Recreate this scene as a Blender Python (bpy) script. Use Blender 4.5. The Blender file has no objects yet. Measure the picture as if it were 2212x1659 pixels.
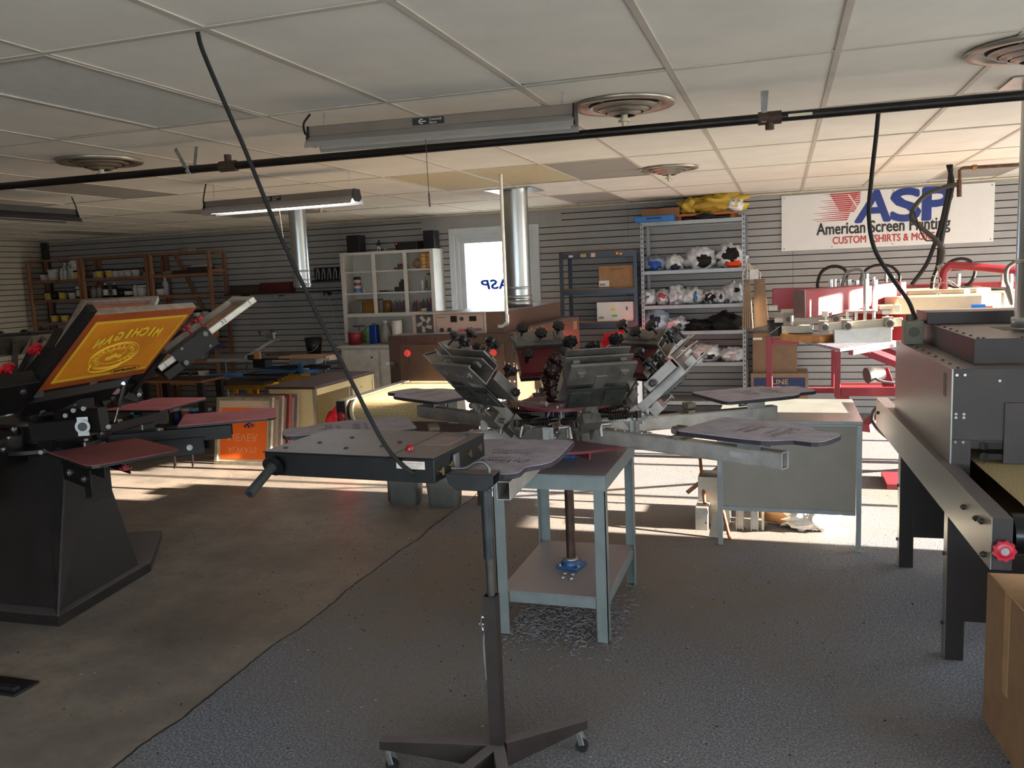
import bpy, bmesh, math, random
from mathutils import Vector, Matrix, Euler, noise
S = bpy.context.scene
COL = S.collection
PI = math.pi
rnd = random.Random(7)
# ---------------------------------------------------------------- camera
FPX, YAW, PIT, ROL, ZC = 1814.5, .315017, .129816, -.042357, 1.67
_cy, _sy, _cp, _sp = math.cos(YAW), math.sin(YAW), math.cos(PIT), math.sin(PIT)
FW = Vector((-_sy*_cp, _cy*_cp, -_sp)); _r = Vector((_cy, _sy, 0)); _u = _r.cross(FW)
_c, _s = math.cos(ROL), math.sin(ROL)
RT, UP = _c*_r+_s*_u, -_s*_r+_c*_u
cam = bpy.data.objects.new('camera', bpy.data.cameras.new('camera')); COL.objects.link(cam)
cam.data.sensor_width = 36; cam.data.lens = FPX*36/2212; cam.data.clip_start = .05; cam.data.clip_end = 200
cam.matrix_world = Matrix(((RT.x, UP.x, -FW.x, 0), (RT.y, UP.y, -FW.y, 0), (RT.z, UP.z, -FW.z, ZC), (0, 0, 0, 1)))
S.camera = cam
# ---------------------------------------------------------------- light
S.view_settings.view_transform = 'Standard'; S.view_settings.look = 'None'
S.view_settings.exposure = 0.65; S.view_settings.gamma = 1; S.view_settings.use_curve_mapping = False
w = bpy.data.worlds.new('world'); S.world = w; w.use_nodes = True
bg = w.node_tree.nodes['Background']; bg.inputs[0].default_value = (.82, .91, 1.0, 1); bg.inputs[1].default_value = 8.0
sl = bpy.data.lights.new('sun', 'SUN'); sl.energy = 56; sl.angle = .009; sl.color = (1.0, .87, .71)
so = bpy.data.objects.new('sun', sl); COL.objects.link(so)
so.rotation_euler = Vector((-1, 0, -.17)).to_track_quat('-Z', 'Y').to_euler(); so.location = (8, 7, 4)
# ---------------------------------------------------------------- pixel helpers (measure, then build at real depth)
def ray(x, y): return FW+(x-1106)/FPX*RT-(y-829.5)/FPX*UP
CP = Vector((0, 0, ZC))
def aZ(x, y, z=0.): d = ray(x, y); return CP+d*((z-ZC)/d.z)
def aY(x, y, Y): d = ray(x, y); return CP+d*(Y/d.y)
# ---------------------------------------------------------------- materials
_mc = {}
def lin(h):
    c = [int(h[i:i+2], 16)/255 for i in (0, 2, 4)]
    return tuple((v/12.92 if v <= .04045 else ((v+.055)/1.055)**2.4) for v in c)+(1,)
def mt(h, r=.55, m=0., v=.12, s=9., b=0., e=0., t=0., dust=0., aniso=None):
    k = (h, r, m, v, s, b, e, t, dust, aniso)
    if k in _mc: return _mc[k]
    M = bpy.data.materials.new('m_'+h); M.use_nodes = True; nt = M.node_tree; N = nt.nodes; L = nt.links
    P = N['Principled BSDF']; P.inputs['Roughness'].default_value = r; P.inputs['Metallic'].default_value = m
    base = lin(h); P.inputs['Base Color'].default_value = base
    if v or b or dust:
        tc = N.new('ShaderNodeTexCoord'); nz = N.new('ShaderNodeTexNoise'); nz.inputs['Scale'].default_value = s
        nz.inputs['Detail'].default_value = 6; nz.inputs['Roughness'].default_value = .62
        if aniso:
            mp = N.new('ShaderNodeMapping'); mp.inputs['Scale'].default_value = aniso
            L.new(tc.outputs['Object'], mp.inputs[0]); L.new(mp.outputs[0], nz.inputs['Vector'])
        else: L.new(tc.outputs['Object'], nz.inputs['Vector'])
        cr = N.new('ShaderNodeValToRGB'); a = [max(0, c*(1-1.5*v)) for c in base[:3]]; z = [min(1, c*(1+1.5*v)) for c in base[:3]]
        cr.color_ramp.elements[0].position = .3; cr.color_ramp.elements[1].position = .7
        cr.color_ramp.elements[0].color = (*a, 1); cr.color_ramp.elements[1].color = (*z, 1)
        L.new(nz.outputs['Fac'], cr.inputs[0]); src = cr.outputs[0]
        if dust:
            g = N.new('ShaderNodeNewGeometry'); sx = N.new('ShaderNodeSeparateXYZ'); L.new(g.outputs['Normal'], sx.inputs[0])
            mr = N.new('ShaderNodeMapRange'); mr.inputs[1].default_value = .6; mr.inputs[2].default_value = .98; mr.inputs[4].default_value = dust
            L.new(sx.outputs['Z'], mr.inputs[0]); mx = N.new('ShaderNodeMix'); mx.data_type = 'RGBA'
            L.new(mr.outputs[0], mx.inputs['Factor']); L.new(src, mx.inputs['A']); mx.inputs['B'].default_value = lin('9a9092'); src = mx.outputs['Result']
        L.new(src, P.inputs['Base Color'])
        rr = N.new('ShaderNodeMapRange'); rr.inputs[3].default_value = max(0, r-.08); rr.inputs[4].default_value = min(1, r+.08)
        L.new(nz.outputs['Fac'], rr.inputs[0]); L.new(rr.outputs[0], P.inputs['Roughness'])
        if b:
            bu = N.new('ShaderNodeBump'); bu.inputs['Strength'].default_value = b; bu.inputs['Distance'].default_value = .01
            L.new(nz.outputs['Fac'], bu.inputs['Height']); L.new(bu.outputs[0], P.inputs['Normal'])
    if e: P.inputs['Emission Color'].default_value = base; P.inputs['Emission Strength'].default_value = e
    if t: P.inputs['Transmission Weight'].default_value = t; P.inputs['IOR'].default_value = 1.3
    _mc[k] = M; return M
# ---------------------------------------------------------------- mesh builder
def rotm(az, ax='Z'): return Matrix.Rotation(az, 4, ax)
def T(x, y, z): return Matrix.Translation((x, y, z))
class MB:
    def __init__(s, root=None):
        s.v = []; s.f = []; s.mi = []; s.sm = []; s.k = 0; s.B = Matrix(); s.M = Matrix(); s.cuts = []
        if root is not None: s.B = root.matrix_basis.inverted()
    def add(s, vs, fs, smooth=False):
        n = len(s.v); A = s.B@s.M
        s.v += [tuple(A@Vector(p)) for p in vs]
        for f in fs: s.f.append([n+i for i in f]); s.mi.append(s.k); s.sm.append(smooth)
        return s
    def cut(s): s.cuts.append((len(s.v), len(s.f))); return s      # what follows is a piece of its own
    def box(s, x0, x1, y0, y1, z0, z1):
        v = [(x0,y0,z0),(x1,y0,z0),(x1,y1,z0),(x0,y1,z0),(x0,y0,z1),(x1,y0,z1),(x1,y1,z1),(x0,y1,z1)]
        return s.add(v, [(3,2,1,0),(4,5,6,7),(0,1,5,4),(1,2,6,5),(2,3,7,6),(3,0,4,7)])
    def bar(s, p0, p1, w, h, up=(0,0,1)):
        p0, p1 = Vector(p0), Vector(p1); d = (p1-p0).normalized(); u = Vector(up)
        if abs(d.dot(u)) > .98: u = Vector((0,1,0))
        a = d.cross(u).normalized(); b = a.cross(d).normalized(); vs = []
        for p in (p0, p1):
            for i, j in ((-1,-1),(1,-1),(1,1),(-1,1)): vs.append(p+a*(i*w/2)+b*(j*h/2))
        return s.add(vs, [(0,1,2,3),(7,6,5,4),(0,4,5,1),(1,5,6,2),(2,6,7,3),(3,7,4,0)])
    def tube(s, pts, r, n=10, cap=True, rr=None):
        P = [Vector(p) for p in pts]; up = None; rings = []
        for i, p in enumerate(P):
            d = (P[min(i+1, len(P)-1)]-P[max(i-1, 0)])
            d = d.normalized() if d.length > 1e-9 else Vector((0,0,1))
            if up is None:
                t = Vector((0,0,1)) if abs(d.z) < .9 else Vector((1,0,0)); up = d.cross(t).normalized()
            a = (up-d*up.dot(d)); a = a.normalized() if a.length > 1e-6 else d.orthogonal().normalized(); up = a; b = d.cross(a)
            q = rr[i] if rr else r
            rings.append([p+(a*math.cos(2*PI*k/n)+b*math.sin(2*PI*k/n))*q for k in range(n)])
        vs = [v for R in rings for v in R]; fs = []
        for i in range(len(P)-1):
            for k in range(n): fs.append((i*n+k, i*n+(k+1) % n, (i+1)*n+(k+1) % n, (i+1)*n+k))
        s.add(vs, fs, True)
        if cap:
            s.add(rings[0], [tuple(range(n))[::-1]]); s.add(rings[-1], [tuple(range(n))])
        return s
    def cyl(s, p0, p1, r, r2=None, n=18): return s.tube([p0, p1], r, n, True, [r, r if r2 is None else r2])
    def prism(s, poly, z0, z1, axis='z'):
        n = len(poly)
        f = {'z': lambda a, b, c: (a, b, c), 'y': lambda a, b, c: (a, c, b), 'x': lambda a, b, c: (c, a, b)}[axis]
        vs = [f(a, b, z0) for a, b in poly]+[f(a, b, z1) for a, b in poly]
        fl = [tuple(range(n))[::-1], tuple(range(n, 2*n))]+[(i, (i+1) % n, n+(i+1) % n, n+i) for i in range(n)]
        if axis == 'y': fl = [q[::-1] for q in fl]
        return s.add(vs, fl)
    def lathe(s, prof, c=(0,0,0), n=24, smooth=True):
        vs = []; fs = []; m = len(prof)
        for k in range(n):
            a = 2*PI*k/n
            for r, z in prof: vs.append((c[0]+r*math.cos(a), c[1]+r*math.sin(a), c[2]+z))
        for k in range(n):
            for i in range(m-1): fs.append((k*m+i, ((k+1) % n)*m+i, ((k+1) % n)*m+i+1, k*m+i+1))
        return s.add(vs, fs, smooth)
    def knob(s, p, d, r=.022, h=.02, lobes=8, stem=.03, sr=.006):
        p, d = Vector(p), Vector(d).normalized(); q = d.to_track_quat('Z', 'Y').to_matrix().to_4x4(); old = s.M.copy()
        s.M = old@T(*p)@q; n = lobes*4; pl = []
        for i in range(n):
            a = 2*PI*i/n; k = r*(1+.09*math.cos(lobes*a)); pl.append((k*math.cos(a), k*math.sin(a)))
        s.cyl((0,0,0), (0,0,stem), sr, n=8); s.cyl((0,0,stem-.2*h), (0,0,stem+.3*h), r*.6, n=12)
        s.prism(pl, stem+.25*h, stem+h); s.cyl((0,0,stem+h), (0,0,stem+h*1.15), r*.75, r*.5, n=16)
        s.M = old; return s
    def blob(s, c, r, seed=0, amp=.25, f=3., n=18, m=10, flat=None):
        vs = []; fs = []; c = Vector(c)
        for j in range(m+1):
            th = PI*j/m
            for i in range(n):
                a = 2*PI*i/n; d = Vector((math.sin(th)*math.cos(a), math.sin(th)*math.sin(a), math.cos(th)))
                q = noise.noise(d*f+Vector((seed*3.1, seed, 0)))+.6*noise.noise(d*f*2.3+Vector((0, seed*2.7, 5)))
                k = 1+amp*q; p = c+Vector((d.x*r[0]*k, d.y*r[1]*k, d.z*r[2]*k))
                if flat is not None and p.z < flat: p.z = flat
                vs.append(p)
        for j in range(m):
            for i in range(n): fs.append((j*n+i, (j+1)*n+i, (j+1)*n+(i+1) % n, j*n+(i+1) % n))
        return s.add(vs, fs, True)
    def build(s, name, mats, parent=None, bev=0., org=None, kind=None, label=None, solid=0., sub=0, seg=2):
        if not isinstance(mats, (list, tuple)): mats = [mats]
        if s.cuts:
            c = [q for q in [(0, 0)]+s.cuts+[(len(s.v), len(s.f))]]; o = None
            for (v0, f0), (v1, f1) in zip(c, c[1:]):
                if v1 <= v0: continue
                q = MB(); q.v = s.v[v0:v1]; q.f = [[i-v0 for i in f] for f in s.f[f0:f1]]; q.mi = s.mi[f0:f1]; q.sm = s.sm[f0:f1]
                o = q.build(name, mats, parent, bev, org, kind, label, solid, sub, seg)
            return o
        V = s.v; loc = Vector((0,0,0))
        if parent is None and V:
            xs, ys, zs = zip(*V); loc = Vector(((min(xs)+max(xs))/2, (min(ys)+max(ys))/2, min(zs)))
            V = [(x-loc.x, y-loc.y, z-loc.z) for x, y, z in V]
        me = bpy.data.meshes.new(name); me.from_pydata(V, [], s.f); me.update()
        for m_ in mats: me.materials.append(m_)
        me.polygons.foreach_set('material_index', s.mi); me.polygons.foreach_set('use_smooth', s.sm); me.update()
        o = bpy.data.objects.new(name, me); COL.objects.link(o); o.location = loc
        if parent is not None: o.parent = parent
        if bev:
            b = o.modifiers.new('bevel', 'BEVEL'); b.width = bev; b.segments = seg; b.limit_method = 'ANGLE'; b.angle_limit = .7
        if sub: q = o.modifiers.new('sub', 'SUBSURF'); q.levels = q.render_levels = sub
        if kind: o['kind'] = kind
        if label: o['label'] = label
        return o
def tag(o, label, cat, group=None, kind=None):
    o['label'] = label; o['category'] = cat
    if group: o['group'] = group
    if kind: o['kind'] = kind
    return o
def thing(name, label, cat, loc=(0,0,0), rz=0., group=None):
    o = bpy.data.objects.new(name, None); COL.objects.link(o); o.empty_display_size = .1
    o.location = loc; o.rotation_euler = (0,0,rz)
    o.matrix_basis = T(*loc)@rotm(rz)
    return tag(o, label, cat, group)
def copy_tree(o, parent=None):
    c = o.copy(); COL.objects.link(c)
    if parent is not None: c.parent = parent
    for ch in list(o.children): copy_tree(ch, c)
    return c
def copy_at(o, loc, rz=None, label=None):
    c = copy_tree(o); c.location = loc
    if rz is not None: c.rotation_euler = (0,0,rz)
    if label: c['label'] = label
    return c
def smooth_pts(pts, k=8):
    P = [Vector(p) for p in pts]; P = [P[0]*2-P[1]]+P+[P[-1]*2-P[-2]]; out = []
    for i in range(1, len(P)-2):
        for j in range(k):
            t = j/k; a, b, c, d = P[i-1], P[i], P[i+1], P[i+2]
            out.append(.5*((2*b)+(c-a)*t+(2*a-5*b+4*c-d)*t*t+(3*b-3*c+d-a)*t**3))
    out.append(P[-2]); return out
ORD = ['first', 'second', 'third', 'fourth', 'fifth', 'sixth', 'seventh', 'eighth', 'ninth', 'tenth', 'eleventh', 'twelfth', 'thirteenth', 'fourteenth', 'fifteenth']
_dg = None
def text_mesh(string, M, W, H, mat, parent, name='lettering', bold=.0, shear=0., mirror=False, ext=.0015, align='CENTER', label=None, root_inv=None):
    """lettering fitted to a W x H rectangle; M maps (x right, y up, z out) from the rectangle's lower-left corner"""
    cu = bpy.data.curves.new(name, 'FONT'); cu.body = string; cu.size = 1;  cu.shear = shear; cu.align_x = align
    cu.resolution_u = 3; cu.extrude = 0
    o = bpy.data.objects.new('tmp', cu); COL.objects.link(o); dg = bpy.context.evaluated_depsgraph_get()
    me = bpy.data.meshes.new_from_object(o.evaluated_get(dg)); COL.objects.unlink(o); bpy.data.objects.remove(o)
    xs = [v.co.x for v in me.vertices]; ys = [v.co.y for v in me.vertices]
    x0, x1, y0, y1 = min(xs), max(xs), min(ys), max(ys)
    A = (root_inv if root_inv is not None else Matrix())@M
    co = []
    for v in me.vertices:
        a = (v.co.x-x0)/(x1-x0); a = 1-a if mirror else a
        co.append(Vector((a*W, (v.co.y-y0)/(y1-y0)*H, ext)))
    fs = [list(p.vertices) for p in me.polygons]; bpy.data.meshes.remove(me); vs = []; F = []
    d = bold*H*.9                       # heavier strokes: the same outline laid down nine times, a stroke's fraction apart
    for i, (dx, dy) in enumerate([(0, 0)]+([(d*math.cos(k*PI/4), d*math.sin(k*PI/4)) for k in range(8)] if bold else [])):
        n = len(vs); vs += [tuple(A@(c+Vector((dx, dy, i*.00025)))) for c in co]; F += [[n+j for j in f] for f in fs]
    me = bpy.data.meshes.new(name); me.from_pydata(vs, [], F)
    me.materials.clear(); me.materials.append(mat); me.update()
    for p in me.polygons: p.material_index = 0
    ob = bpy.data.objects.new(name, me); COL.objects.link(ob)
    if parent is not None: ob.parent = parent
    if label: ob['label'] = label
    return ob
def face_M(o, xd, yd):
    """matrix with origin o, x along xd, y along yd"""
    x = Vector(xd).normalized(); y = Vector(yd).normalized(); z = x.cross(y)
    return Matrix(((x.x, y.x, z.x, o[0]), (x.y, y.y, z.y, o[1]), (x.z, y.z, z.z, o[2]), (0,0,0,1)))
# common materials
STEEL = mt('a9aaa8', .38, .85, .12, 14); DSTEEL = mt('6b6d6c', .45, .8, .2, 12); CHROME = mt('d5d7d8', .16, 1, .05, 20)
GALV = mt('aab0b2', .34, .9, .16, 22); BLACK = mt('17181a', .45, 0, .2, 10); BLKMET = mt('1d1c1d', .42, .3, .25, 8, dust=.12)
RUBBER = mt('0c0c0c', .75, 0, .2, 20); RED = mt('b01522', .35, 0, .12, 8); WHITE = mt('e2e2de', .5, 0, .05, 8)
ALU = mt('b3b0aa', .42, .6, .16, 12, dust=.3); CARD = mt('8e6c4c', .85, 0, .1, 12); WOOD = mt('845c44', .6, 0, .22, 3, aniso=(8, 8, 1))
KNOBBLK = mt('141416', .35, 0, .1, 20); MAROON = mt('6b1e2b', .5, 0, .12, 9, dust=.3)
# ================================================================= SETTING
WX0, WX1, WY0, WY1, CH = -10.4, 4.4, -2.6, 9.83, 2.433
# floor: vinyl on the left, worn carpet on the right of a seam at x = -2.26
fm = bpy.data.materials.new('m_floor'); fm.use_nodes = True
def _floor(nt):
    N = nt.nodes; L = nt.links; P = N['Principled BSDF']; tc = N.new('ShaderNodeTexCoord')
    def nz(s, d=8, r=.6):
        n = N.new('ShaderNodeTexNoise'); n.inputs['Scale'].default_value = s; n.inputs['Detail'].default_value = d; n.inputs['Roughness'].default_value = r
        L.new(tc.outputs['Object'], n.inputs['Vector']); return n.outputs['Fac']
    def ramp(src, stops):
        c = N.new('ShaderNodeValToRGB'); e = c.color_ramp.elements
        while len(e) < len(stops): e.new(.5)
        for i, (p, h) in enumerate(stops): e[i].position = p; e[i].color = lin(h) if isinstance(h, str) else h
        L.new(src, c.inputs[0]); return c.outputs[0]
    def mix(f, a, b, mode='MIX'):
        m = N.new('ShaderNodeMix'); m.data_type = 'RGBA'; m.blend_type = mode
        for k, v in (('Factor', f), ('A', a), ('B', b)):
            if hasattr(v, 'is_output'): L.new(v, m.inputs[k])
            else: m.inputs[k].default_value = v
        return m.outputs['Result']
    def math_(op, a, b):
        m = N.new('ShaderNodeMath'); m.operation = op
        for i, v in enumerate((a, b)):
            if hasattr(v, 'is_output'): L.new(v, m.inputs[i])
            else: m.inputs[i].default_value = v
        return m.outputs[0]
    sx = N.new('ShaderNodeSeparateXYZ'); L.new(tc.outputs['Object'], sx.inputs[0])
    vinyl = ramp(nz(1.3, 9, .6), [(.3, '5a524b'), (.5, '7c736a'), (.7, '98897a')])
    vinyl = mix(ramp(nz(5, 9, .7), [(.45, (0,0,0,1)), (.62, (.6,.6,.6,1))]), vinyl, lin('665f59'))
    carpet = ramp(nz(110, 4, .85), [(.36, '3a3b3f'), (.5, '64666c'), (.64, 'a0a2a9')])
    carpet = mix(ramp(nz(.9, 6, .55), [(.42, (0,0,0,1)), (.66, (.75,.75,.75,1))]), carpet, lin('72695f'))
    dirt = ramp(nz(24, 8, .75), [(.5, (0,0,0,1)), (.72, (.5,.5,.5,1))])
    base_edge = math_('ADD', sx.outputs['X'], math_('MULTIPLY', math_('SUBTRACT', nz(1.6, 4, .6), .5), .12))
    side = math_('GREATER_THAN', base_edge, -2.262)
    col = mix(side, vinyl, carpet); col = mix(dirt, col, lin('5b5450'))
    # trodden brown dust around the press table
    vm = N.new('ShaderNodeVectorMath'); vm.operation = 'DISTANCE'; L.new(tc.outputs['Object'], vm.inputs[0]); vm.inputs[1].default_value = (-1.4, 4.4, 0)
    near = N.new('ShaderNodeMapRange'); near.inputs[1].default_value = 1.9; near.inputs[2].default_value = .5; L.new(vm.outputs['Value'], near.inputs[0])
    near2 = math_('MULTIPLY', near.outputs[0], ramp(nz(3, 8, .7), [(.35, (.35,.35,.35,1)), (.6, (1,1,1,1))]))
    col = mix(near2, col, lin('776a5c'))
    seam = math_('LESS_THAN', math_('ABSOLUTE', math_('ADD', base_edge, 2.262), 0), .006)
    col = mix(seam, col, lin('2a2622'))
    L.new(col, P.inputs['Base Color'])
    rg = math_('ADD', math_('MULTIPLY', side, .4), math_('ADD', math_('MULTIPLY', nz(6, 6, .7), .3), .32)); L.new(rg, P.inputs['Roughness'])
    P.inputs['Specular IOR Level'].default_value = .4
    bu = N.new('ShaderNodeBump'); bu.inputs['Distance'].default_value = .006
    L.new(math_('ADD', math_('MULTIPLY', side, .7), .12), bu.inputs['Strength']); L.new(nz(150, 4, .8), bu.inputs['Height']); L.new(bu.outputs[0], P.inputs['Normal'])
_floor(fm.node_tree)
def struct(mb, name, mats, **k):
    mb2 = mb.build(name, mats, **k); mb2['kind'] = 'structure'; return mb2
b = MB(); b.box(WX0-.1, WX1+.1, WY0-.1, WY1+.1, -.1, 0); fl = struct(b, 'floor', fm)
fl.location = (0,0,0)
for v in fl.data.vertices: v.co += Vector(((WX0+WX1)/2, (WY0+WY1)/2, -.1))
b = MB(); b.box(-60, 60, -60, 60, -.35, -.25); struct(b, 'ground', mt('a9a49a', .9, 0, .08, 1))
# ---- ceiling: loose tiles in a grid
GX, GY, TW, TD = -.4178, 3.435, .6096, 1.2192
grey = {(-2, 2), (-8, 1), (-14, 4), (-3, 4), (3, 4), (-8, 3), (-9, 3)}; cream = {(-4, 2), (-3, 2)}
trof = {(-4, -1): 'front', (-10, 1): 'left'}
tb = MB()
for i in range(-17, 8):
    for j in range(-5, 6):
        x0 = max(GX+i*TW, WX0); x1 = min(x0+TW if GX+i*TW >= WX0 else GX+(i+1)*TW, WX1); y0 = max(GY+j*TD, WY0); y1 = min(GY+(j+1)*TD, WY1)
        if x1-x0 < .03 or y1-y0 < .03 or (i, j) in trof: continue
        tb.k = 1 if (i, j) in grey else 2 if (i, j) in cream else 0
        dz = rnd.uniform(-.0015, .0015)
        if (i, j) == (-1, -1): y1 -= .035      # a slipped tile leaves a dark gap
        tb.box(x0+.006, x1-.006, y0+.006, y1-.006, CH+.001+dz, CH+.013)
ceil = struct(tb, 'ceiling', [mt('e0dcd2', .9, 0, .04, 3, b=.05), mt('95918a', .9, 0, .05, 3), mt('c2b596', .9, 0, .12, 60)])
g = MB()
for i in range(-16, 8):
    x = GX+i*TW; g.box(x-.012, x+.012, WY0, WY1, CH-.003, CH+.001)
for j in range(-4, 6):
    y = GY+j*TD; g.box(WX0, WX1, y-.012, y+.012, CH-.0034, CH+.0005)
struct(g, 'trim_1', mt('bcb6aa', .6, 0, .06, 6))
b = MB(); b.box(WX0-.2, WX1+.2, WY0-.2, WY1+.3, CH+.25, CH+.3); struct(b, 'ceiling_deck', mt('1c1b1a', .9))
# ---- slatwall
SLAT = mt('999795', .6, 0, .05, 4); GROOVE = mt('2b2a29', .8)
def slatwall(mb, a0, a1, z0, z1, place, pitch=.0762):
    z = z0; 
    while z < z1-.002:
        t = min(z+pitch-.011, z1); place(mb, a0, a1, z, t, 0, .012); z += pitch
WIN = (-3.915, -2.80, 2.225, .85)
b = MB(); 
def pl_b(m, a0, a1, z0, z1, d0, d1): m.box(a0, a1, WY1-d1, WY1-d0, z0, z1)
for a0, a1 in ((WX0, -10.35), (-10.30, -7.9), (-7.897, -5.46), (-5.457, WIN[0]), (WIN[1], -1.71), (-1.707, .10), (.103, 1.6), (1.603, 3.2), (3.203, WX1)):
    slatwall(b, a0, a1, .0, CH, pl_b)
slatwall(b, WIN[0], WIN[1], 0, WIN[3], pl_b)
b.box(-4.3, -2.5, WY1-.0135, WY1-.003, WIN[2]+.03, CH)
b.k = 1
b.box(WX0, WIN[0]+.02, WY1, WY1+.12, 0, CH+.25); b.box(WIN[1]-.02, WX1, WY1, WY1+.12, 0, CH+.25)
b.box(WIN[0], WIN[1], WY1, WY1+.12, WIN[2]-.02, CH+.25); b.box(WIN[0], WIN[1], WY1, WY1+.12, 0, WIN[3]+.02)
struct(b, 'wall_back', [SLAT, GROOVE])
b = MB()
def pl_l(m, a0, a1, z0, z1, d0, d1): m.box(WX0+d0, WX0+d1, a0, a1, z0, z1)
slatwall(b, WY0, 8.0, 0, CH, pl_l); slatwall(b, 8.003, WY1-.02, 0, CH, pl_l)
b.k = 1; b.box(WX0-.12, WX0, WY0-.12, WY1+.12, 0, CH+.25); struct(b, 'wall_left', [mt('a79f8e', .6, 0, .06, 4), GROOVE])  # slat colour warmed to hold the yellowish light on this wall
# right wall: storefront with mullions
b = MB(); pw = mt('b5b0a6', .7, 0, .05, 3)
b.box(WX1, WX1+.12, 4.3, 5.13, 0, CH+.25); b.box(WX1, WX1+.12, WY0-.12, -1.5, 0, CH+.25); b.box(WX1, WX1+.12, -1.5, 4.3, 2.16, CH+.25); b.box(WX1, WX1+.12, -1.5, 4.3, 0, .06); b.box(WX1, WX1+.12, 9.3, WY1+.12, 0, CH+.25); b.box(WX1, WX1+.12, 5.13, 9.3, 2.16, CH+.25); b.box(WX1, WX1+.12, 5.13, 9.3, 0, .06)
struct(b, 'wall_right', pw)
b = MB()
for y in (5.13, 6.06, 7.08, 7.5, 8.3, 9.3): b.box(WX1+.01, WX1+.11, y-.03, y+.03, .06, 2.16)
b.box(WX1+.02, WX1+.1, 5.13, 9.3, 2.1, 2.16)
struct(b, 'window_2', mt('9a9c9e', .35, .7))
b = MB(); [b.box(WX1+.01, WX1+.11, y-.03, y+.03, .06, 2.16) for y in (-1.5, .4, 2.35, 4.3)]; struct(b, 'window_4', mt('9a9c9e', .35, .7))
# unseen block added outside to keep the sun off the nearer windows
b = MB(); b.box(28, 34, -40, 4.7, -.25, 6.9); struct(b, 'sun_blocker', mt('a89c8c', .8, 0, .08, .5))
# wall behind the camera, with an unseen wide window added for sky fill
b = MB(); b.box(WX0, -3.0, WY0-.12, WY0, 0, CH+.25); b.box(3.0, WX1, WY0-.12, WY0, 0, CH+.25); b.box(-3.0, 3.0, WY0-.12, WY0, 0, .8); b.box(-3.0, 3.0, WY0-.12, WY0, 2.1, CH+.25)
struct(b, 'wall_front', pw)
b = MB()
for x in (-3.0, -1.0, 1.0, 3.0): b.box(x-.03, x+.03, WY0-.1, WY0-.02, .8, 2.1)
struct(b, 'fill_window', mt('9a9c9e', .35, .7))
# crown strip and corner post
b = MB(); b.box(WX0, WX1, WY1-.028, WY1-.012, CH-.02, CH-.004); struct(b, 'trim_2', mt('cfc3a4', .6))
b = MB(); b.box(-10.35, -10.24, WY1-.06, WY1-.0125, 0, CH-.02); struct(b, 'trim_3', mt('33302e', .7))
# ---- back window
wr = bpy.data.objects.new('window_1', None); COL.objects.link(wr); wr.location = (-3.36, WY1-.05, WIN[3]); wr['kind'] = 'structure'
wr.matrix_basis = T(-3.36, WY1-.05, WIN[3])
def ring(mb, x0, x1, z0, z1, t, y0, y1, bottom=True):
    mb.box(x0, x0+t, y0, y1, z0, z1); mb.box(x1-t, x1, y0, y1, z0, z1); mb.box(x0+t, x1-t, y0, y1, z1-t, z1)
    if bottom: mb.box(x0+t, x1-t, y0, y1, z0, z0+t)
wf = MB(wr); X0, X1, Z1, Z0 = WIN
ring(wf, X0-.02, X1+.02, Z0, Z1+.03, .075, WY1-.04, WY1+.03); ring(wf, X0+.055, X1-.055, Z0+.05, Z1-.04, .05, WY1-.02, WY1+.06); ring(wf, X0+.1, X1-.1, Z0+.1, Z1-.085, .07, WY1+.0, WY1+.09)
wf.build('window_frame', mt('c3c9cd', .4, .1, .04, 6), wr, bev=.004)
gm = bpy.data.materials.new('m_glass'); gm.use_nodes = True; nt = gm.node_tree; nt.nodes.clear()
o_ = nt.nodes.new('ShaderNodeOutputMaterial'); mx = nt.nodes.new('ShaderNodeMixShader'); tr = nt.nodes.new('ShaderNodeBsdfTransparent'); gl = nt.nodes.new('ShaderNodeBsdfGlossy')
gl.inputs['Roughness'].default_value = .02; mx.inputs[0].default_value = .06; tr.inputs[0].default_value = (.95, .98, 1, 1)
nt.links.new(tr.outputs[0], mx.inputs[1]); nt.links.new(gl.outputs[0], mx.inputs[2]); nt.links.new(mx.outputs[0], o_.inputs[0])
wg = MB(wr); wg.box(X0+.15, X1-.15, WY1+.04, WY1+.048, Z0+.15, Z1-.14); wg.build('window_pane', gm, wr)
wi = wr.matrix_basis.inverted(); GYW = WY1+.036
def wtxt(s, px0, py1, px1, py0, mat, bold=0., shear=0., mir=True):
    a = aY(px0, py1, GYW); c = aY(px1, py0, GYW)
    text_mesh(s, face_M((a.x, GYW, a.z), (1,0,0), (0,0,1)), c.x-a.x, c.z-a.z, mat, wr, bold=bold, shear=shear, mirror=mir, root_inv=wi)
wb = mt('1548c8', .5, 0, 0); wk = mt('6d7f92', .5, 0, 0)
wtxt('ASP', 1040, 625, 1103, 603, wb, bold=.07, shear=.15); wtxt('American Screen Printing', 1041, 635, 1150, 625, wk); wtxt('screenprinting.us', 1050, 639.5, 1110, 634.5, wk); wtxt('23-8511', 1056, 649.5, 1095, 642.5, wk)
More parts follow.
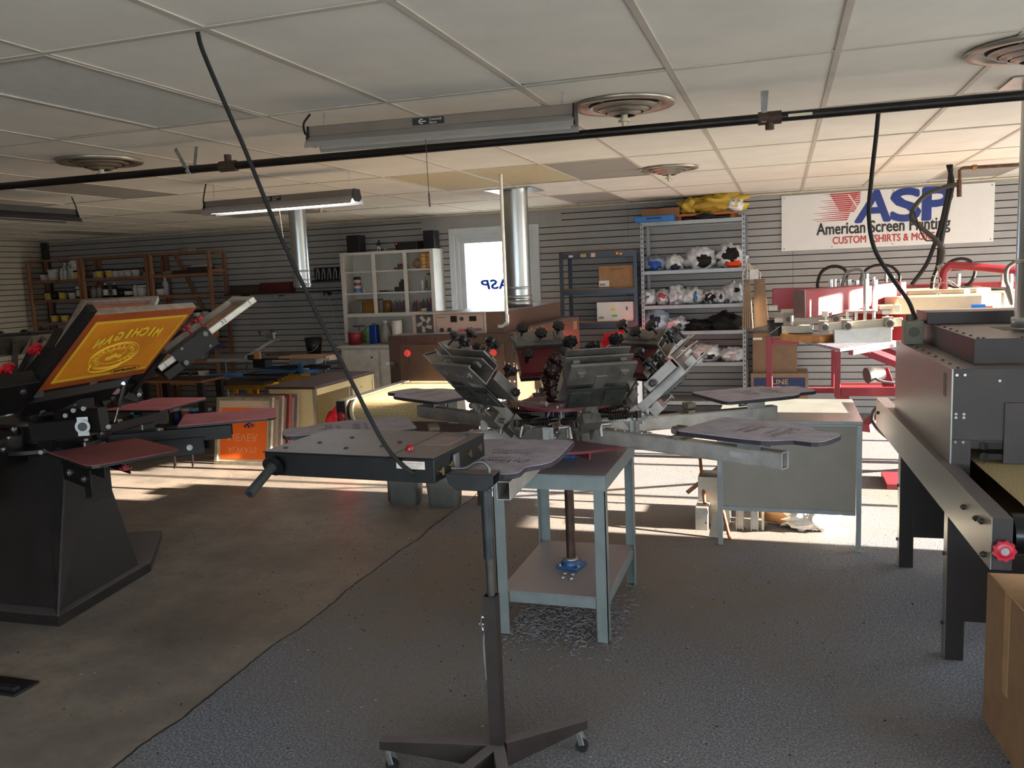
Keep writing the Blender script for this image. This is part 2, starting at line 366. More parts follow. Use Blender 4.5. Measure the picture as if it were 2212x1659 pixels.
# ---- big sign
sg = thing('wall_sign', 'long white shop sign with red flag and blue letters on the slat wall', 'sign', (1.015, WY1-.02, 1.795))
si = sg.matrix_basis.inverted(); SY = WY1-.026
b = MB(sg); b.box(-.018, 2.048, SY, WY1-.0125, 1.795, 2.39); b.build('sign_board', mt('dcdad6', .45, 0, .02, 6), sg, bev=.002)
b = MB(sg)
for px, pz in ((.01, 2.365), (1.1, 2.37), (2.02, 2.365), (.01, 1.82), (.5, 2.37), (.5, 1.82), (1.1, 1.82), (2.02, 1.82)): b.cyl((px, SY, pz), (px, SY-.003, pz), .006, n=8)
b.build('screw', mt('555555', .4, .8), sg)
def s5(x, y): p = aY(1600+x/3.606, 380+y/3.606, SY); return p.x, p.z
def stxt(s, x0, x1, base, top, mat, bold, shear=0.):
    xa, _ = s5(x0, base[0]); xb, _ = s5(x1, base[1]); _, za = s5(x0, base[0]); _, zb = s5(x0, top)
    text_mesh(s, face_M((xa, SY, za), (1,0,0), (0,0,1)), xb-xa, zb-za, mat, sg, bold=bold, shear=shear, root_inv=si)
BL = mt('13307e', .45, 0, 0); RS = mt('b02a28', .45, 0, 0); KS = mt('151515', .45, 0, 0)
stxt('A', 895, 1160, (360, 345), 128, BL, .05, .12); stxt('S', 1175, 1392, (350, 340), 112, BL, .06); stxt('P', 1422, 1640, (338, 325), 100, BL, .06)
stxt('American Screen Printing', 593, 1630, (490, 430), 372, KS, .025); stxt('CUSTOM TSHIRTS & MORE', 717, 1510, (531, 500), 476, RS, .03)
fl_ = MB(sg); xa, za = s5(635, 150); xb, zb = s5(940, 140); _, zc = s5(600, 372)
n = 14; H = (za-zc); W_ = xb-xa
for i in range(n):
    t0 = i/n; zt = za-H*t0+.012; zl = zt-H/n*.62
    right = xb-W_*(.05*i/n if i < 6 else .06+.30*((i-6)/8)**1.2); left = xa-W_*.02*i+W_*(.0 if i % 3 == 0 else (.12 if i % 3 == 1 else .24))*(1 if i else 1)-(W_*.05 if i > 8 else 0)
    if i > 9: right = xa+W_*(.75-.02*(i-9)); 
    fl_.prism([(left, zt-H/n*.5), (right, zt), (right-.01, zl), (left+.02, zl)], SY-.0012, SY-.0004, 'y')
for i in range(9):
    zt = za-H*i/n+.012+H/n*.1; x_l = xa+W_*(.2+.03*i); x_r = xb-W_*(.07+.05*i*.6); fl_.box(x_l, x_r, SY-.0011, SY-.0003, zt-H/n*1.0, zt-H/n*.3)
fl_.build('flag_emblem', RS, sg)
b = MB(sg); p0 = s5(835, 146); p1 = s5(918, 262); p2 = s5(930, 268); p3 = s5(850, 150)
b.prism([p0, p1, p2, p3], SY-.002, SY-.0013, 'y'); b.build('white_stripe', WHITE, sg)
# ---- ceiling fittings
RIB = 0 and mt('b9b4ab', .35, 0, .1, 120, b=.4, aniso=(1, 40, 1))
for (i, j), nm in trof.items():
    x0, y0 = GX+i*TW, GY+j*TD
    t = thing('recessed_light', {'front': 'unlit recessed ceiling light with ribbed lens, nearest the front left', 'left': 'unlit recessed ceiling light with ribbed lens above the dark hanging shop light'}[nm], 'ceiling light', (x0+TW/2, y0+TD/2, CH), group='recessed ceiling lights')
    b = MB(t); ring2 = [(x0+.004, x0+.03, y0, y0+TD), (x0+TW-.03, x0+TW-.004, y0, y0+TD)]
    for a in ring2: b.box(a[0], a[1], a[2]+.01, a[3]-.01, CH-.006, CH+.03)
    b.box(x0+.03, x0+TW-.03, y0+.01, y0+.03, CH-.006, CH+.03); b.box(x0+.03, x0+TW-.03, y0+TD-.03, y0+TD-.01, CH-.006, CH+.03); b.build('frame', mt('b0aba2', .5), t)
    b = MB(t)
    for q in range(60):
        yy = y0+.03+(TD-.06)*q/60; d = (TD-.06)/60
        b.add([(x0+.03, yy, CH+.004), (x0+TW-.03, yy, CH+.004), (x0+TW-.03, yy+d/2, CH-.001), (x0+.03, yy+d/2, CH-.001), (x0+TW-.03, yy+d, CH+.004), (x0+.03, yy+d, CH+.004)], [(0,3,2,1), (3,5,4,2)])
    b.build('ribbed_lens', mt('cfcbc1', .3, .1, .04, 10), t)
def vent(x, y, r, label, tilt=0):
    t = thing('ceiling_vent', label, 'ceiling vent', (x, y, CH-.004), 0, 'round ceiling vents')
    V = mt('a39c8f', .32, .6, .10, 8)
    b = MB(); b.lathe([(r, 0), (r, -.008), (r*.97, -.014), (r*.86, -.015), (r*.74, -.006), (r*.72, -.003), (r*.70, 0)], n=40); b.build('outer_ring', V, t)
    for k, q in enumerate((.66, .50, .34)):
        b = MB(); b.lathe([(r*q, -.012-.014*k), (r*(q-.12), -.026-.014*k), (r*(q-.13), -.024-.014*k), (r*(q-.02), -.009-.014*k), (r*q, -.012-.014*k)], n=40); b.build('cone_ring', V, t)
    b = MB(); b.lathe([(0, -.002), (r*.7, -.002)], n=36); b.build('duct_opening', mt('1b1714', .8), t)
    b = MB(); b.cyl((0,0,-.02), (0,0,-.07), .016, n=10); b.cyl((0,0,-.07), (0,0,-.08), .028, n=12); b.cyl((0,0,-.08), (0,0,-.1), .012, n=8); b.build('damper_knob', mt('c9c3a8', .4, .3), t)
    b = MB()
    for a in range(3): b.bar((0,0,-.03), (r*.70*math.cos(a*2.1), r*.70*math.sin(a*2.1), -.006), .012, .004)
    b.build('spoke', V, t); return t
for px, py, r, lb in ((1348, 228, .235, 'large round vent beside the front hanging shop light'), (217, 350, .235, 'round ceiling vent at the left, above the sprinkler pipe'), (1445, 365, .225, 'round ceiling vent in the middle distance above the silver shelves'), (2235, 105, .235, 'round ceiling vent cut off by the right edge'), (692, 437, .2, 'small round vent behind the lit shop light')):
    p = aZ(px, py, CH-.01); vent(p.x, p.y, r, lb)
# sprinkler pipe with hangers
pa, pb = aZ(0, 403, 2.31), aZ(2200, 207, 2.31); d = (pb-pa).normalized(); PM = mt('1f1d1c', .4, .4, .3, 10)
t = thing('ceiling_pipe', 'long black pipe hung under the ceiling right across the room', 'pipe', tuple((pa+pb)/2))
b = MB(t); b.tube([pa-d*3, pb+d*2.2], .021, 14); b.build('pipe_run', PM, t)
def coup(px, py, w=.05, drop=False):
    q = pa+d*((aZ(px, py, 2.31)-pa).dot(d)); m = MB(t); m.tube([q-d*w, q-d*(w*.7), q+d*(w*.7), q+d*w], .029, 12); m.cyl(q, q+Vector((0,0,-.05 if drop else .06)), .02, n=10)
    m.build('pipe_tee', mt('4a3930', .7, .3, .3, 30), t)
coup(488, 358); coup(1663, 250, drop=True)
def hanger(px, py, dx):
    q = pa+d*((aZ(px, py, 2.31)-pa).dot(d)); m = MB(t); top = Vector((q.x+dx, q.y, CH-.004)); m.bar(q+Vector((0,-.023,-.02)), top, .022, .003, up=(0,1,0)); m.cut().bar(q+Vector((0,.023,-.02)), q+Vector((dx*-.3,.03,CH-2.31)), .022, .003, up=(0,1,0)); m.tube([q+Vector((0, .024*math.cos(a), .024*math.sin(a))) for a in [i*PI/6 for i in range(13)]], .003, 6)
    m.build('strap_hanger', GALV, t)
hanger(435, 370, -.09); hanger(1650, 252, .01)
b = MB(t); q = pa+d*((aZ(1730, 244, 2.31)-pa).dot(d)); b.bar(q-d*.05+Vector((0,-.022,0)), q+d*.05+Vector((0,-.022,0)), .012, .003, up=(0,1,0)); b.build('pipe_sticker', mt('cfc5a8', .6), t)
# hanging shop lights
def chain(mb, p0, p1, n):
    p0, p1 = Vector(p0), Vector(p1)
    for i in range(n):
        a = p0.lerp(p1, i/n); c = p0.lerp(p1, (i+1.35)/n); m_ = (a+c)/2; L_ = (c-a).length/2
        ax = Vector((1,0,0)) if i % 2 else Vector((0,1,0)); pts = [m_+ax*(.005*math.cos(k*PI/4))+Vector((0,0,L_*math.sin(k*PI/4))) for k in range(9)]
        mb.tube(pts, .0013, 4, False)
def shop_light(P0, P1, lit, label, lab=True, dark=False, cord_end='r'):
    P0, P1 = Vector(P0), Vector(P1); L_ = (P1-P0).length; az = math.atan2((P1-P0).y, (P1-P0).x)
    t = thing('shop_light', label, 'hanging light', tuple(P0), az, 'hanging shop lights')
    hs = mt('3a3836' if dark else '766c63', .5, .2, .08, 8); wh = mt('26262a' if dark else '8f8b88', .4, 0, .05, 8)
    b = MB(); b.box(0, L_, -.035, .035, -.045, 0); b.build('ballast_housing', hs, t, bev=.004)
    b = MB(); pr = [(-.035,-.045), (-.075,-.075), (-.085,-.10), (-.083,-.10), (-.072,-.077), (-.032,-.047), (.032,-.047), (.072,-.077), (.083,-.10), (.085,-.10), (.075,-.075), (.035,-.045)]
    b.prism([(a, c) for a, c in pr], .0, L_, 'x'); b.build('reflector', wh, t)
    for x_ in (-.002, L_-.006):
        b = MB(); b.prism([(-.04,-.0), (.04,0), (.06,-.06), (.03,-.085), (-.03,-.085), (-.06,-.06)], x_, x_+.008, 'x'); b.build('end_cap', BLACK, t)
    for y_ in ((0,) if lit else (-.03, .03)):
        b = MB(); b.cyl((.03, y_, -.078), (L_-.03, y_, -.078), .0145, n=12); b.build('fluorescent_tube', mt('f4f8ff', .3, 0, 0, e=14.) if lit else mt('b9b6b2', .3, 0, .02), t)
    for x_ in (.06, L_-.06):
        b = MB(); chain(b, (x_, 0, 0), (x_+.01, 0, CH-P0.z-.003), 7); b.build('hanging_chain', GALV, t)
    if lab:
        b = MB(); b.box(L_*.41, L_*.53, -.0365, -.0349, -.036, -.006); lp = b.build('brand_plate', BLACK, t)
        text_mesh('Commercial\nElectric', face_M((L_*.475, -.037, -.033), (1,0,0), (0,0,1)), L_*.045, .024, WHITE, lp, ext=.0006, align='LEFT')
        m = MB(); m.tube([(L_*.445+.012*math.cos(a), -.0372, -.021+.009*math.sin(a)) for a in [PI/3+i*PI/9 for i in range(13)]], .0018, 5); m.bar((L_*.445-.008, -.0372, -.021), (L_*.445+.02, -.0372, -.021), .002, .003); m.build('emblem', WHITE, lp)
    b = MB(); e = 0 if cord_end == 'l' else L_; sg_ = -1 if cord_end == 'l' else 1
    b.tube(smooth_pts([(e, 0, -.03), (e+sg_*.03, 0, -.025), (e+sg_*.035, 0, .02), (e+sg_*.0, 0, CH-P0.z-.003)]), .005, 6); b.build('power_lead', RUBBER, t)
    return t, L_
t, L1 = shop_light(aZ(672, 276, 2.37), aZ(672, 276, 2.37)+(aZ(1243, 226, 2.37)-aZ(672, 276, 2.37)), False, 'unlit shop light with brown housing hanging nearest the camera', cord_end='l')
b = MB(); b.tube([(L1*.46, -.05, -.1), (L1*.462, -.05, -.33)], .0016, 6); b.cyl((L1*.462, -.05, -.33), (L1*.463, -.05, -.39), .004, n=8); b.build('pull_cord', mt('4a3a30', .6), t)
t, L2 = shop_light(aZ(448, 436, 2.3), aZ(770, 408, 2.3), True, 'shop light with its bright tube switched on', cord_end='l')
b = MB(); b.tube([(L2*.51, -.03, -.09), (L2*.53, -.03, -.42)], .0022, 6); b.build('pull_cord', mt('cfc4a8', .5), t)
shop_light((-5.42, 4.25, 2.33), (-5.42, 5.47, 2.33), False, 'dark shop light at the left edge, turned away from the camera', lab=False, dark=True)
# flues and conduit
def flue(x, y, z0, r, label, collars):
    t = thing('flue_pipe', label, 'flue pipe', (x, y, z0)); b = MB(t); b.tube([(x, y, z0), (x, y, CH-.002)], r, 28); b.build('pipe', mt('b4b9ba', .30, .92, .04, 4, aniso=(6, 6, .4)), t)
    for z_, h_, k in collars:
        b = MB(t); b.lathe([(r, 0), (r*k, .004), (r*k, h_-.004), (r, h_)], (x, y, z_), 28); b.build('collar', GALV, t)
    b = MB(t); b.box(x-r*1.9, x+r*1.9, y-r*1.9, y+r*1.9, CH-.008, CH-.003); b.build('ceiling_plate', GALV, t)
    return t
pf = aZ(1117, 412, CH); flue(pf.x-.0, 7.5, 1.372, .117, 'thick galvanised flue rising from the brown dryer', [(1.372, .06, 1.1), (1.44, .035, 1.06), (1.53, .025, 1.04)])
pf2 = aZ(645, 447, CH); flue(-4.66, 7.55, 1.63, .085, 'thinner galvanised flue ending open above the workbench area', [(1.78, .02, 1.06), (1.69, .02, 1.03), (1.64, .03, 1.05)])
flue(aY(2201, 400, 4.45).x+.078, 4.45, 1.325, .078, 'dusty galvanised flue on the black dryer at the right edge', [(1.325, .05, 1.15), (1.62, .02, 1.05)])
t = thing('conduit', 'thin white conduit dropping from the ceiling to the control box', 'conduit', (-2.06, 6.26, 1.3))
b = MB(t); b.tube([(-2.06, 6.26, 1.30), (-2.06, 6.26, CH)], .014, 12); b.build('tube', mt('d8d4c8', .35, .3), t); b = MB(t); b.tube(smooth_pts([(-2.06, 6.26, 1.34), (-2.06, 6.26, 1.30), (-2.09, 6.26, 1.27), (-2.13, 6.26, 1.27)]), .02, 10); b.cyl((-2.06,6.26,1.36), (-2.06,6.26,1.31), .022); b.build('elbow', STEEL, t)
# cords
def cord(label, pts, r, name='power_cord', mat=RUBBER, k=8): return tag(MB().tube(smooth_pts(pts, k), r, 10).build(name, mat), label, 'cord')
# ================================================================= FOREGROUND
# ---- flash dryer on its stand
FY = 2.45; FXP = -.9
t = thing('flash_dryer', 'black flash dryer with a flat square heater head on a pole stand, nearest the camera', 'flash dryer', (FXP, FY, 0))
F = T(-1.345, 2.585, 0)@rotm(-.05)
HX, HY = .318, .205; HB = mt('17191b', .38, .35, .2, 10, dust=.5); HB2 = mt('1a1c1e', .4, .35, .2, 10)
b = MB(t); b.M = F; b.box(-HX, HX, -HY, HY, 1.03, 1.107); b.build('heater_housing', HB2, t, bev=.003)
b = MB(t); b.M = F; b.box(-HX-.004, HX-.16, -HY-.004, HY+.002, 1.1075, 1.112); b.box(HX-.157, HX+.002, -HY-.004, HY+.002, 1.1075, 1.112); b.build('top_cover', HB, t, bev=.0015)
b = MB(t); b.M = F; b.box(-HX+.03, HX-.03, -HY+.03, HY-.03, 1.022, 1.03); b.build('heating_panel', mt('4a4540', .8), t)
b = MB(t); b.M = F
for x, y in ((-.2, -.05), (-.13, .05), (-.05, -.12), (.09, .0), (.06, -.07), (-.27, -.15), (.27, .17)): b.cut().lathe([(.009, 0), (.007, .004), (0, .005)], (x, y, 1.112), 10)
b.build('vent_screw', mt('3a3634', .6, .3), t)
b = MB(t); b.M = F; b.box(HX-.13, HX-.035, -.02, .12, 1.1122, 1.1132); b.build('rating_label', mt('8d7c7a', .5), t, label='faded warning sticker')
b = MB(t); b.M = F; b.lathe([(.014, 0), (.014, .008), (.011, .015), (0, .017)], (HX-.135, -.105, 1.112), 16); b.build('indicator_lamp', mt('8e1119', .25), t, label='red indicator lamp')
b = MB(t); b.M = F; b.box(HX-.13, HX-.03, -HY-.0055, -HY-.004, 1.075, 1.1); lb = b.build('hazard_label', mt('cdc6bb', .5), t, label='white shock hazard sticker')
text_mesh('ELECTRIC SHOCK HAZARD', t.matrix_basis.inverted()@F@face_M((HX-.125, -HY-.0057, 1.09), (1,0,0), (0,0,1)), .09, .006, mt('b23a2a', .5, 0, 0), lb, ext=.0002)
text_mesh('Disconnect from power\nbefore servicing', t.matrix_basis.inverted()@F@face_M((HX-.118, -HY-.0057, 1.077), (1,0,0), (0,0,1)), .075, .01, BLACK, lb, ext=.0002)
b = MB(t); b.M = F
for y, z in ((-.16, 1.06), (-.09, 1.065), (.06, 1.07), (.15, 1.072)): b.cut().cyl((HX, y, z), (HX+.008, y, z), .008, n=10); b.box(HX+.006, HX+.013, y-.002, y+.002, z-.012, z+.012)
b.build('wing_bolt', mt('8d7f55', .35, .8), t)
# handle with round guard
b = MB(t); h0 = Vector((-1.625, 2.375, 1.07)); hd = Vector((-.05, -.88, -.42)).normalized(); b.tube([h0, h0+hd*.012], .036, 28); b.build('handle_guard', HB2, t, bev=.003)
b = MB(t); e = h0+hd*.15; b.tube([h0+hd*.01, h0+hd*.03, h0+hd*.145, e], .017, 18, rr=[.019, .0155, .0165, .0165]); b.k = 1; b.tube([e+hd*.0002, e+hd*.0006], .010, 16); b.build('handle_grip', [mt('2a3030', .6, 0, .15, 30), RUBBER], t)
# bracket, pole, sleeve, base
b = MB(t); b.M = F; b.box(HX+.001, HX+.012, -.075, -.035, 1.035, 1.095); b.build('mount_plate', DSTEEL, t, bev=.003)
b = MB(t)
for yy in (2.405, 2.475): b.prism([(-1.02, 1.052), (-.86, 1.052), (-.86, 1.022), (-.885, 1.0), (-.985, 1.0), (-1.01, 1.02)], yy, yy+.006, 'y')
b.box(-1.015, -.86, 2.411, 2.475, 1.047, 1.053); b.box(-.985, -.885, 2.411, 2.475, .999, 1.004); b.build('swivel_bracket', mt('26282a', .4, .5, .15, 12, dust=.3), t, bev=.002)
b = MB(t); b.tube(smooth_pts([(-1.01, 2.44, 1.063), (-.96, 2.44, 1.066), (-.93, 2.44, 1.083), (-.90, 2.44, 1.085), (-.885, 2.44, 1.07), (-.882, 2.44, 1.05)]), .0055, 8); b.build('hook_rod', DSTEEL, t)
za, zb, zc = aY(1056, 1205, FY).z, aY(1062, 1285, FY).z, aY(1062, 1278, FY).z
b = MB(t); b.tube([(FXP, FY, za), (FXP, FY, 1.0)], .0185, 22); b.build('pole_sleeve', mt('3a3e40', .4, .6, .2, 14), t)
b = MB(t); b.tube([(FXP, FY, .5), (FXP, FY, za+.01)], .0135, 20); b.build('inner_pole', mt('5a5856', .35, .75, .25, 14), t)
q = zb; st = .021
b = MB(t)
for i, (a0, a1, c0, c1) in enumerate(((-st, st, -st, -st+.004), (-st, st, st-.004, st), (-st, -st+.004, -st+.004, st-.004), (st-.004, st, -st+.004, st-.004))): b.box(FXP+a0, FXP+a1, FY+c0, FY+c1, .06, q)
b.build('square_post', mt('2e2926', .55, .4, .3, 10), t)
LG = mt('29221f', .6, .35, .3, 10, dust=.35)
for tip in ((-1.31, 2.41), (-.665, 2.70), (-.72, 2.05), (-1.06, 2.03)):
    b = MB(t); a = Vector((FXP, FY, 0)); c = Vector((*tip, 0)); dd = (c-a).normalized(); s_ = dd.cross(Vector((0,0,1)))
    vs = []
    for k in (-1, 1):
        for p, z0, z1 in ((a+dd*.02, .05, .135), (c, .085, .115)):
            vs += [p+s_*(.02*k)+Vector((0,0,z0)), p+s_*(.02*k)+Vector((0,0,z1))]
    b.add(vs, [(0,2,3,1), (4,5,7,6), (1,3,7,5), (0,4,6,2), (0,1,5,4), (2,6,7,3)]); lg = b.build('leg', LG, t, bev=.002)
    b = MB(t); p = c-dd*.025; b.tube([p+Vector((0,0,.085)), p+Vector((0,0,.066))], .013, 12); b.bar(p+Vector((0,.01,.07)), p+Vector((.012,.014,.03)), .006, .02); b.bar(p+Vector((0,-.01,.07)), p+Vector((.012,-.014,.03)), .006, .02); b.build('caster_fork', STEEL, lg)
    b = MB(t); b.cyl(p+Vector((.01,-.009,.022)), p+Vector((.01,.009,.022)), .022, n=20); b.build('caster_wheel', RUBBER, lg)
# locking pliers hanging on the post
px = FXP-.03; zt = aY(1036, 1335, FY).z
t = thing('locking_pliers', 'chrome locking pliers clamped on the black pole stand and hanging down', 'pliers', (px, FY-.0, zt))
b = MB(t); zq = zt; b.tube(smooth_pts([(px+.008, FY, zq), (px-.006, FY, zq+.004), (px-.008, FY, zq-.03), (px+.004, FY, zq-.05)]), .005, 8); b.tube(smooth_pts([(px+.008, FY-.004, zq), (px+.006, FY-.004, zq-.028), (px+.001, FY-.004, zq-.05)]), .005, 8); b.cyl((px-.016, FY, zq-.02), (px+.012, FY, zq-.02), .003); b.build('jaw', CHROME, t)
b = MB(t); b.tube(smooth_pts([(px+.003, FY, zq-.05), (px-.002, FY, zq-.08), (px-.001, FY, zq-.16), (px+.002, FY, zq-.21)]), .0065, 10); b.build('handle', STEEL, t)
b = MB(t); b.tube(smooth_pts([(px+.008, FY, zq-.06), (px+.012, FY, zq-.10), (px+.011, FY, zq-.16), (px+.004, FY, zq-.2)]), .0045, 8); b.build('handle', STEEL, t)
b = MB(t); b.cyl((px+.002, FY, zq-.208), (px+.003, FY, zq-.235), .0045, n=10); b.cyl((px+.003, FY, zq-.233), (px+.003, FY, zq-.243), .0075, n=12); b.build('adjusting_screw', CHROME, t)
cp = [(427, 68, 2.26, CH), (440, 115, 2.27), (497, 250, 2.31), (532, 330, 2.33), (610, 520, 2.36), (700, 708, 2.37), (765, 835, 2.37), (822, 945, 2.36), (862, 998, 2.355), (890, 1020, 2.36), (903, 1021, 2.378)]
pts = [aZ(427, 70, CH-.002)]+[aY(x, y, Y) for x, y, Y, *_ in cp[1:]]
c = cord('thick black cord falling from the ceiling to the flash dryer', pts, .0072)
tg = MB(); tg.tube([pts[-1]+Vector((-.012, -.008, 0)), pts[-1]+Vector((.004, .012, 0))], .015, 14)
g = tg.build('strain_relief', RUBBER, None); g.location -= c.location; g.parent = c
# ---- blue-grey steel table
TBL = mt('707a7a', .45, .15, .1, 10, dust=.85); TB2 = mt('707a7a', .42, .15, .08, 10)
t = thing('steel_table', 'blue-grey steel work table with a dusty lower shelf under the screen press', 'table', (-1.007, 3.92, 0))
tx0, tx1, ty0, ty1, tz = -1.272, -.742, 3.535, 4.305, .777
b = MB(t); b.box(tx0, tx1, ty0, ty1, tz-.006, tz); b.box(tx0, tx1, ty0, ty0+.004, tz-.07, tz-.006); b.box(tx0, tx1, ty1-.004, ty1, tz-.07, tz-.006); b.box(tx0, tx0+.004, ty0+.004, ty1-.004, tz-.07, tz-.006); b.box(tx1-.004, tx1, ty0+.004, ty1-.004, tz-.07, tz-.006); b.build('tabletop', TBL, t, bev=.003)
for x, sx in ((tx0+.004, 1), (tx1-.004, -1)):
    for y, sy in ((ty0+.0045, 1), (ty1-.0045, -1)):
        b = MB(t); b.box(*sorted((x, x+sx*.052)), *sorted((y, y+sy*.004)), 0, tz-.008); b.box(*sorted((x, x+sx*.004)), *sorted((y, y+sy*.052)), 0, tz-.008); b.box(*sorted((x, x+sx*.052)), *sorted((y, y+sy*.052)), 0, .004); b.build('leg', TB2, t)
b = MB(t); b.box(tx0+.012, tx1-.012, ty0+.012, ty1-.012, .208, .214); b.box(tx0+.06, tx1-.06, ty0+.010, ty0+.014, .16, .208); b.box(tx0+.06, tx1-.06, ty1-.014, ty1-.010, .16, .208); b.box(tx0+.010, tx0+.014, ty0+.06, ty1-.06, .16, .208); b.box(tx1-.014, tx1-.010, ty0+.06, ty1-.06, .16, .208); b.build('lower_shelf', TBL, t, bev=.002)
for i, (x, y) in enumerate(((-1.01, 3.80), (-.97, 3.795), (-1.005, 3.745), (-.965, 3.74))):
    o = MB().lathe([(.0, .012), (.008, .011), (.011, .006), (.011, 0), (0, 0)], (x, y, .2145), 12).build('loose_bolt', STEEL)
    tag(o, 'loose bolt head lying on the table\'s lower shelf in front of the blue bearing', 'bolt', 'loose bolts on the lower shelf')
# ---- six-arm screen printing press
PX, PY = -1.003, 3.91
PR = thing('screen_printing_press', 'six-arm manual screen printing press with black knobs standing on the blue-grey table', 'screen press', (PX, PY, tz))
PZ = -tz
def L(): m = MB(); m.M = T(0, 0, PZ); return m          # press-local: x, y from the axis, z = height above floor
m = L(); m.tube([(0,0,.235), (0,0,.86)], .023, 20); m.build('main_shaft', mt('54443c', .4, .7, .25, 12), PR)
m = L(); m.tube([(0,0,.872), (0,0,.962)], .034, 24); m.build('chrome_tube', CHROME, PR)
BLUE = mt('1d4c7c', .45, .2, .15, 14, dust=.35)
for z in (.2145, .7775):
    m = L(); m.prism([(a*.058+c*.012, c*.058-a*.012) for a, c in ((-1,-1), (1,-1), (1,1), (-1,1))], z, z+.018); m.lathe([(.05, .018), (.048, .036), (.034, .042), (.024, .042)], (0,0,z), 28)
    br = m.build('flange_bearing', BLUE, PR, bev=.004)
    m = L()
    for a in (-1, 1):
        for c in (-1, 1): m.cyl((a*.046, c*.046, z+.018), (a*.046, c*.046, z+.027), .008, n=6)
    m.lathe([(.033, .041), (.031, .05), (.0235, .05)], (0,0,z), 24); m.build('bearing_bolts', STEEL, br)
m = L(); m.tube([(0,0,.856), (0,0,.868)], .33, 64); m.build('lower_disc', MAROON, PR, bev=.002)
for k in range(6):
    a = math.radians(2.5+60*k); m = L(); m.M = m.M@rotm(a); m.prism([(.05, .855), (.32, .855), (.32, .825), (.06, .80)], -.004, .004, 'y'); m.build('gusset', MAROON, PR)
m = L(); m.tube([(0,0,1.035), (0,0,1.048)], .235, 56); m.build('upper_disc', MAROON, PR, bev=.002)
m = L(); m.tube([(0,0,.962), (0,0,.985)], .105, 6); m.tube([(0,0,.985), (0,0,1.035)], .04, 20); m.build('upper_hub', BLACK, PR, bev=.003)
m = L()
for k in range(6): a = math.radians(30+60*k); m.cut().cyl((.09*math.cos(a), .09*math.sin(a), .94), (.09*math.cos(a), .09*math.sin(a), 1.05), .017, n=12); m.cut().cyl((.17*math.cos(a), .17*math.sin(a), 1.048), (.17*math.cos(a), .17*math.sin(a), 1.056), .01, n=6)
m.build('spindle_bolt', CHROME, PR)
# pallet arm (built along +x, then turned)
PALM = mt('a09aa5', .75, 0, .14, 16, b=.15); PEDGE = mt('23202a', .6)
def pallet_poly(): 
    h = [(.0, .165), (.012, .185), (.03, .193), (.30, .193), (.385, .183), (.425, .160), (.455, .125), (.475, .108), (.505, .108), (.545, .108), (.567, .095), (.58, .06), (.582, .02)]
    return h+[(x, -y) for x, y in h[::-1]]
parts = []
m = L()
x0, x1, wv, z0, z1, th = .115, 1.14, .026, .869, .938, .004
m.box(x0, x1, -wv, wv, z1-th, z1); m.box(x0, x1, -wv, wv, z0, z0+th); m.box(x0, x1, -wv, -wv+th, z0+th, z1-th); m.box(x0, x1, wv-th, wv, z0+th, z1-th)
arm = m.build('pallet_arm', ALU, PR, bev=.0015)
m = L(); m.box(.36, .48, -.035, .035, .9382, .942); m.box(.40, .428, -.012, .012, .942, .992); m.box(.40, .404, -.024, .024, .942, .995)
for a, c in ((.37, -.022), (.37, .022), (.465, -.022), (.465, .022)): m.cyl((a, c, .942), (a, c, .948), .006, n=8)
m.build('register_post', STEEL, arm)
m = L(); m.box(.60, .70, -.035, .035, .9382, .942); m.box(.635, .67, -.03, .03, .942, .955)
for c in (-.017, .017): m.cyl((.63, c, .975), (.675, c, .975), .0175, n=14)
m.build('bearing_rollers', mt('7d7468', .6, .5, .3, 40), arm)
m = L()
for a in (.17, .23, .30): m.cut().cyl((a, 0, .938), (a, 0, .946), .008, n=6)
m.build('arm_bolt', STEEL, arm); m = L()
m.box(x1-.11-.12, x1-.11-.03, -wv-.001, -wv, .893, .918); ap = m.build('arm_plate', mt('a8a6a4', .5, .3), arm)
m = L(); m.box(.955, 1.055, -.045, -.040, .9385, .993); m.box(.955, 1.055, .040, .045, .9385, .993); m.box(.955, 1.055, -.040, .040, .955, .96); m.box(.945, 1.065, -.055, .055, .99, .9945); m.build('pallet_bracket', STEEL, arm)
m = L(); pp = pallet_poly(); m.k = 1; m.prism([(.752+x, y) for x, y in pp], .995, 1.011); m.k = 0; m.prism([(.754+x*.993, y*.985) for x, y in pp], 1.0105, 1.013); pal = m.build('pallet', [PALM, PEDGE], PR, bev=.002)
INK = mt('1b1820', .6, 0, .05)
def ptxt(s, r, w_, h_, shear=0.): return text_mesh(s, T(0, 0, PZ)@face_M((.752+r, w_/2, 1.0132), (0,-1,0), (1,0,0)), w_, h_, INK, pal, shear=shear, ext=.0002)
ptxt('DaVinson', .36, .20, .05, .45); ptxt('LANDSCAPING', .325, .13, .018); ptxt('Wood Mulch', .24, .15, .035, .4); ptxt('RETAINING & BRICKS', .205, .16, .013)
for k in range(6):
    az = math.radians(-87.5+60*k)
    if k == 0: A, Q = arm, pal
    else: A, Q = copy_tree(arm, PR), copy_tree(pal, PR)
    A.rotation_euler = (0, 0, az); Q.rotation_euler = (0, 0, az)
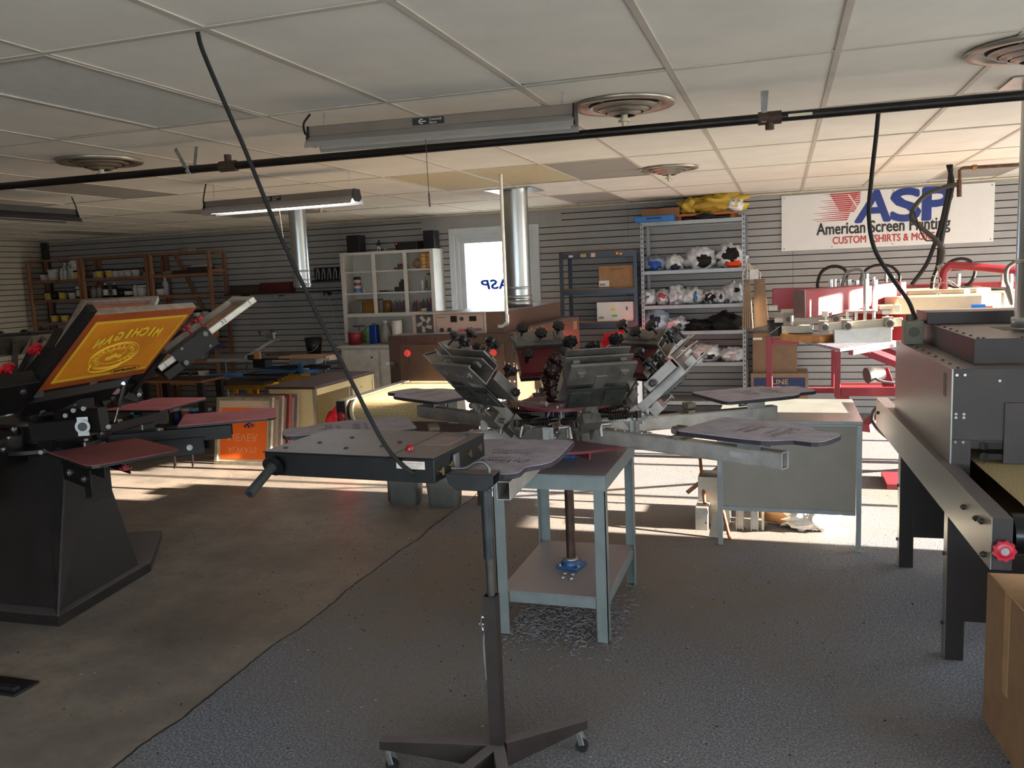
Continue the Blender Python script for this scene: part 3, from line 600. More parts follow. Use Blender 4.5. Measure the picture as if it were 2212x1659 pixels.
# print heads, raised: tilt frame at hinge
HT = T(0,0,PZ)@T(.33, 0, .985)@Matrix.Rotation(math.radians(-43), 4, 'Y')
def Hm(): m = MB(); m.M = HT.copy(); return m
HAL = mt('85817b', .4, .75, .22, 12, dust=.2); HDK = mt('4a4c49', .42, .7, .3, 9)
m = Hm(); m.box(-.03, .40, -.024, .024, -.022, .022); m.box(-.05, .05, -.034, -.028, -.05, .03); m.box(-.05, .05, .028, .034, -.05, .03)
head = m.build('print_head', HAL, PR, bev=.0015)
m = Hm(); m.k = 0; m.box(.17, .335, -.138, .138, .024, .03); m.k = 1; m.box(.172, .333, -.137, .137, .03, .066); m.k = 0; m.box(.17, .335, -.142, -.1375, .024, .07); m.box(.17, .335, .1375, .142, .024, .07); m.build('burgundy_carriage', [HAL, mt('5e1620', .5, 0, .1, 9)], head, label='burgundy box with alloy ends')
m = Hm(); m.box(.19, .325, -.128, .128, -.028, -.0225); m.box(.205, .305, -.118, -.032, -.036, -.028); m.box(.205, .305, .032, .118, -.036, -.028); m.cyl((.255, -.075, -.036), (.255, -.075, -.042), .011, n=6); m.cyl((.255, .075, -.036), (.255, .075, -.042), .011, n=6); m.build('underside_plate', HDK, head, bev=.001)
def cprof(m, x0, d, zt, zb, th=.006): m.box(x0, x0+th, -.138, .138, zb, zt); m.box(x0+th, x0+d, -.138, .138, zt-th, zt); m.box(x0+th, x0+d+.02, -.138, .138, zb, zb+th); m.box(x0+d+.014, x0+d+.02, -.138, .138, zb+th, zb+.014)
m = Hm(); cprof(m, .345, .105, .088, -.018); m.box(.36, .44, -.145, .145, .050, .056); m.box(.37, .40, -.145, .145, .088, .094)
for c in (-.09, .09): m.box(.405, .435, c-.017, c+.017, -.030, -.018); m.box(.415, .425, c-.007, c+.007, -.036, -.030)
for c in (-.10, .10): m.box(.375, .435, c-.018, c+.018, .088, .10); m.box(.40, .43, c-.014, c+.014, .03, .045)
m.build('frame_clamp', HAL, head, bev=.001)
for (kx, ky, kz, st_) in ((.41, -.10, .10, .045), (.41, .10, .10, .045), (.385, 0, .09, .035), (.25, -.095, .066, .05), (.25, .095, .066, .05)):
    m = Hm(); m.knob((kx, ky, kz), (0, 0, 1), .031, .024, 8, st_, .011 if kx < .3 else .006); m.build('knob', KNOBBLK, head)
def spring(m, p0, p1, r, turns, wr):
    p0, p1 = Vector(p0), Vector(p1); d_ = p1-p0; u_ = d_.orthogonal().normalized(); v_ = d_.normalized().cross(u_); n = turns*8
    m.tube([p0+d_*(i/n)+u_*r*math.cos(i*PI/4)+v_*r*math.sin(i*PI/4) for i in range(n+1)], wr, 5)
for c in (-.055, .055):
    m = L(); m.tube([(.12, c, .975), (.375, c, 1.0)], .0065, 8); spring(m, (.17, c, .98), (.36, c, .998), .0145, 15, .0035); m.tube([(.365, c-.0, .985), (.365, c, 1.015)], .013, 12); m.build('lift_spring', mt('3b342f', .45, .7, .2, 30), head)
m = L(); m.tube([(.335, -.12, .985), (.335, .12, .985)], .009, 12); m.tube([(.345, .07, .985), (.36, .07, .935)], .009, 10); m.tube([(.345, -.07, .985), (.36, -.07, .935)], .009, 10); m.prism([(.10, .963), (.36, .963), (.39, 1.0), (.36, 1.012), (.28, .985), (.10, .985)], -.042, -.037, 'y'); m.prism([(.10, .963), (.36, .963), (.39, 1.0), (.36, 1.012), (.28, .985), (.10, .985)], .037, .042, 'y'); m.build('hinge_bracket', STEEL, head)
m = Hm(); m.box(.08, .14, -.04, .04, -.075, -.028); m.tube([(.145, 0, -.055), (.19, 0, -.055)], .008, 10); m.tube([(.19, 0, -.055), (.198, 0, -.055)], .016, 12); m.tube([(.11, .04, -.05), (.11, .075, -.05)], .012, 10); m.build('height_stop', HAL, head)
m = Hm(); m.knob((.21, -.142, .045), (0, -1, 0), .018, .014, 5, .014); m.cut(); m.knob((.21, .142, .045), (0, 1, 0), .018, .014, 5, .014); m.build('wing_knob', KNOBBLK, head)
for k in range(6):
    H = head if k == 0 else copy_tree(head, PR); H.rotation_euler = (0, 0, math.radians(-62+60*k))
# dark red wax-like lump figure and wrench on the upper disc
t = MB(); cx, cy = PX-.045, PY+.02
for i, (dx, dy, dz, r) in enumerate(((0,0,.05,.06), (.01,0,.12,.065), (-.015,-.01,.19,.055), (.0,-.005,.25,.035), (.045,-.02,.16,.03), (-.055,.0,.13,.03), (-.02,-.03,.09,.045), (.035,.02,.07,.04), (.04,-.01,.22,.025))):
    t.blob((cx+dx*.95, cy+dy, 1.049+dz*.82), (r*.85, r*.85, r*.85), i, .6, 6.5, 24, 16, flat=1.0495)
t.lathe([(0, 0), (.055, 0), (.06, .012), (.055, .025), (.03, .03)], (cx, cy, 1.049), 20)
tag(t.build('figurine', mt('2a0f12', .3, 0, .3, 30, b=.3)), 'small dark maroon lumpy figurine standing on the press\'s upper disc', 'figurine')
t = MB(); q0, q1 = Vector((PX-.20, PY-.10, 1.058)), Vector((PX-.08, PY-.16, 1.062)); t.bar(q0, q1, .014, .007); t.tube([q1, q1+Vector((.03, -.012, 0))], .012, 10); t.tube([q0+Vector((-.02,.012,0)), q0], .009, 8)
tag(t.build('wrench', STEEL), 'steel wrench lying on the maroon upper disc', 'tool')
# ---- black conveyor dryer at the right
DR = thing('conveyor_dryer', 'large black and steel conveyor dryer along the right edge', 'dryer', (.622, 4.1, 0), .037)
SS = mt('8f918b', .36, .8, .07, 3, aniso=(1, 14, 14)); DK = mt('2b2624', .42, .45, .16, 7, dust=.55); DKF = mt('2b2624', .5, .1, .2, 6)
W = 1.35
m = MB(); m.box(.04, .046, -.23, 1.17, .62, 1.2); m.build('side_panel', SS, DR, label='brushed steel side panel')
m = MB(); m.box(.048, W, -.22, 1.17, .86, 1.2); m.box(.048, .10, -.22, 1.17, .62, .86); m.box(W-.05, W, -.22, 1.17, .62, .86); m.box(.1, W-.05, 1.0, 1.16, .85, .86); m.build('oven_body', DK, DR, bev=.002)
m = MB(); m.k = 0; m.box(.046, W, -.226, -.2202, .90, 1.2); m.box(.046, .12, -.226, -.2202, .62, .8995); m.build('front_frame', DKF, DR, bev=.001)
m = MB(); m.box(.24, W-.06, -.233, -.2265, .80, 1.06); m.build('front_panel', DKF, DR, bev=.003)
m = MB(); m.box(.425, .435, -.2345, -.2332, .83, .945); m.build('height_slot', BLACK, DR)
m = MB(); m.knob((.43, -.233, .955), (0, -1, 0), .036, .018, 9, .012); kb = m.build('knob', mt('8f1420', .35), DR, label='red star knob')
m = MB(); m.cyl((.43, -.25, .955), (.43, -.266, .955), .015, n=14); m.build('knob_centre', STEEL, kb)
m = MB()
for x, z in ((.06, 1.175), (.09, 1.175), (.22, 1.15), (.06, 1.01), (.09, 1.01), (.06, .995), (.09, .995), (.06, .89), (.09, .89), (.06, .79), (.09, .79), (.06, .67), (.09, .67), (.5, 1.15), (.8, 1.15), (1.1, 1.15)): m.cut().cyl((x, -.226, z), (x, -.229, z), .006, n=10)
m.build('front_screw', CHROME, DR)
m = MB()
for z in (.875, .83, .785):
    m.cut().tube([(.17, -.2262, z), (.17, -.2275, z)], .017, 14); m.box(.17, .238, -.2275, -.2262, z-.012, z+.012)
m.build('notch', RUBBER, DR)
m = MB()
for i in range(3):
    for j in range(12): m.box(.0385, .0399, -.14+i*.022, -.14+i*.022+.014, 1.07+j*.0085, 1.07+j*.0085+.0045)
m.build('vent_slots', BLACK, DR)
m = MB(); m.box(.16, W-.08, -.06, 1.08, 1.2, 1.31); m.build('upper_housing', DK, DR, bev=.002)
m = MB()
for i in range(5): m.box(.38+.13*i, .47+.13*i, .35, .6, 1.3101, 1.3108)
m.build('louver', mt('4b4644', .7, 0, .2, 150), DR)
m = MB()
for i in range(9): m.cut().cyl((.18, -.04+i*.13, 1.31), (.18, -.04+i*.13, 1.316), .007, n=8); m.cut().cyl((.07, -.2+i*.15, 1.2), (.07, -.2+i*.15, 1.206), .007, n=8)
for i in range(7): m.cut().cyl((.2+i*.15, -.045, 1.31), (.2+i*.15, -.045, 1.316), .007, n=8)
m.build('top_screw', mt('3a3533', .5, .5), DR)
m = MB(); m.box(.14, W-.08, .84, 1.15, 1.3105, 1.375); m.build('exhaust_hood', DK, DR, bev=.003)
# conveyor
m = MB(); m.box(0, .003, -1.04, 1.62, .62, .80); m.build('side_rail', SS, DR, label='brushed steel conveyor rail')
m = MB(); m.box(.0032, .065, -1.04, 1.62, .62, .799); m.box(W+.03, W+.10, -1.04, 1.62, .62, .799); m.build('rail_channel', mt('2b2627', .5, .2, .12, 12, dust=.25), DR, bev=.002)
m = MB()
for y, z in ((-.68, .735), (-.86, .745), (-.93, .755), (-.97, .65), (1.5, .72)): m.cut().cyl((-.001, y, z), (-.010, y, z), .011, n=6); m.cyl((-.010, y, z), (-.016, y, z), .006, n=8)
m.build('rail_bolt', mt('3c3a38', .4, .6), DR)
m = MB(); m.knob((.035, -1.04, .695), (0, -1, 0), .034, .018, 9, .01); kb = m.build('knob', mt('a3162a', .35), DR, label='red star knob')
m = MB(); m.cyl((.035, -1.055, .695), (.035, -1.072, .695), .013, n=14); m.build('knob_centre', STEEL, kb)
m = MB(); m.cyl((.08, -.95, .72), (W, -.95, .72), .072, n=28); m.build('end_roller', mt('15171a', .25, .3), DR)
BELT = mt('8f7d55', .8, 0, .45, 160, b=.6)
m = MB(); ang = [PI/2+i*PI/10 for i in range(11)]
prof = [(1.5, .80)]+[(-.95-.078*math.sin(a-PI/2), .722+.078*math.cos(a-PI/2)) for a in ang]+[(1.5, .644)]
for i in range(len(prof)-1):
    (a, z_), (c, z2) = prof[i], prof[i+1]; m.add([(.14, a, z_), (.14, c, z2), (W-.02, c, z2), (W-.02, a, z_)], [(0,1,2,3)], True)
m.build('belt', BELT, DR)
m = MB(); m.box(.067, .13, -.85, 1.5, .70, .72); m.box(.1, W, .4, .42, .60, .80); m.build('bed_frame', BLACK, DR)
for y in (-.40, .72):
    for x, sgn in ((.004, 1), (W+.03, -1)):
        m = MB(); m.box(x, x+.07, y, y+.004, 0, .62); m.k = 1; m.box(x-.002 if sgn > 0 else x+.07, x if sgn > 0 else x+.072, y, y+.06, 0, .62)
        m.build('leg', [mt('1d1716', .5, .2, .1, 8), SS], DR)
    m = MB(); m.box(.075, W+.03, y+.005, y+.009, .17, .60); m.build('cross_panel', mt('1f1918', .5, .2, .1, 8), DR)
    m = MB()
    for z in (.15, .45): m.cut().cyl((.0, y+.03, z), (-.008, y+.03, z), .009, n=6)
    m.build('leg_bolt', BLACK, DR)
# junction box on the dryer
t = thing('junction_box', 'dusty grey electrical box on the far top corner of the black dryer', 'electrical box', (.66, 5.02, 1.2))
m = MB(t); m.box(.625, .72, 4.97, 5.09, 1.2005, 1.33); m.build('box', mt('6b6a5c', .6, .4, .15, 14, dust=.3), t, bev=.003)
m = MB(t); m.tube([(.672, 4.9698, 1.27), (.672, 4.968, 1.27)], .028, 20); m.tube([(.66, 5.04, 1.33), (.66, 5.04, 1.36)], .022, 14); m.build('knockout', mt('55544a', .6, .4), t)
pts = [aZ(1898, 238, CH-.002)]+[aY(x, y, Y) for x, y, Y in ((1893, 290, 4.9), (1882, 390, 4.95), (1877, 470, 4.98), (1890, 540, 5.0), (1930, 605, 5.02), (1962, 650, 5.03), (1978, 690, 5.04))]
cord('thick black cord looping from the ceiling to the black dryer\'s junction box', pts, .0115)
# ---- open cardboard box
t = thing('cardboard_box', 'plain open cardboard box at the bottom right corner', 'cardboard box', (.93, 2.9, 0))
bx0, bx1, by0, by1, bz = .69, 1.1, 2.62, 3.03, .545
m = MB(t); m.M = T(.69, 3.24, 0)@rotm(.085)@T(-.69, -3.24, 0)
def open_box(m, x0, x1, y0, y1, z0, z1, th=.005):
    m.box(x0, x1, y0, y1, z0, z0+th); m.box(x0, x0+th, y0, y1, z0+th, z1); m.box(x1-th, x1, y0, y1, z0+th, z1); m.box(x0+th, x1-th, y0, y0+th, z0+th, z1); m.box(x0+th, x1-th, y1-th, y1, z0+th, z1)
open_box(m, .69, 1.14, 2.72, 3.235, 0, .55); m.build('carton', CARD, t)
m = MB(t); m.M = T(.69, 3.24, 0)@rotm(.085)@T(-.69, -3.24, 0)
m.box(.699, .7005, 2.8, 3.1, .30, .545); m.build('inner_flap', mt('a87c52', .85), t)
m = MB(t); m.M = T(.69, 3.24, 0)@rotm(.085)@T(-.69, -3.24, 0); m.box(.6885, .6898, 3.0, 3.05, .2, .55); m.build('packing_tape', mt('b08a5e', .25), t)
# ================================================================= LEFT PRESS
LX, LY = -3.98, 3.65
LP = thing('screen_printing_press', 'large black screen printing press on a pyramid stand at the left edge', 'screen press', (LX, LY, 0))
def L2_(): return MB()
PKT = mt('b0636a', .7, 0, .16, 7, b=.1); PKD = mt('83484a', .7, 0, .16, 7, b=.1); BK = mt('151314', .45, .25, .3, 9); BKD = mt('201c1b', .55, .2, .25, 8, dust=.4)
m = MB(LP); m.prism([(-4.75, 3.10), (-3.48, 3.14), (-3.60, 3.93), (-4.0, 4.5), (-4.8, 4.2)], 0, .055); m.build('base_plate', BKD, LP, bev=.003)
m = MB(LP); 
# tapering stand: four sheets standing on the plate
top = [(-4.18, 3.45, .80), (-3.78, 3.45, .80), (-3.78, 3.80, .80), (-4.18, 3.80, .80)]; bot = [(-4.55, 3.2, .055), (-3.55, 3.22, .055), (-3.64, 3.88, .055), (-4.5, 4.1, .055)]
m.add(top+bot, [(0,1,5,4)[::-1], (1,2,6,5)[::-1], (2,3,7,6)[::-1], (3,0,4,7)[::-1], (0,1,2,3), (4,5,6,7)[::-1]]); m.build('pyramid_stand', BKD, LP, bev=.004)
m = MB(LP); m.add([(-3.79, 3.44, .82), (-3.62, 3.44, .82), (-3.485, 3.15, .056), (-3.56, 3.21, .056), (-3.80, 3.43, .82), (-3.63, 3.43, .82), (-3.49, 3.14, .056), (-3.565, 3.20, .056)], [(0,1,2,3), (7,6,5,4), (0,4,5,1), (1,5,6,2), (2,6,7,3), (3,7,4,0)]); m.build('stand_fin', BKD, LP)
m = MB(); m.tube([(0,0,.80), (0,0,1.02)], .12, 28); m.tube([(0,0,.83), (0,0,.85)], .34, 40); m.tube([(0,0,.97), (0,0,.985)], .26, 40); m.build('hub', BK, LP, bev=.003)
m = MB()
for k in range(8): m.cut().cyl((.28*math.cos(k*.785), .28*math.sin(k*.785), .85), (.28*math.cos(k*.785), .28*math.sin(k*.785), .862), .014, n=6)
m.build('hub_bolt', STEEL, LP)
# arm along +x
m = MB(); m.box(.22, 1.0, -.062, -.056, .775, .855); m.box(.22, 1.0, .056, .062, .775, .855); m.box(.22, .60, -.056, .056, .775, .781); m.box(.46, .84, -.075, -.063, .70, .80); m.box(.66, .666, -.05, .05, .62, .775); m.box(.76, .766, -.05, .05, .62, .775)
arm = m.build('pallet_arm', BK, LP, bev=.002)
m = MB()
for x, z in ((.56, .75), (.76, .745), (.30, .82)): m.cut().cyl((x, -.075, z), (x, -.084, z), .017, n=14); m.cyl((x, -.084, z), (x, -.09, z), .010, n=6)
m.cut().tube([(.6, 0, .80), (.6, 0, .86)], .02, 14); m.cut().cyl((.5, .03, .855), (.5, .03, .885), .006, n=8); m.build('arm_bolt', STEEL, arm)
for x in (.82, 1.1):
    m = MB(); m.knob((x, 0, .86), (0, 0, -1), .028, .018, 8, .02); m.build('knob', mt('7d1020', .3), arm, label='dark red star knob')
m = MB(); m.box(.78, 1.14, -.03, .03, .856, .884); m.build('pallet_block', BK, arm)
m = MB(); m.k = 1; pp = [(.72, -.215), (1.21, -.215), (1.245, -.20), (1.26, -.17), (1.26, .17), (1.245, .20), (1.21, .215), (.72, .215)]; m.prism(pp, .885, .897); m.k = 0; m.prism([(x, y*.995) for x, y in pp], .8965, .9005)
pal = m.build('pallet', [PKD, BLACK], LP)
for k, az in enumerate((-26, 34, 94, 154, 214, 274)):
    A, Q = (arm, pal) if k == 0 else (copy_tree(arm, LP), copy_tree(pal, LP)); A.rotation_euler = (0,0,math.radians(az)); Q.rotation_euler = (0,0,math.radians(az))
    if k in (1, 2): Q.data = Q.data.copy(); Q.data.materials[0] = PKT
m = MB(LP); c = aZ(295, 897, .85); m.bar(c+Vector((-.035,-.01,0)), c+Vector((.03,.02,.01)), .003, .045); m.build('tape_patch', mt('4b93b8', .7), LP, label='blue masking tape patch')
# heads: black clamps that hold the screens
def screen_frame(name, label, o, az, E, w, h, mesh_mat, frame=mt('a39b90', .38, .6, .2, 18), th=.036, extra=None, rot=0, invert=False):
    """o = hinge corner, U along the hinge, V outwards and up"""
    a, e = math.radians(az), math.radians(E); U = Vector((-math.sin(a), math.cos(a), 0)); V = Vector((math.cos(a)*math.cos(e), math.sin(a)*math.cos(e), math.sin(e)))
    Mx = face_M(o, U, V)
    n = Mx.to_3x3()@Vector((0,0,1))     # U x V
    t = thing(name, label, 'printing screen', tuple(Vector(o)+U*w/2)); f = .038
    R = t.matrix_basis.inverted()
    s = -1 if n.z < 0 else 1            # make local z point to the upper (inside) face
    def mb(): q = MB(t); q.M = Mx@Matrix.Diagonal((1, 1, s, 1)) if s < 0 else Mx; return q
    q = mb(); q.box(0, w, 0, f, 0, th); q.box(0, w, h-f, h, 0, th); q.box(0, f, f, h-f, 0, th); q.box(w-f, w, f, h-f, 0, th); q.build('frame', frame, t, bev=.003)
    q = mb(); q.box(.002, w-.002, .002, h-.002, -.0015, 0); q.build('mesh_panel', mesh_mat, t)
    return t, Mx, U, V, n*s, R, s
OR1 = mt('d08218', .5, 0, .12, 5, b=0); ORB = mt('96461a', .5, 0, .15, 8); YEL = mt('d9b22c', .5, 0, .08, 12)
o1 = (-3.36, 3.06, 1.215)
t, Mx, U, V, nz_, R, sgn = screen_frame('printing_screen', 'orange printing screen with yellow mirrored MICHIGAN stencil, clamped on the black press', o1, -1, 42, .69, .527, ORB)
def under(q): q.M = Mx; return q
dz = .0022 if sgn < 0 else -.0022
# U x V points down/out for this screen; draw on the underside
def flatbox(x0, x1, y0, y1, k=1): q = MB(t); q.M = Mx; q.box(x0, x1, y0, y1, *sorted((dz*k, dz*k*.75))); return q
q = flatbox(.045, .665, .045, .475); q.build('stencil_border', YEL, t)
q = flatbox(.062, .648, .068, .458, 1.4); q.build('emulsion', OR1, t)
def utext(s, x0, y0, w_, h_, mat, **k): return text_mesh(s, R@Mx@face_M((x0, y0, dz*2.0 if dz > 0 else dz*1.8), (1,0,0), (0,1,0)), w_, h_, mat, t, mirror=True, ext=0, **k)
YT = mt('f0cc3a', .5, 0, 0)
# MICHIGAN arched, reading mirrored from below
word = 'MICHIGAN'
for i, ch in enumerate(word):
    u = .545-.052*i; dy = .30+.045*(1-((i-2.5)/4)**2)
    if ch != 'I': utext(ch, u-.042, dy, .040, .060, YT, name='stencil_letter', bold=.07)
    else: utext(ch, u-.026, dy, .012, .060, YT, name='stencil_letter', bold=.07)
cxs, cys = .335, .205
def ell(q, cx, cy, rx, ry, r, z, rot=0, n=40, a0=0, a1=2*PI):
    ps = []
    for i in range(n+1):
        a = a0+(a1-a0)*i/n; x, y = rx*math.cos(a), ry*math.sin(a); ps.append((cx+x*math.cos(rot)-y*math.sin(rot), cy+x*math.sin(rot)+y*math.cos(rot), z))
    q.tube(ps, r, 6); return q
zz = dz*2.2
q = MB(t); q.M = Mx; ell(q, cxs, cys, .15, .098, .0025, zz); ell(q, cxs, cys, .138, .088, .0018, zz); ell(q, cxs, cys, .098, .058, .0012, zz)
for i in range(22):
    a = PI*.0+2*PI*i/22
    if 4.2 < a < 5.3: continue
    p0 = Vector((cxs+.106*math.cos(a), cys+.063*math.sin(a), zz)); p1 = Vector((cxs+.128*math.cos(a), cys+.080*math.sin(a), zz)); q.bar(p0, p1, .008 if i % 3 else .013, .001, up=(0,0,1))
q.prism([(cxs-.05, cys-.012), (cxs-.01, cys+.004), (cxs, cys+.02), (cxs+.012, cys+.004), (cxs+.055, cys-.002), (cxs+.05, cys-.026), (cxs+.01, cys-.012), (cxs-.01, cys-.03), (cxs-.04, cys-.032)], *sorted((zz, zz*.7)))
ps = [(cxs-.02, cys+.01), (cxs-.05, cys+.03), (cxs-.03, cys+.055), (cxs+.01, cys+.045), (cxs+.04, cys+.05), (cxs+.06, cys+.03), (cxs+.05, cys+.01)]; q.tube([(x, y, zz) for x, y in ps], .0012, 5)
ps = [(cxs-.12, cys-.05), (cxs-.10, cys-.10), (cxs-.03, cys-.118), (cxs+.07, cys-.10), (cxs+.10, cys-.065)]; q.tube(smooth_pts([(x, y, zz) for x, y in ps]), .003, 6); q.build('round_emblem', YT, t)
utext('ROTTY TROTH', .355, .205, .07, .010, YT, shear=.2)
BT = mt('33201a', .6, 0, 0)
utext('MotivePrint', .42, .062, .155, .020, BT, name='frame_stamp', shear=.3, bold=.01)
q = MB(t); q.M = Mx; ell(q, .50, .072, .105, .026, .0012, zz); q.build('stamp_oval', BT, t)
m = MB(LP)
# clamps of the orange screen's head
def obar(m, Mx, x0, x1, y0, y1, z0, z1): old = m.M.copy(); m.M = Mx; m.box(x0, x1, y0, y1, z0, z1); m.M = old
up_ = 1 if dz < 0 else -1
def ub(m, x0, x1, y0, y1, z0, z1): z0, z1 = sorted((z0*up_, z1*up_)); obar(m, Mx, x0, x1, y0, y1, z0, z1)
def nzb(*a): return a
m = MB(LP); ub(m, -.044, -.004, -.06, .56, -.006, .036); ub(m, -.30, -.052, -.12, .10, -.02, .055); ub(m, .694, .74, -.16, .17, -.012, .05); ub(m, .0, .69, -.20, -.09, .0, .05)
hd = m.build('screen_clamp', BK, LP, bev=.004)
m = MB(LP)
for x, y in ((-.20, -.06), (-.12, .05), (.1, -.15), (.3, -.15), (.55, -.15)): 
    z0 = -.020*up_; old = m.M; m.M = Mx; m.cut().cyl((x, y, z0), (x, y, z0-.012*up_), .014, n=14); m.M = old
m.build('clamp_bolt', DSTEEL, hd)
for x, y in ((-.08, .22), (-.16, .10)):
    m = MB(LP); m.M = Mx; m.knob((x, y, .05*up_), (0, 0, up_), .032, .022, 8, .02); m.build('knob', mt('99141f', .35), hd, label='red star knob')
m = MB(LP); a0 = Vector(o1)+U*.28-V*.18; m.bar(a0, Vector((LX+.24, LY-.12, 1.0)), .26, .07); m.bar(a0+Vector((0,-.12,-.05)), Vector((LX+.45, LY-.42, .90)), .03, .10); m.bar(a0+Vector((0,.14,-.05)), Vector((LX+.35, LY+.0, .90)), .03, .10)
m.build('lift_arm', BK, LP, bev=.004)
fp = aZ(180, 921, .98); m = MB(LP); nrm = Vector((.45, -.89, 0)); q = Vector((-3.30, 3.12, 0)); q = aY(180, 921, 3.12)
f = q; m.tube([f, f+nrm*.012], .034, 24); m.bar(f+Vector((0,0,.045)), f+Vector((0,0,-.045))+nrm*.001, .05, .008, up=nrm); m.k = 1; m.tube([f+nrm*.0121, f+nrm*.014], .021, 20); m.build('flange_bearing', [mt('8b8d8c', .4, .7), BLACK], LP)
m = MB(LP); m.bar(f+Vector((-.25,.1,.0)), f+Vector((.10,.03,.03)), .05, .12); m.bar(f+Vector((-.30,.0,-.03)), f+Vector((.0,.05,-.01)), .08, .09); m.build('bearing_block', BK, LP, bev=.004)
m = MB(LP); 
for px_, py_ in ((160, 886), (182, 882), (143, 897), (90, 976), (236, 921)): q = aY(px_, py_, 3.10); m.cut().tube([q, q+nrm*.014], .011, 10)
m.build('frame_bolt', DSTEEL, LP)
# middle head: plate with four bolts that holds the edge-on screen
o3 = (-3.29, 3.82, 1.216)
t3, M3, U3, V3, n3, R3, s3 = screen_frame('printing_screen', 'wooden-toned printing screen seen almost edge on, raised behind the orange screen', o3, 48, 33, .55, .66, mt('a8815f', .6, 0, .35, 9), frame=mt('b3b1aa', .35, .7, .15, 18))
q = MB(t3); q.M = M3@Matrix.Diagonal((1,1,s3,1)) if s3 < 0 else M3; q.box(.2, .34, .1, .5, .0005, .0015); q.build('ink_smear', mt('c9764a', .6, 0, .3, 12), t3)
q = MB(t3); q.M = M3; 
text_mesh('32', R3@face_M(Vector(o3)+V3*.42-U3*.0012+n3*.01, V3, n3), .035, .02, mt('4a4440', .6), t3, name='frame_number', ext=.0)
m = MB(LP); m.M = M3; s_ = s3
def b3(x0, x1, y0, y1, z0, z1): z0, z1 = sorted((z0*s_, z1*s_)); m.box(x0, x1, y0, y1, z0, z1)
b3(-.03, -.004, .10, .34, -.06, .055); b3(-.004, .16, .1, .34, .037, .05); b3(.554, .58, .10, .34, -.05, .05); b3(-.03, .58, .0, .12, -.06, -.012); hd3 = m.build('screen_clamp', BK, LP, bev=.003)
m = MB(LP); m.M = M3
for y, z in ((.13, -.035), (.31, .03), (.16, .04), (.29, -.04)): m.cut().cyl((-.03, y, z*s_), (-.042, y, z*s_), .014 if abs(z) < .036 else .008, n=14)
m.build('clamp_bolt', DSTEEL, hd3)
for y in (.26, .34):
    m = MB(LP); m.M = M3; m.knob((.06, y, .05*s_), (0,0,s_), .032, .02, 8, .045); m.build('knob', mt('99141f', .35), hd3, label='red star knob')
m = MB(LP); a0 = Vector(o3)+U3*.27; m.bar(a0, Vector((LX+.2, LY+.1, 1.0)), .2, .06); m.bar(aY(238, 838, 3.7), aY(300, 858, 3.85), .02, .07); m.bar(aY(258, 830, 3.75), aY(218, 870, 3.6), .02, .06); m.bar(aY(282, 822, 3.8), aY(304, 852, 3.85), .02, .03); m.build('lift_arm', BK, LP, bev=.003)
m = MB(LP); g0, g1 = aY(268, 832, 3.6), aY(247, 912, 3.55); m.tube([g0, g0.lerp(g1, .6)], .012, 12); m.k = 1; m.tube([g0.lerp(g1, .6), g1], .006, 10); m.build('gas_strut', [BLACK, CHROME], LP)
m = MB(LP); q = aY(254, 841, 3.66); m.M = T(*q); m.knob((0, 0, 0), (.3, -.95, 0), .025, .014, 9, .02); m.build('knob', mt('9a7072', .5), LP, label='faded pink star knob')
m = MB(LP)
for px_, py_ in ((268, 828), (237, 851), (302, 852)): q = aY(px_, py_, 3.66); m.cut().tube([q, q+nrm*.014], .011, 12)
m.build('frame_bolt', CHROME, LP)
o2 = (-3.93, 4.39, 1.31)
t2, M2, U2, V2, n2, R2, s2 = screen_frame('printing_screen', 'alloy-framed printing screen with bare mesh, raised furthest back on the black press', o2, 115.2, 27.8, .51, .61, mt('c0785a', .5, 0, .2, 6), frame=mt('a8a096', .3, .7, .15, 18))
m = MB(LP); m.M = M2
def b2(x0, x1, y0, y1, z0, z1): z0, z1 = sorted((z0*s2, z1*s2)); m.box(x0, x1, y0, y1, z0, z1)
b2(.514, .56, -.05, .2, -.02, .05); b2(-.05, -.004, -.05, .2, -.02, .05); b2(0, .51, -.16, -.02, .0, .04); m.build('screen_clamp', BK, LP, bev=.003)
m = MB(LP); m.bar(Vector(o2)+U2*.25-V2*.05, Vector((LX-.05, LY+.2, 1.0)), .18, .05); m.build('lift_arm', BK, LP)
m = MB(LP); q0, q1 = aY(12, 868, 3.3), aY(72, 745, 3.5); m.bar(q0, q1, .03, .012, up=(0,-1,0)); m.cut().bar(q0+Vector((.1,.05,0)), q1+Vector((.1,.1,-.06)), .22, .012, up=(.4,-.9,.2)); m.cut().bar(aY(22, 838, 3.1), aY(82, 838, 3.1), .06, .09); m.build('side_plate', BK, LP)
t = thing('desk_toy', 'small gold figure on a round black puck among the machines at the far left', 'ornament', tuple(aY(36, 912, 4.0)))
q = aY(38, 910, 4.0); m = MB(t); m.lathe([(0,0), (.04,0), (.042,.03), (.036,.036), (0,.036)], tuple(q), 20); m.build('puck', BLACK, t)
m = MB(t); m.blob((q.x, q.y, q.z+.06), (.022,.02,.026), 2, .3, 3); m.blob((q.x, q.y, q.z+.09), (.014,.014,.015), 4, .2, 3); m.build('gold_figure', mt('c99a26', .25, .9, .05), t)
m = MB(); m.tube([(q.x-.02, q.y-.02, .986), (q.x-.02, q.y-.02, q.z-.001)], .085, 24); tag(m.build('stand_disc', mt('6f7476', .35, .8)), 'grey metal disc under the small gold figure', 'machine part')
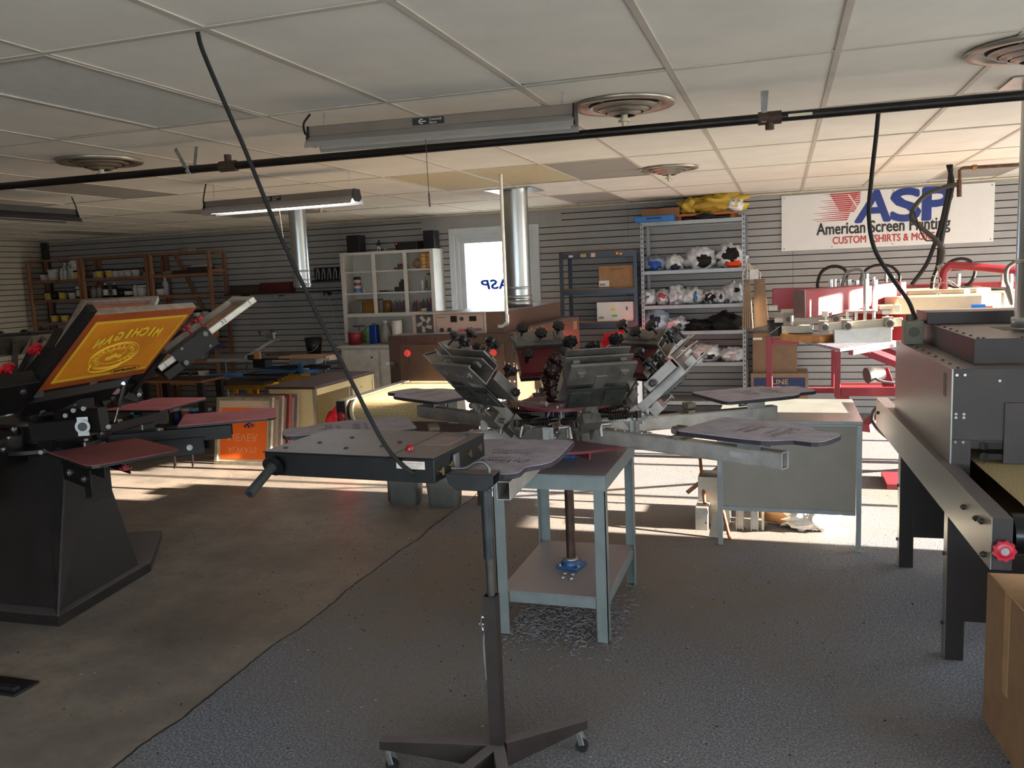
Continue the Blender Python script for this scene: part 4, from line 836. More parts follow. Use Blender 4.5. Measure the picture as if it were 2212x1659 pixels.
# ---- far-left small grey manual press
FL = thing('screen_printing_press', 'small grey metal printing press with alloy heads, half hidden at the far left', 'screen press', (-5.9, 5.2, 0))
GM = mt('5f5b54', .42, .7, .25, 12)
m = MB(FL); m.box(-6.5, -5.6, 4.9, 5.6, .80, .84); m.box(-6.4, -6.3, 5.0, 5.1, 0, .80); m.box(-5.8, -5.7, 5.0, 5.1, 0, .80); m.box(-6.4, -6.3, 5.4, 5.5, 0, .80); m.box(-5.8, -5.7, 5.4, 5.5, 0, .80); m.build('stand', BKD, FL)
m = MB(FL); m.tube([(-5.95, 5.2, .84), (-5.95, 5.2, 1.1)], .05, 16); m.tube([(-5.95, 5.2, 1.0), (-5.95, 5.2, 1.02)], .28, 30); m.build('hub', GM, FL)
for i, (a_, l_) in enumerate(((-70, .5), (-35, .5), (-5, .5), (30, .5), (75, .5))):
    Hh = T(-5.95, 5.2, 0)@rotm(math.radians(a_))@T(.16, 0, 1.06)@Matrix.Rotation(math.radians(-45), 4, 'Y')
    m = MB(FL); m.M = Hh; m.box(0, .36, -.02, .02, -.015, .015); m.box(.20, .40, -.12, .12, .015, .022); m.box(.28, .285, -.12, .12, .022, .08); m.box(.28, .38, -.12, .12, .074, .08); hh = m.build('print_head', GM, FL)
    for y_ in (-.08, .08): m = MB(FL); m.M = Hh; m.knob((.33, y_, .08), (0,0,1), .026, .02, 7, .03); m.build('knob', KNOBBLK, hh)
# stickered grey board behind it
sb = thing('toolbox', 'grey toolbox covered in small stickers behind the black press', 'toolbox', (-5.35, 4.95, 0))
p0, p1 = aY(-60, 950, 4.75), aY(92, 850, 4.75)
m = MB(sb); m.box(p0.x, p1.x, 4.75, 5.0, p0.z-.3, p1.z); m.build('case', mt('3f4647', .5, .2, .15, 8), sb, bev=.01)
for (a, b_, c, d_, h) in ((26, 866, 56, 862, '101010'), (44, 872, 58, 886, 'dedad4'), (10, 874, 36, 894, '3a1116'), (62, 872, 76, 894, '7c1720'), (46, 893, 68, 899, 'c4c0bc'), (80, 850, 89, 859, 'd99a1c'), (4, 852, 20, 858, '4a7a3a')):
    u0, u1 = aY(a, max(b_, d_), 4.748), aY(c, min(b_, d_), 4.748)
    m = MB(sb); m.box(u0.x, u1.x, 4.7475, 4.7495, min(u0.z, u1.z), max(u0.z, u1.z)); m.build('sticker', mt(h, .5, 0, .05), sb)
m = MB(); m.box(p0.x-.1, p1.x, 4.72, 5.3, 0, p0.z-.302); tag(m.build('storage_bench', BKD, bev=.01), 'low dark bench under the stickered toolbox at the far left', 'bench')
m = MB(); q = aY(18, 1500, 2.9); qd = aZ(44, 1500); m.box(qd.x-.35, qd.x, qd.y-.03, qd.y+.10, 0, .012); m.box(qd.x-.33, qd.x-.02, qd.y-.01, qd.y+.02, .0125, .03)
tag(m.build('dustpan', BLACK, bev=.004), 'dark flat dustpan-like plate on the floor at the lower left edge', 'dustpan')
# ================================================================= MIDDLE
# ---- grey steel desk
t = thing('steel_desk', 'grey steel desk with its closed back panel towards the camera', 'desk', (.02, 5.45, 0))
GD = mt('5f6060', .5, .15, .07, 6); GL = mt('8b8f90', .4, .4, .1, 8)
dx0, dx1, dy0, dy1, dzt = -.375, .425, 5.03, 5.86, .765
m = MB(t); m.box(dx0-.005, dx1+.005, dy0-.005, dy1, dzt-.02, dzt); m.build('desktop', mt('8f938f', .3, .25, .08, 5), t, bev=.003)
m = MB(t); m.box(dx0+.03, dx1-.03, dy0+.012, dy0+.018, .24, dzt-.02); m.build('back_panel', mt('857e73', .5, .1, .05, 5), t)
m = MB(t); m.box(dx0+.03, dx1-.03, dy0+.004, dy0+.022, .215, .24); m.box(dx0+.03, dx1-.03, dy0+.004, dy0+.02, dzt-.03, dzt-.0201); m.build('panel_trim', GL, t)
for x in (dx0, dx1-.028):
    for y in (dy0, dy1-.03): m = MB(t); m.box(x, x+.028, y, y+.03, 0, dzt-.0205); m.build('leg', GL, t, bev=.002)
for x in (dx0+.003, dx1-.006): m = MB(t); m.box(x, x+.003, dy0+.03, dy1-.03, .36, dzt-.021); m.build('side_panel', mt('74736e', .5, .1, .05, 5), t)
# ---- items dumped behind the desk
def bag(name, c, r, mat, label, cat='bag', group=None, seed=1, amp=.35, f=2.6, n=28, inner=None, flat=None, knot=False):
    fl_ = c[2]-r[2]*.85 if flat is None else flat
    if inner is None:
        m = MB(); m.blob(c, r, seed, amp, f, n, 16, flat=fl_); o = m.build(name, mat); return tag(o, label, cat, group)
    t = thing(name, label, cat, (c[0], c[1], fl_), group=group)
    m = MB(t); m.blob(c, r, seed, amp, f, n, 16, flat=fl_)
    if knot: m.blob((c[0]+r[0]*.2, c[1]-r[1]*.2, c[2]+r[2]*.95), (r[0]*.22, r[1]*.25, r[2]*.35), seed+9, .7, 4, 14, 8)
    m.build('plastic', mat, t)
    for i, (dx, dz_, rx, rz, im, lb) in enumerate(inner):
        m = MB(t); m.blob((c[0]+dx*r[0], c[1]-r[1]*.72, c[2]+dz_*r[2]), (r[0]*rx, r[1]*.42, r[2]*rz), seed+20+i, .4, 3, 18, 10, flat=fl_+.001); m.build('garment', im, t, label=lb)
    return t
PLA = mt('cfd2d6', .28, 0, .10, 9, b=.35)
m = MB(); m.tube([aY(1512, 988, 5.62), aY(1527, 1131, 5.30)], .011, 8); tag(m.build('wooden_stick', mt('7a4a30', .8, 0, .4, 30)), 'rough brown stick leaning on the pile left of the grey desk', 'stick')
m = MB(); m.tube([aY(1560, 1096, 5.32), aY(1577, 1166, 5.14)], .011, 8); tag(m.build('wooden_stick', mt('8a5238', .8, 0, .4, 30)), 'short rough stick on the floor beside the grey desk\'s left leg', 'stick')
q = aY(1530, 1085, 5.5); m = MB(); m.box(-.52, -.36, 5.5, 5.62, .0, .004); open_box(m, -.53, -.33, 5.45, 5.65, .12, .31, .006); m.box(-.53, -.33, 5.45, 5.65, .0, .119)
tag(m.build('storage_bin', mt('b5b1a2', .5, 0, .1, 8)), 'cream plastic bin in the pile left of the grey desk', 'bin')
m = MB(); m.bar((-.62, 5.62, .155), (-.40, 5.70, .33), .05, .012); tag(m.build('wooden_board', WOOD), 'thin brown board slanting out of the pile behind the cream bin', 'board')
m = MB(); m.box(-.535, -.455, 5.30, 5.44, 0, .148); tag(m.build('metal_box', mt('a9a49a', .45, .5, .15, 14), bev=.004), 'dented pale metal box on the floor in front of the cream bin', 'box')
m = MB(); m.bar((-.40, 5.16, .0), (-.385, 5.30, .12), .08, .006); tag(m.build('metal_plate', mt('b5b2aa', .45, .5)), 'bent light metal plate on the floor beside the short stick', 'plate')
for i, (x, lb) in enumerate(((-.285, 'left'), (-.195, 'right'))):
    m = MB(); m.box(x, x+.045, 5.36, 5.40, .002, .19); m.box(x, x+.004, 5.33, 5.36, .002, .19); m.box(x+.041, x+.045, 5.33, 5.36, .002, .19)
    tag(m.build('aluminium_channel', mt('b9b5a8', .4, .6, .1, 9)), f'upright aluminium channel standing under the grey desk, {lb} one of the pair', 'metal channel', 'aluminium channels under the desk')
m = MB(); m.box(-.13, -.115, 5.36, 5.46, .001, .19); m.tube([(-.13, 5.40, .16), (-.134, 5.40, .16)], .01, 10); tag(m.build('door_hinge', mt('b9b09a', .4, .5)), 'cream metal hinge plate beside the cardboard tube under the desk', 'hinge')
m = MB(); ps = [(-.10, 5.55, .09), (.06, 5.45, .09)]; m.tube(ps, .085, 30, False); m.tube([(-.10, 5.55, .09), (.06, 5.45, .09)], .078, 30, False); tag(m.build('cardboard_tube', mt('a3744a', .8)), 'wide brown cardboard tube lying under the grey desk', 'tube')
bag('plastic_bag', (.16, 5.42, .075), (.15, .09, .075), mt('e6dfd2', .35, 0, .1, 10, b=.3), 'crumpled clear plastic bag glowing in the sun under the desk', amp=.6, f=3.5, seed=5, flat=.001)
m = MB(); m.prism([(.14, .001), (.30, .001), (.36, .03), (.38, .17), (.06, .17), (.08, .03)], 5.62, 5.86, 'y'); tag(m.build('plastic_tub', mt('7f8a80', .35, 0, .1, 6), bev=.02), 'greenish grey plastic tub on the floor behind the desk', 'tub')
# ---- two grey waste bins
def waste_bin(x, y, label):
    t = thing('waste_bin', label, 'waste bin', (x, y, 0), .05, 'grey waste bins under the conveyor')
    def rr(w, d, r=.03): return [(sx*(w-r)+r*math.cos(a), sy*(d-r)+r*math.sin(a)) for sx, sy, a0 in ((1,1,0), (-1,1,PI/2), (-1,-1,PI), (1,-1,3*PI/2)) for a in [a0+i*PI/8 for i in range(5)]]
    m = MB(); A_ = rr(.105, .075); B_ = rr(.135, .10); n = len(A_); vs = [(a, b_, 0) for a, b_ in A_]+[(a, b_, .37) for a, b_ in B_]+[(a*.94, b_*.94, .37) for a, b_ in B_]+[(a*.93, b_*.93, .01) for a, b_ in A_]
    fs = [tuple(range(n))[::-1], tuple(range(3*n, 4*n))]
    for k in range(3):
        for i in range(n): fs.append((k*n+i, k*n+(i+1) % n, (k+1)*n+(i+1) % n, (k+1)*n+i))
    m.add(vs, fs, True); m.build('bin_body', mt('5f615c', .4, 0, .12, 10), t)
    m = MB(); rim = rr(.142, .107); inn = rr(.13, .095); vs = [(a, b_, .355) for a, b_ in rim]+[(a, b_, .375) for a, b_ in rim]+[(a, b_, .375) for a, b_ in inn]; fs = []
    for k in range(2):
        for i in range(n): fs.append((k*n+i, k*n+(i+1) % n, (k+1)*n+(i+1) % n, (k+1)*n+i))
    m.add(vs, fs, True); m.build('rim', mt('646967', .4, 0, .08, 10), t)
waste_bin(-2.70, 5.60, 'grey plastic waste bin under the conveyor end, left of the two'); waste_bin(-2.37, 5.57, 'speckled grey waste bin under the conveyor end, right of the two')
# ---- brown conveyor dryer
BR = mt('5f4738', .38, .35, .12, 6, dust=.45); BRD = mt('3f2a22', .5, .3, .12, 8, dust=.3)
t = thing('conveyor_dryer', 'brown conveyor dryer with red knobs and a control box in the middle distance', 'dryer', (-2.5, 7.0, 0))
ax0, ax1, ay0, ay1, az0, az1 = -3.06, -1.975, 6.2, 8.35, .86, 1.215
m = MB(t); m.box(ax0, ax1, ay0, ay1, az0+.0, az1); m.box(ax0, ax0+.02, ay0, ay1, .62, az0); m.box(ax1-.02, ax1, ay0, ay1, .62, az0); m.build('oven_body', BR, t, bev=.003)
m = MB(t); m.box(ax0, ax1, ay0-.006, ay0-.0003, az1-.07, az1); m.box(ax0, ax0+.09, ay0-.006, ay0-.0003, .62, az1-.07); m.box(ax1-.09, ax1, ay0-.006, ay0-.0003, .62, az1-.07); m.build('front_frame', BRD, t)
m = MB(t); m.box(ax0+.092, ax1-.092, ay0-.012, ay0-.0065, .84, az1-.075); m.build('front_door', mt('4b382e', .42, .3, .12, 6), t, bev=.003)
m = MB(t); m.box(ax0+.02, ax1-.02, ay0+.05, ay0+.052, .70, .86); m.build('belt_curtain', mt('1d2a3f', .6), t, label='dark blue curtain')
m = MB(t)
for i in range(9): m.cyl((ax0+.03+i*.128, ay0-.006, az1-.03), (ax0+.03+i*.128, ay0-.010, az1-.03), .007, n=8)
for x in (ax0+.02, ax0+.06, ax1-.06, ax1-.02):
    for z in (1.19, .98, .96, .84, .68): m.cyl((x, ay0-.006, z), (x, ay0-.010, z), .007, n=8)
for i in range(14): m.cyl((ax1-.02, ay0+.05+i*.155, az1), (ax1-.02, ay0+.05+i*.155, az1+.004), .006, n=8)
m.build('screws', CHROME, t)
for x, z in ((aY(884, 762, ay0).x, aY(884, 762, ay0).z), (aY(1069, 761, ay0).x, aY(1069, 761, ay0).z)):
    m = MB(t); m.knob((x, ay0-.012, z), (0,-1,0), .028, .016, 8, .012); k_ = m.build('knob', mt('e04a4a', .35), t, label='red star knob')
    m = MB(t); m.cyl((x, ay0-.028, z), (x, ay0-.040, z), .010, n=12); m.build('knob_centre', STEEL, k_)
    m = MB(t); m.box(x-.003, x+.003, ay0-.0135, ay0-.0121, z-.09, z-.03); m.build('height_slot', BLACK, t)
m = MB(t); m.tube([aY(848, 784, 6.17), aY(838, 785, 6.0)], .016, 14); m.build('side_lamp', DSTEEL, t)
m = MB(t); m.box(ax0+.25, ax1-.18, 6.95, ay1-.05, az1+.0002, 1.37); m.build('upper_housing', BR, t, bev=.003)
m = MB(t)
for j in range(5):
    for i in range(7): m.box(ax1+.0002, ax1+.0015, 8.1+j*.03, 8.1+j*.03+.02, 1.10+i*.012, 1.106+i*.012)
m.build('vent_slots', mt('c9a88e', .5, .3), t)
# conveyor of the brown dryer
ex = 5.12
m = MB(t); m.box(ax0+.10, ax0+.17, ex, ay0-.01, .70, .85); m.box(ax1-.15, ax1-.08, ex, ay0-.01, .70, .85); m.box(ax0+.17, ax1-.15, ex+.3, ex+.33, .70, .78); m.build('conveyor_rails', mt('8f8a80', .4, .5, .15, 10), t, bev=.003)
m = MB(t); m.box(ax0+.1015, ax0+.1685, ex-.004, ex-.0002, .705, .845); m.build('rail_end_plate', mt('2c2a28', .4, .6, .4, 30), t)
m = MB(t); m.knob((ax0+.15, ex-.004, .745), (0,-1,0), .030, .016, 8, .012); m.build('knob', mt('8e2226', .35), t, label='dark red star knob')
m = MB(t); prof = [(7.5, .845)]+[(ex+.09-.075*math.sin(a), .77+.075*math.cos(a)) for a in [i*PI/10 for i in range(11)]]+[(7.5, .695)]
for i in range(len(prof)-1):
    (a, z_), (c, z2) = prof[i], prof[i+1]; m.add([(ax0+.19, a, z_), (ax0+.19, c, z2), (ax1-.17, c, z2), (ax1-.17, a, z_)], [(0,1,2,3)], True)
m.build('belt', mt('a8936a', .8, 0, .3, 140, b=.5), t)
m = MB(t); m.cyl((ax0+.172, ex+.09, .77), (ax1-.152, ex+.09, .77), .071, n=26); m.build('end_roller', mt('1d1c1b', .4, .4), t)
m = MB(t); m.box(ax0+.18, ax0+.205, ex+.02, ex+.3, .72, .853) if 0 else m.tube([(ax0+.215, ex+.09-.0765*math.sin(a), .77+.0765*math.cos(a)) for a in [i*PI/10 for i in range(11)]], .008, 8); m.build('belt_seam', mt('d9cfae', .6), t)
for x in (ax0+.22, ax1-.2):
    for y in (6.4, 8.1): m = MB(t); m.box(x-.03, x+.03, y-.03, y+.03, 0, .62); m.build('leg', BRD, t)
m = MB(t); m.box(ax0+.2, ax1-.12, 5.62, 5.66, .42, .62); m.box(ax0+.2, ax0+.24, 5.62, 5.66, 0, .42); m.box(ax1-.16, ax1-.12, 5.62, 5.66, 0, .42); m.box(ax0+.2, ax0+.24, 5.62, 5.66, .62, .70); m.box(ax1-.16, ax1-.12, 5.62, 5.66, .62, .70); m.build('front_support', BRD, t)
# control box standing on the dryer
c = thing('control_box', 'pale pink control box with dials and a cooling fan on top of the brown dryer', 'control box', (-2.52, 6.33, az1))
m = MB(c); m.box(-2.86, -2.08, 6.262, 6.72, az1+.0005, 1.385); m.build('case', BR, c, bev=.003)
m = MB(c); m.box(-2.865, -2.23, 6.252, 6.2615, az1+.002, 1.388); fp_ = m.build('face_plate', mt('b09c94', .35, .6, .06, 8), c, bev=.002)
m = MB(c); x0_ = -2.66; m.box(x0_, -2.25, 6.2506, 6.2518, az1+.018, 1.375); m.build('dial_panel', mt('a08a82', .4, .4, .05, 8), fp_, label='bronze dial panel')
m = MB(c); ring(m, x0_, -2.25, az1+.018, 1.375, .003, 6.2500, 6.2506); m.build('panel_border', mt('3a1c1c', .5), fp_)
cx_, cz_ = -2.755, 1.302
m = MB(c); m.box(cx_-.075, cx_+.075, 6.246, 6.2518, cz_-.075, cz_+.075); m.k = 1
for k in range(5):
    a = k*2*PI/5+.3; m.bar((cx_+.02*math.cos(a), 6.2455, cz_+.02*math.sin(a)), (cx_+.068*math.cos(a+.5), 6.2455, cz_+.068*math.sin(a+.5)), .001, .028, up=(-math.sin(a), 0, math.cos(a)))
m.k = 0; m.tube([(cx_, 6.244, cz_), (cx_, 6.2455, cz_)], .02, 16); m.build('cooling_fan', [mt('2c2724', .5), mt('a8a29e', .35, .7)], fp_)
for dxx, dzz, rr_ in ((.05, -.05, .018), (.115, -.05, .018), (.225, .055-.02, .017), (.26, -.055, .009), (.31, -.06, .009)):
    m = MB(c); m.cyl((x0_+dxx, 6.2505, 1.30+dzz), (x0_+dxx, 6.235, 1.30+dzz), rr_, rr_*.8, n=18); m.build('dial', BLACK, fp_)
for dxx, dzz, w_, h_ in ((.13, .01, .055, .05), (.29, .015, .06, .04)):
    m = MB(c); m.box(x0_+dxx, x0_+dxx+w_, 6.247, 6.2505, 1.30+dzz, 1.30+dzz+h_); m.build('meter', mt('15130f', .25), fp_)
m = MB(c)
for k in range(4): m.cyl((x0_+.205+k*.022, 6.2505, 1.247), (x0_+.205+k*.022, 6.246, 1.247), .009, n=12)
m.build('push_buttons', mt('b01a22', .4), fp_, label='row of red push buttons')
ci = c.matrix_basis.inverted()
text_mesh('UltraSierra', face_M((x0_+.015, 6.2498, 1.345), (1,0,0), (0,0,1)), .075, .014, BLACK, fp_, ext=.0002, root_inv=ci)
text_mesh('Brown', face_M((x0_+.29, 6.2498, 1.238), (1,0,0), (0,0,1)), .10, .030, BLACK, fp_, ext=.0002, root_inv=ci, shear=.3, bold=.02)
# ---- cream desk with brown top
t = thing('office_desk', 'cream metal desk with a dark brown top, seen end on', 'desk', (-4.55, 7.6, 0))
CR = mt('c9bb8e', .5, .05, .05, 5); cx0, cx1, cy0, cy1, cz1 = -4.82, -4.28, 7.02, 8.25, .68
m = MB(t); m.box(cx0-.01, cx1+.01, cy0-.01, cy1+.01, cz1-.025, cz1); m.build('desktop', mt('4a332c', .5, 0, .1, 6, dust=.3), t, bev=.004)
m = MB(t); m.box(cx0+.03, cx1-.035, cy0+.008, cy0+.018, .06, cz1-.026); m.build('end_panel', CR, t)
m = MB(t); m.box(cx1-.012, cx1-.002, cy0+.04, cy1-.04, cz1-.09, cz1-.026); m.box(cx1-.02, cx1-.012, 7.78, cy1-.03, .1, cz1-.09); m.build('drawer_front', CR, t)
m = MB(t); m.cyl((cx1-.002, 7.95, cz1-.13), (cx1+.004, 7.95, cz1-.13), .01, n=10); m.build('lock', STEEL, t)
for x in (cx0, cx1-.03): m = MB(t); m.box(x, x+.028, cy0, cy0+.03, 0, cz1-.026); m.build('leg', mt('c3bba2', .25, .8, .05), t, label='chrome edged leg')
for x in (cx0, cx1-.03): m = MB(t); m.box(x, x+.028, cy1-.03, cy1, 0, cz1-.026); m.build('leg', CR, t)
m = MB(t); m.box(cx0+.005, cx0+.012, cy0+.03, cy1-.03, .06, cz1-.026); m.box(cx0+.02, cx1-.03, 7.74, 7.75, .06, cz1-.03); m.build('inner_panel', CR, t)
REDC = mt('c40f26', .8, 0, .1, 8, b=.3)
bag('garment_pile', (-4.10, 7.10, .22), (.12, .16, .24), REDC, 'pile of red clothes in the opening of the cream desk', 'clothes', seed=3, amp=.3, flat=.0, inner=None)
bag('garment_pile', (-3.97, 7.44, .24), (.1, .1, .25), mt('1a8fb0', .8, 0, .1, 8), 'small turquoise cloth behind the red clothes by the cream desk', 'clothes', seed=8, flat=.0)
# ---- screens leaning against the cream desk
def leaning(x0, x1, y0, z1, lean, label, frame, pane, grp='screens leaning on the cream desk', z0=0.0):
    t = thing('printing_screen', label, 'printing screen', ((x0+x1)/2, y0, z0), group=grp)
    Mx = T(x0, y0, z0)@Matrix.Rotation(-lean, 4, 'X'); w_ = x1-x0; h_ = z1-z0; f = .035
    m = MB(t); m.M = Mx; ring(m, 0, w_, 0, h_, f, 0, .035); m.build('frame', frame, t, bev=.003)
    m = MB(t); m.M = Mx; m.box(f*.6, w_-f*.6, .012, .014, f*.6, h_-f*.6); m.build('mesh_panel', mt('cbb3a0', .5, 0, .08, 6), t)
    if pane: m = MB(t); m.M = Mx; m.box(.055, w_-.055, .0105, .012, .055, h_-pane); m.build('emulsion', mt('ef6d1e', .55, 0, .05, 4), t)
    return t, Mx, w_, h_
ALF = mt('9d9682', .45, .4, .2, 14)
t, Mx, w_, h_ = leaning(-5.15, -4.53, 6.56, .64, .20, 'aluminium screen with an orange panel and upside-down NEVER ALWAYS lettering', ALF, .10)
ti = t.matrix_basis.inverted()
for s, z_, hh, ww in (('NEVER', .225, .07, .33), ('ALWAYS', .115, .055, .32)):
    # flipped top to bottom as on the printing side
    me = text_mesh(s, Matrix(), ww, hh, mt('e8a070', .55, 0, 0), t, bold=.0, ext=0)
    A = ti@Mx
    for v in me.data.vertices: v.co = A@Vector((.14+v.co.x, .0098, z_+(hh-v.co.y)))
for i, (dx, dy, hf, col, nm) in enumerate(((.03, .075, .645, '8a7c70', 'plain grey-framed'), (.06, .15, .65, '7e3c36', 'red-framed'), (.10, .225, .64, '7c7268', 'dull brown-framed'))):
    leaning(-5.12+dx, -4.50+dx, 6.56+dy, hf, .20, f'{nm} screen leaning in the stack behind the orange NEVER ALWAYS screen', mt(col, .5, .2, .15, 10), 0)
# ================================================================= BACK WALL
def pr(m, x0, y0, x1, y1, Y, d):
    """box whose front face covers the measured rectangle at depth Y, d deep"""
    a, c = aY(x0, y1, Y), aY(x1, y0, Y); m.box(min(a.x, c.x), max(a.x, c.x), Y, Y+d, min(a.z, c.z), max(a.z, c.z)); return (min(a.x, c.x), max(a.x, c.x), min(a.z, c.z), max(a.z, c.z))
# ---- wooden shelving
WS = thing('wooden_shelving', 'long rough timber shelving with ink tubs along the back wall at the left', 'shelving', (-8.7, 9.6, 0))
ups = [-10.27, -9.36, -9.30, -8.21, -8.14, -7.20]; sy0, sy1 = 9.42, 9.77
for x in ups:
    for y in (sy0, sy1-.035): m = MB(WS); m.box(x-.02, x+.02, y, y+.04, 0, 2.15); m.build('upright', WOOD, WS, bev=.002)
SH = [1.86, 1.585, 1.26, .98, .70, .40]
for z in SH:
    for a, c in ((-10.25, -9.38), (-9.28, -8.23), (-8.12, -7.22)):
        if z == SH[2] and a == -8.12: z_ = z
        m = MB(WS); m.box(a, c, sy0+.041, sy1-.036, z-.02, z); m.box(a, c, sy0+.02, sy0+.0405, z-.04, z); m.build('shelf_board', WOOD, WS)
m = MB(WS); m.box(-10.25, -9.38, sy0+.01, sy0+.04, 2.12, 2.15); m.box(-9.28, -8.23, sy0+.01, sy0+.04, 2.12, 2.15); m.box(-8.12, -7.22, sy0+.01, sy0+.04, 2.12, 2.15); m.build('top_rail', WOOD, WS)
m = MB(WS); m.bar((-7.95, 9.72, 2.12), (-7.55, 9.74, 1.28), .06, .02, up=(0,-1,0)); m.build('diagonal_brace', WOOD, WS)
m = MB(WS)
for x in (-7.20,):
    for z in (2.12, 1.87, 1.4): m.box(x-.02, x+.02, sy0+.041, sy1-.036, z, z+.035)
m.build('end_rung', WOOD, WS)
# tubs, jars and bottles (copied from a few prototypes)
LIDK = mt('141313', .4, 0, .1); LIDW = mt('cfcdc8', .4, 0, .05); BODW = mt('c9c6c0', .4, 0, .08, 20); BODK = mt('1b1919', .35, 0, .1); LBY = mt('d2ae2a', .5, 0, .3, 30); TGN = mt('2c7a4a', .4)
BODG = mt('8a8882', .4, 0, .1, 12)
def tub(r, h, body, lid, lab=None, wide=False):
    t = thing('ink_tub', '', 'tub', (0, 0, 0)); m = MB(); m.lathe([(0, 0), (r*.86, 0), (r, h*.82), (0, h*.82)], n=18); m.build('tub_body', body, t)
    m = MB(); m.lathe([(r*.9, h*.80), (r*1.06, h*.80), (r*1.06, h*.97), (r*.98, h), (0, h)], n=18); m.build('lid', lid, t)
    if lab: m = MB(); m.lathe([(r*.93, h*.2), (r*1.0, h*.68)], n=18); m.build('paper_label', lab, t)
    return t
def bottle(r, h, body, cap, lab=None):
    t = thing('bottle', '', 'bottle', (0, 0, 0)); m = MB(); m.lathe([(0, 0), (r, 0), (r, h*.68), (r*.75, h*.78), (r*.35, h*.84), (r*.35, h*.9)], n=16); m.build('bottle_body', body, t)
    m = MB(); m.lathe([(r*.42, h*.86), (r*.42, h), (0, h)], n=12); m.build('cap', cap, t)
    if lab: m = MB(); m.lathe([(r*1.02, h*.15), (r*1.02, h*.55)], n=16); m.build('paper_label', lab, t)
    return t
PROTO = {'wk': (tub(.058, .11, BODW, LIDK), 'black-lidded white ink tub'), 'wy': (tub(.056, .12, BODW, LIDK, LBY), 'yellow-labelled white ink tub'), 'kw': (tub(.06, .11, BODK, LIDK, BODW), 'white-labelled black ink tub'),
 'bw': (tub(.07, .15, BODW, LIDW), 'larger white-lidded ink tub'), 'g': (tub(.055, .17, TGN, LIDW, BODW), 'green and white tub'), 'k': (tub(.06, .12, BODK, LIDK), 'plain black ink tub'),
 'b': (bottle(.032, .16, BODW, LIDW), 'small white squeeze bottle'), 'B': (bottle(.045, .24, mt('a9aeb2', .25, 0, .1), LIDW), 'tall clear bottle'), 'c': (bottle(.04, .17, BODG, mt('b4455a', .5)), 'pink-capped grey metal can'), 's': (bottle(.035, .20, BODK, LIDW, BODW), 'dark bottle with a white cap')}
_used = {}; _count = {}
BAY = {0: 'left', 1: 'middle', 2: 'right'}; LEV = ['top', 'second', 'third', 'fourth', 'fifth', 'lowest']
def on_shelf(key, x, z, y, where, stack=0):
    pt, nm = PROTO[key]; _count[where] = _count.get(where, 0)+1
    lab = f'{nm}, {ORD[_count[where]-1]} item from left, {where}'
    if key not in _used: o = pt; _used[key] = 1; o.location = (x, y, z)
    else: o = copy_at(pt, (x, y, z))
    o['label'] = lab; o['group'] = 'ink tubs and bottles on the wooden shelving'; o.rotation_euler = (0, 0, 0)
    return o
rows = {
 (0, 0): [(82, 'wk'), (99, 'wk'), (107, 'bw'), (125, 'b'), (134, 'b'), (147, 'B'), (155, 'bw'), (163, 'wy')],
 (0, 1): [(90, 'wy'), (105, 'k'), (119, 'wy'), (143, 'wk'), (160, 'g')],
 (1, 0): [(202, 'wk'), (213, 'wy'), (232, 'wy'), (244, 'wk'), (259, 'wk'), (276, 'wk'), (292, 'wk'), (316, 'k')],
 (1, 1): [(197, 'c'), (209, 'c'), (224, 's'), (239, 's'), (252, 'k'), (267, 'kw'), (287, 'b'), (297, 'bw'), (317, 'g')],
 (2, 0): [], (2, 1): [(340, 'wk'), (346, 'B')],
 (0, 2): [(95, 'wy'), (125, 'wy'), (150, 'k')], (1, 2): [(300, 'kw')],
 (2, 2): [(410, 'kw'), (425, 'wk'), (439, 'kw')], (2, 3): [(405, 'wy'), (423, 'wk'), (441, 'wy')],
 (2, 4): [(362, 'bw')], (2, 5): [(395, 'wk'), (415, 'bw'), (372, 'wk'), (350, 'g')]}
for (bay, lev), items in rows.items():
    for px_, key in sorted(items):
        x = -10.285+(px_-65)*.00792
        on_shelf(key, x, SH[lev]+.001, 9.56+rnd.uniform(-.03, .04), f'{LEV[lev]} shelf of {BAY[bay]} wooden bay')
# small stack pieces
for px_, key, z0 in ((128, 'B', SH[0]), (160, 'bw', SH[0]+.152), (318, 'bw', SH[1]+.172)):
    x = -10.285+(px_-65)*.00792; on_shelf(key, x, z0+.001, 9.62 if z0 == SH[0] else 9.56, 'raised back row of wooden shelving')
m = MB(); 
m = MB(); a = aY(420, 575, 9.5); m.box(-7.85, -7.26, 9.5, 9.7, SH[0]+.001, SH[0]+.05); m.box(-7.62, -7.30, 9.5, 9.68, SH[0]+.051, SH[0]+.085); tag(m.build('screen_stack', mt('3a2c26', .7, 0, .3, 20)), 'dark flat frames piled on the top shelf of the right wooden bay', 'frames')
m = MB(); m.box(-7.55, -7.32, 9.52, 9.66, SH[0]+.086, SH[0]+.11); tag(m.build('paper_stack', mt('b9b4ac', .6, 0, .2, 30)), 'small pale papers on top of the dark frames', 'papers')
m = MB(); m.lathe([(0,0), (.07,0), (.08,.03), (.05,.05), (0,.05)], (-7.98, 9.58, SH[0]+.001), 16); tag(m.build('bowl', BODG), 'upturned pale bowl on the top shelf of the right wooden bay', 'bowl')
m = MB(); m.blob((-7.62, 9.55, 2.175), (.12, .08, .03), 4, .6, 4, flat=2.151); tag(m.build('cloth', mt('8d8a84', .8)), 'grey crumpled rag on the top rail of the wooden shelving', 'cloth')
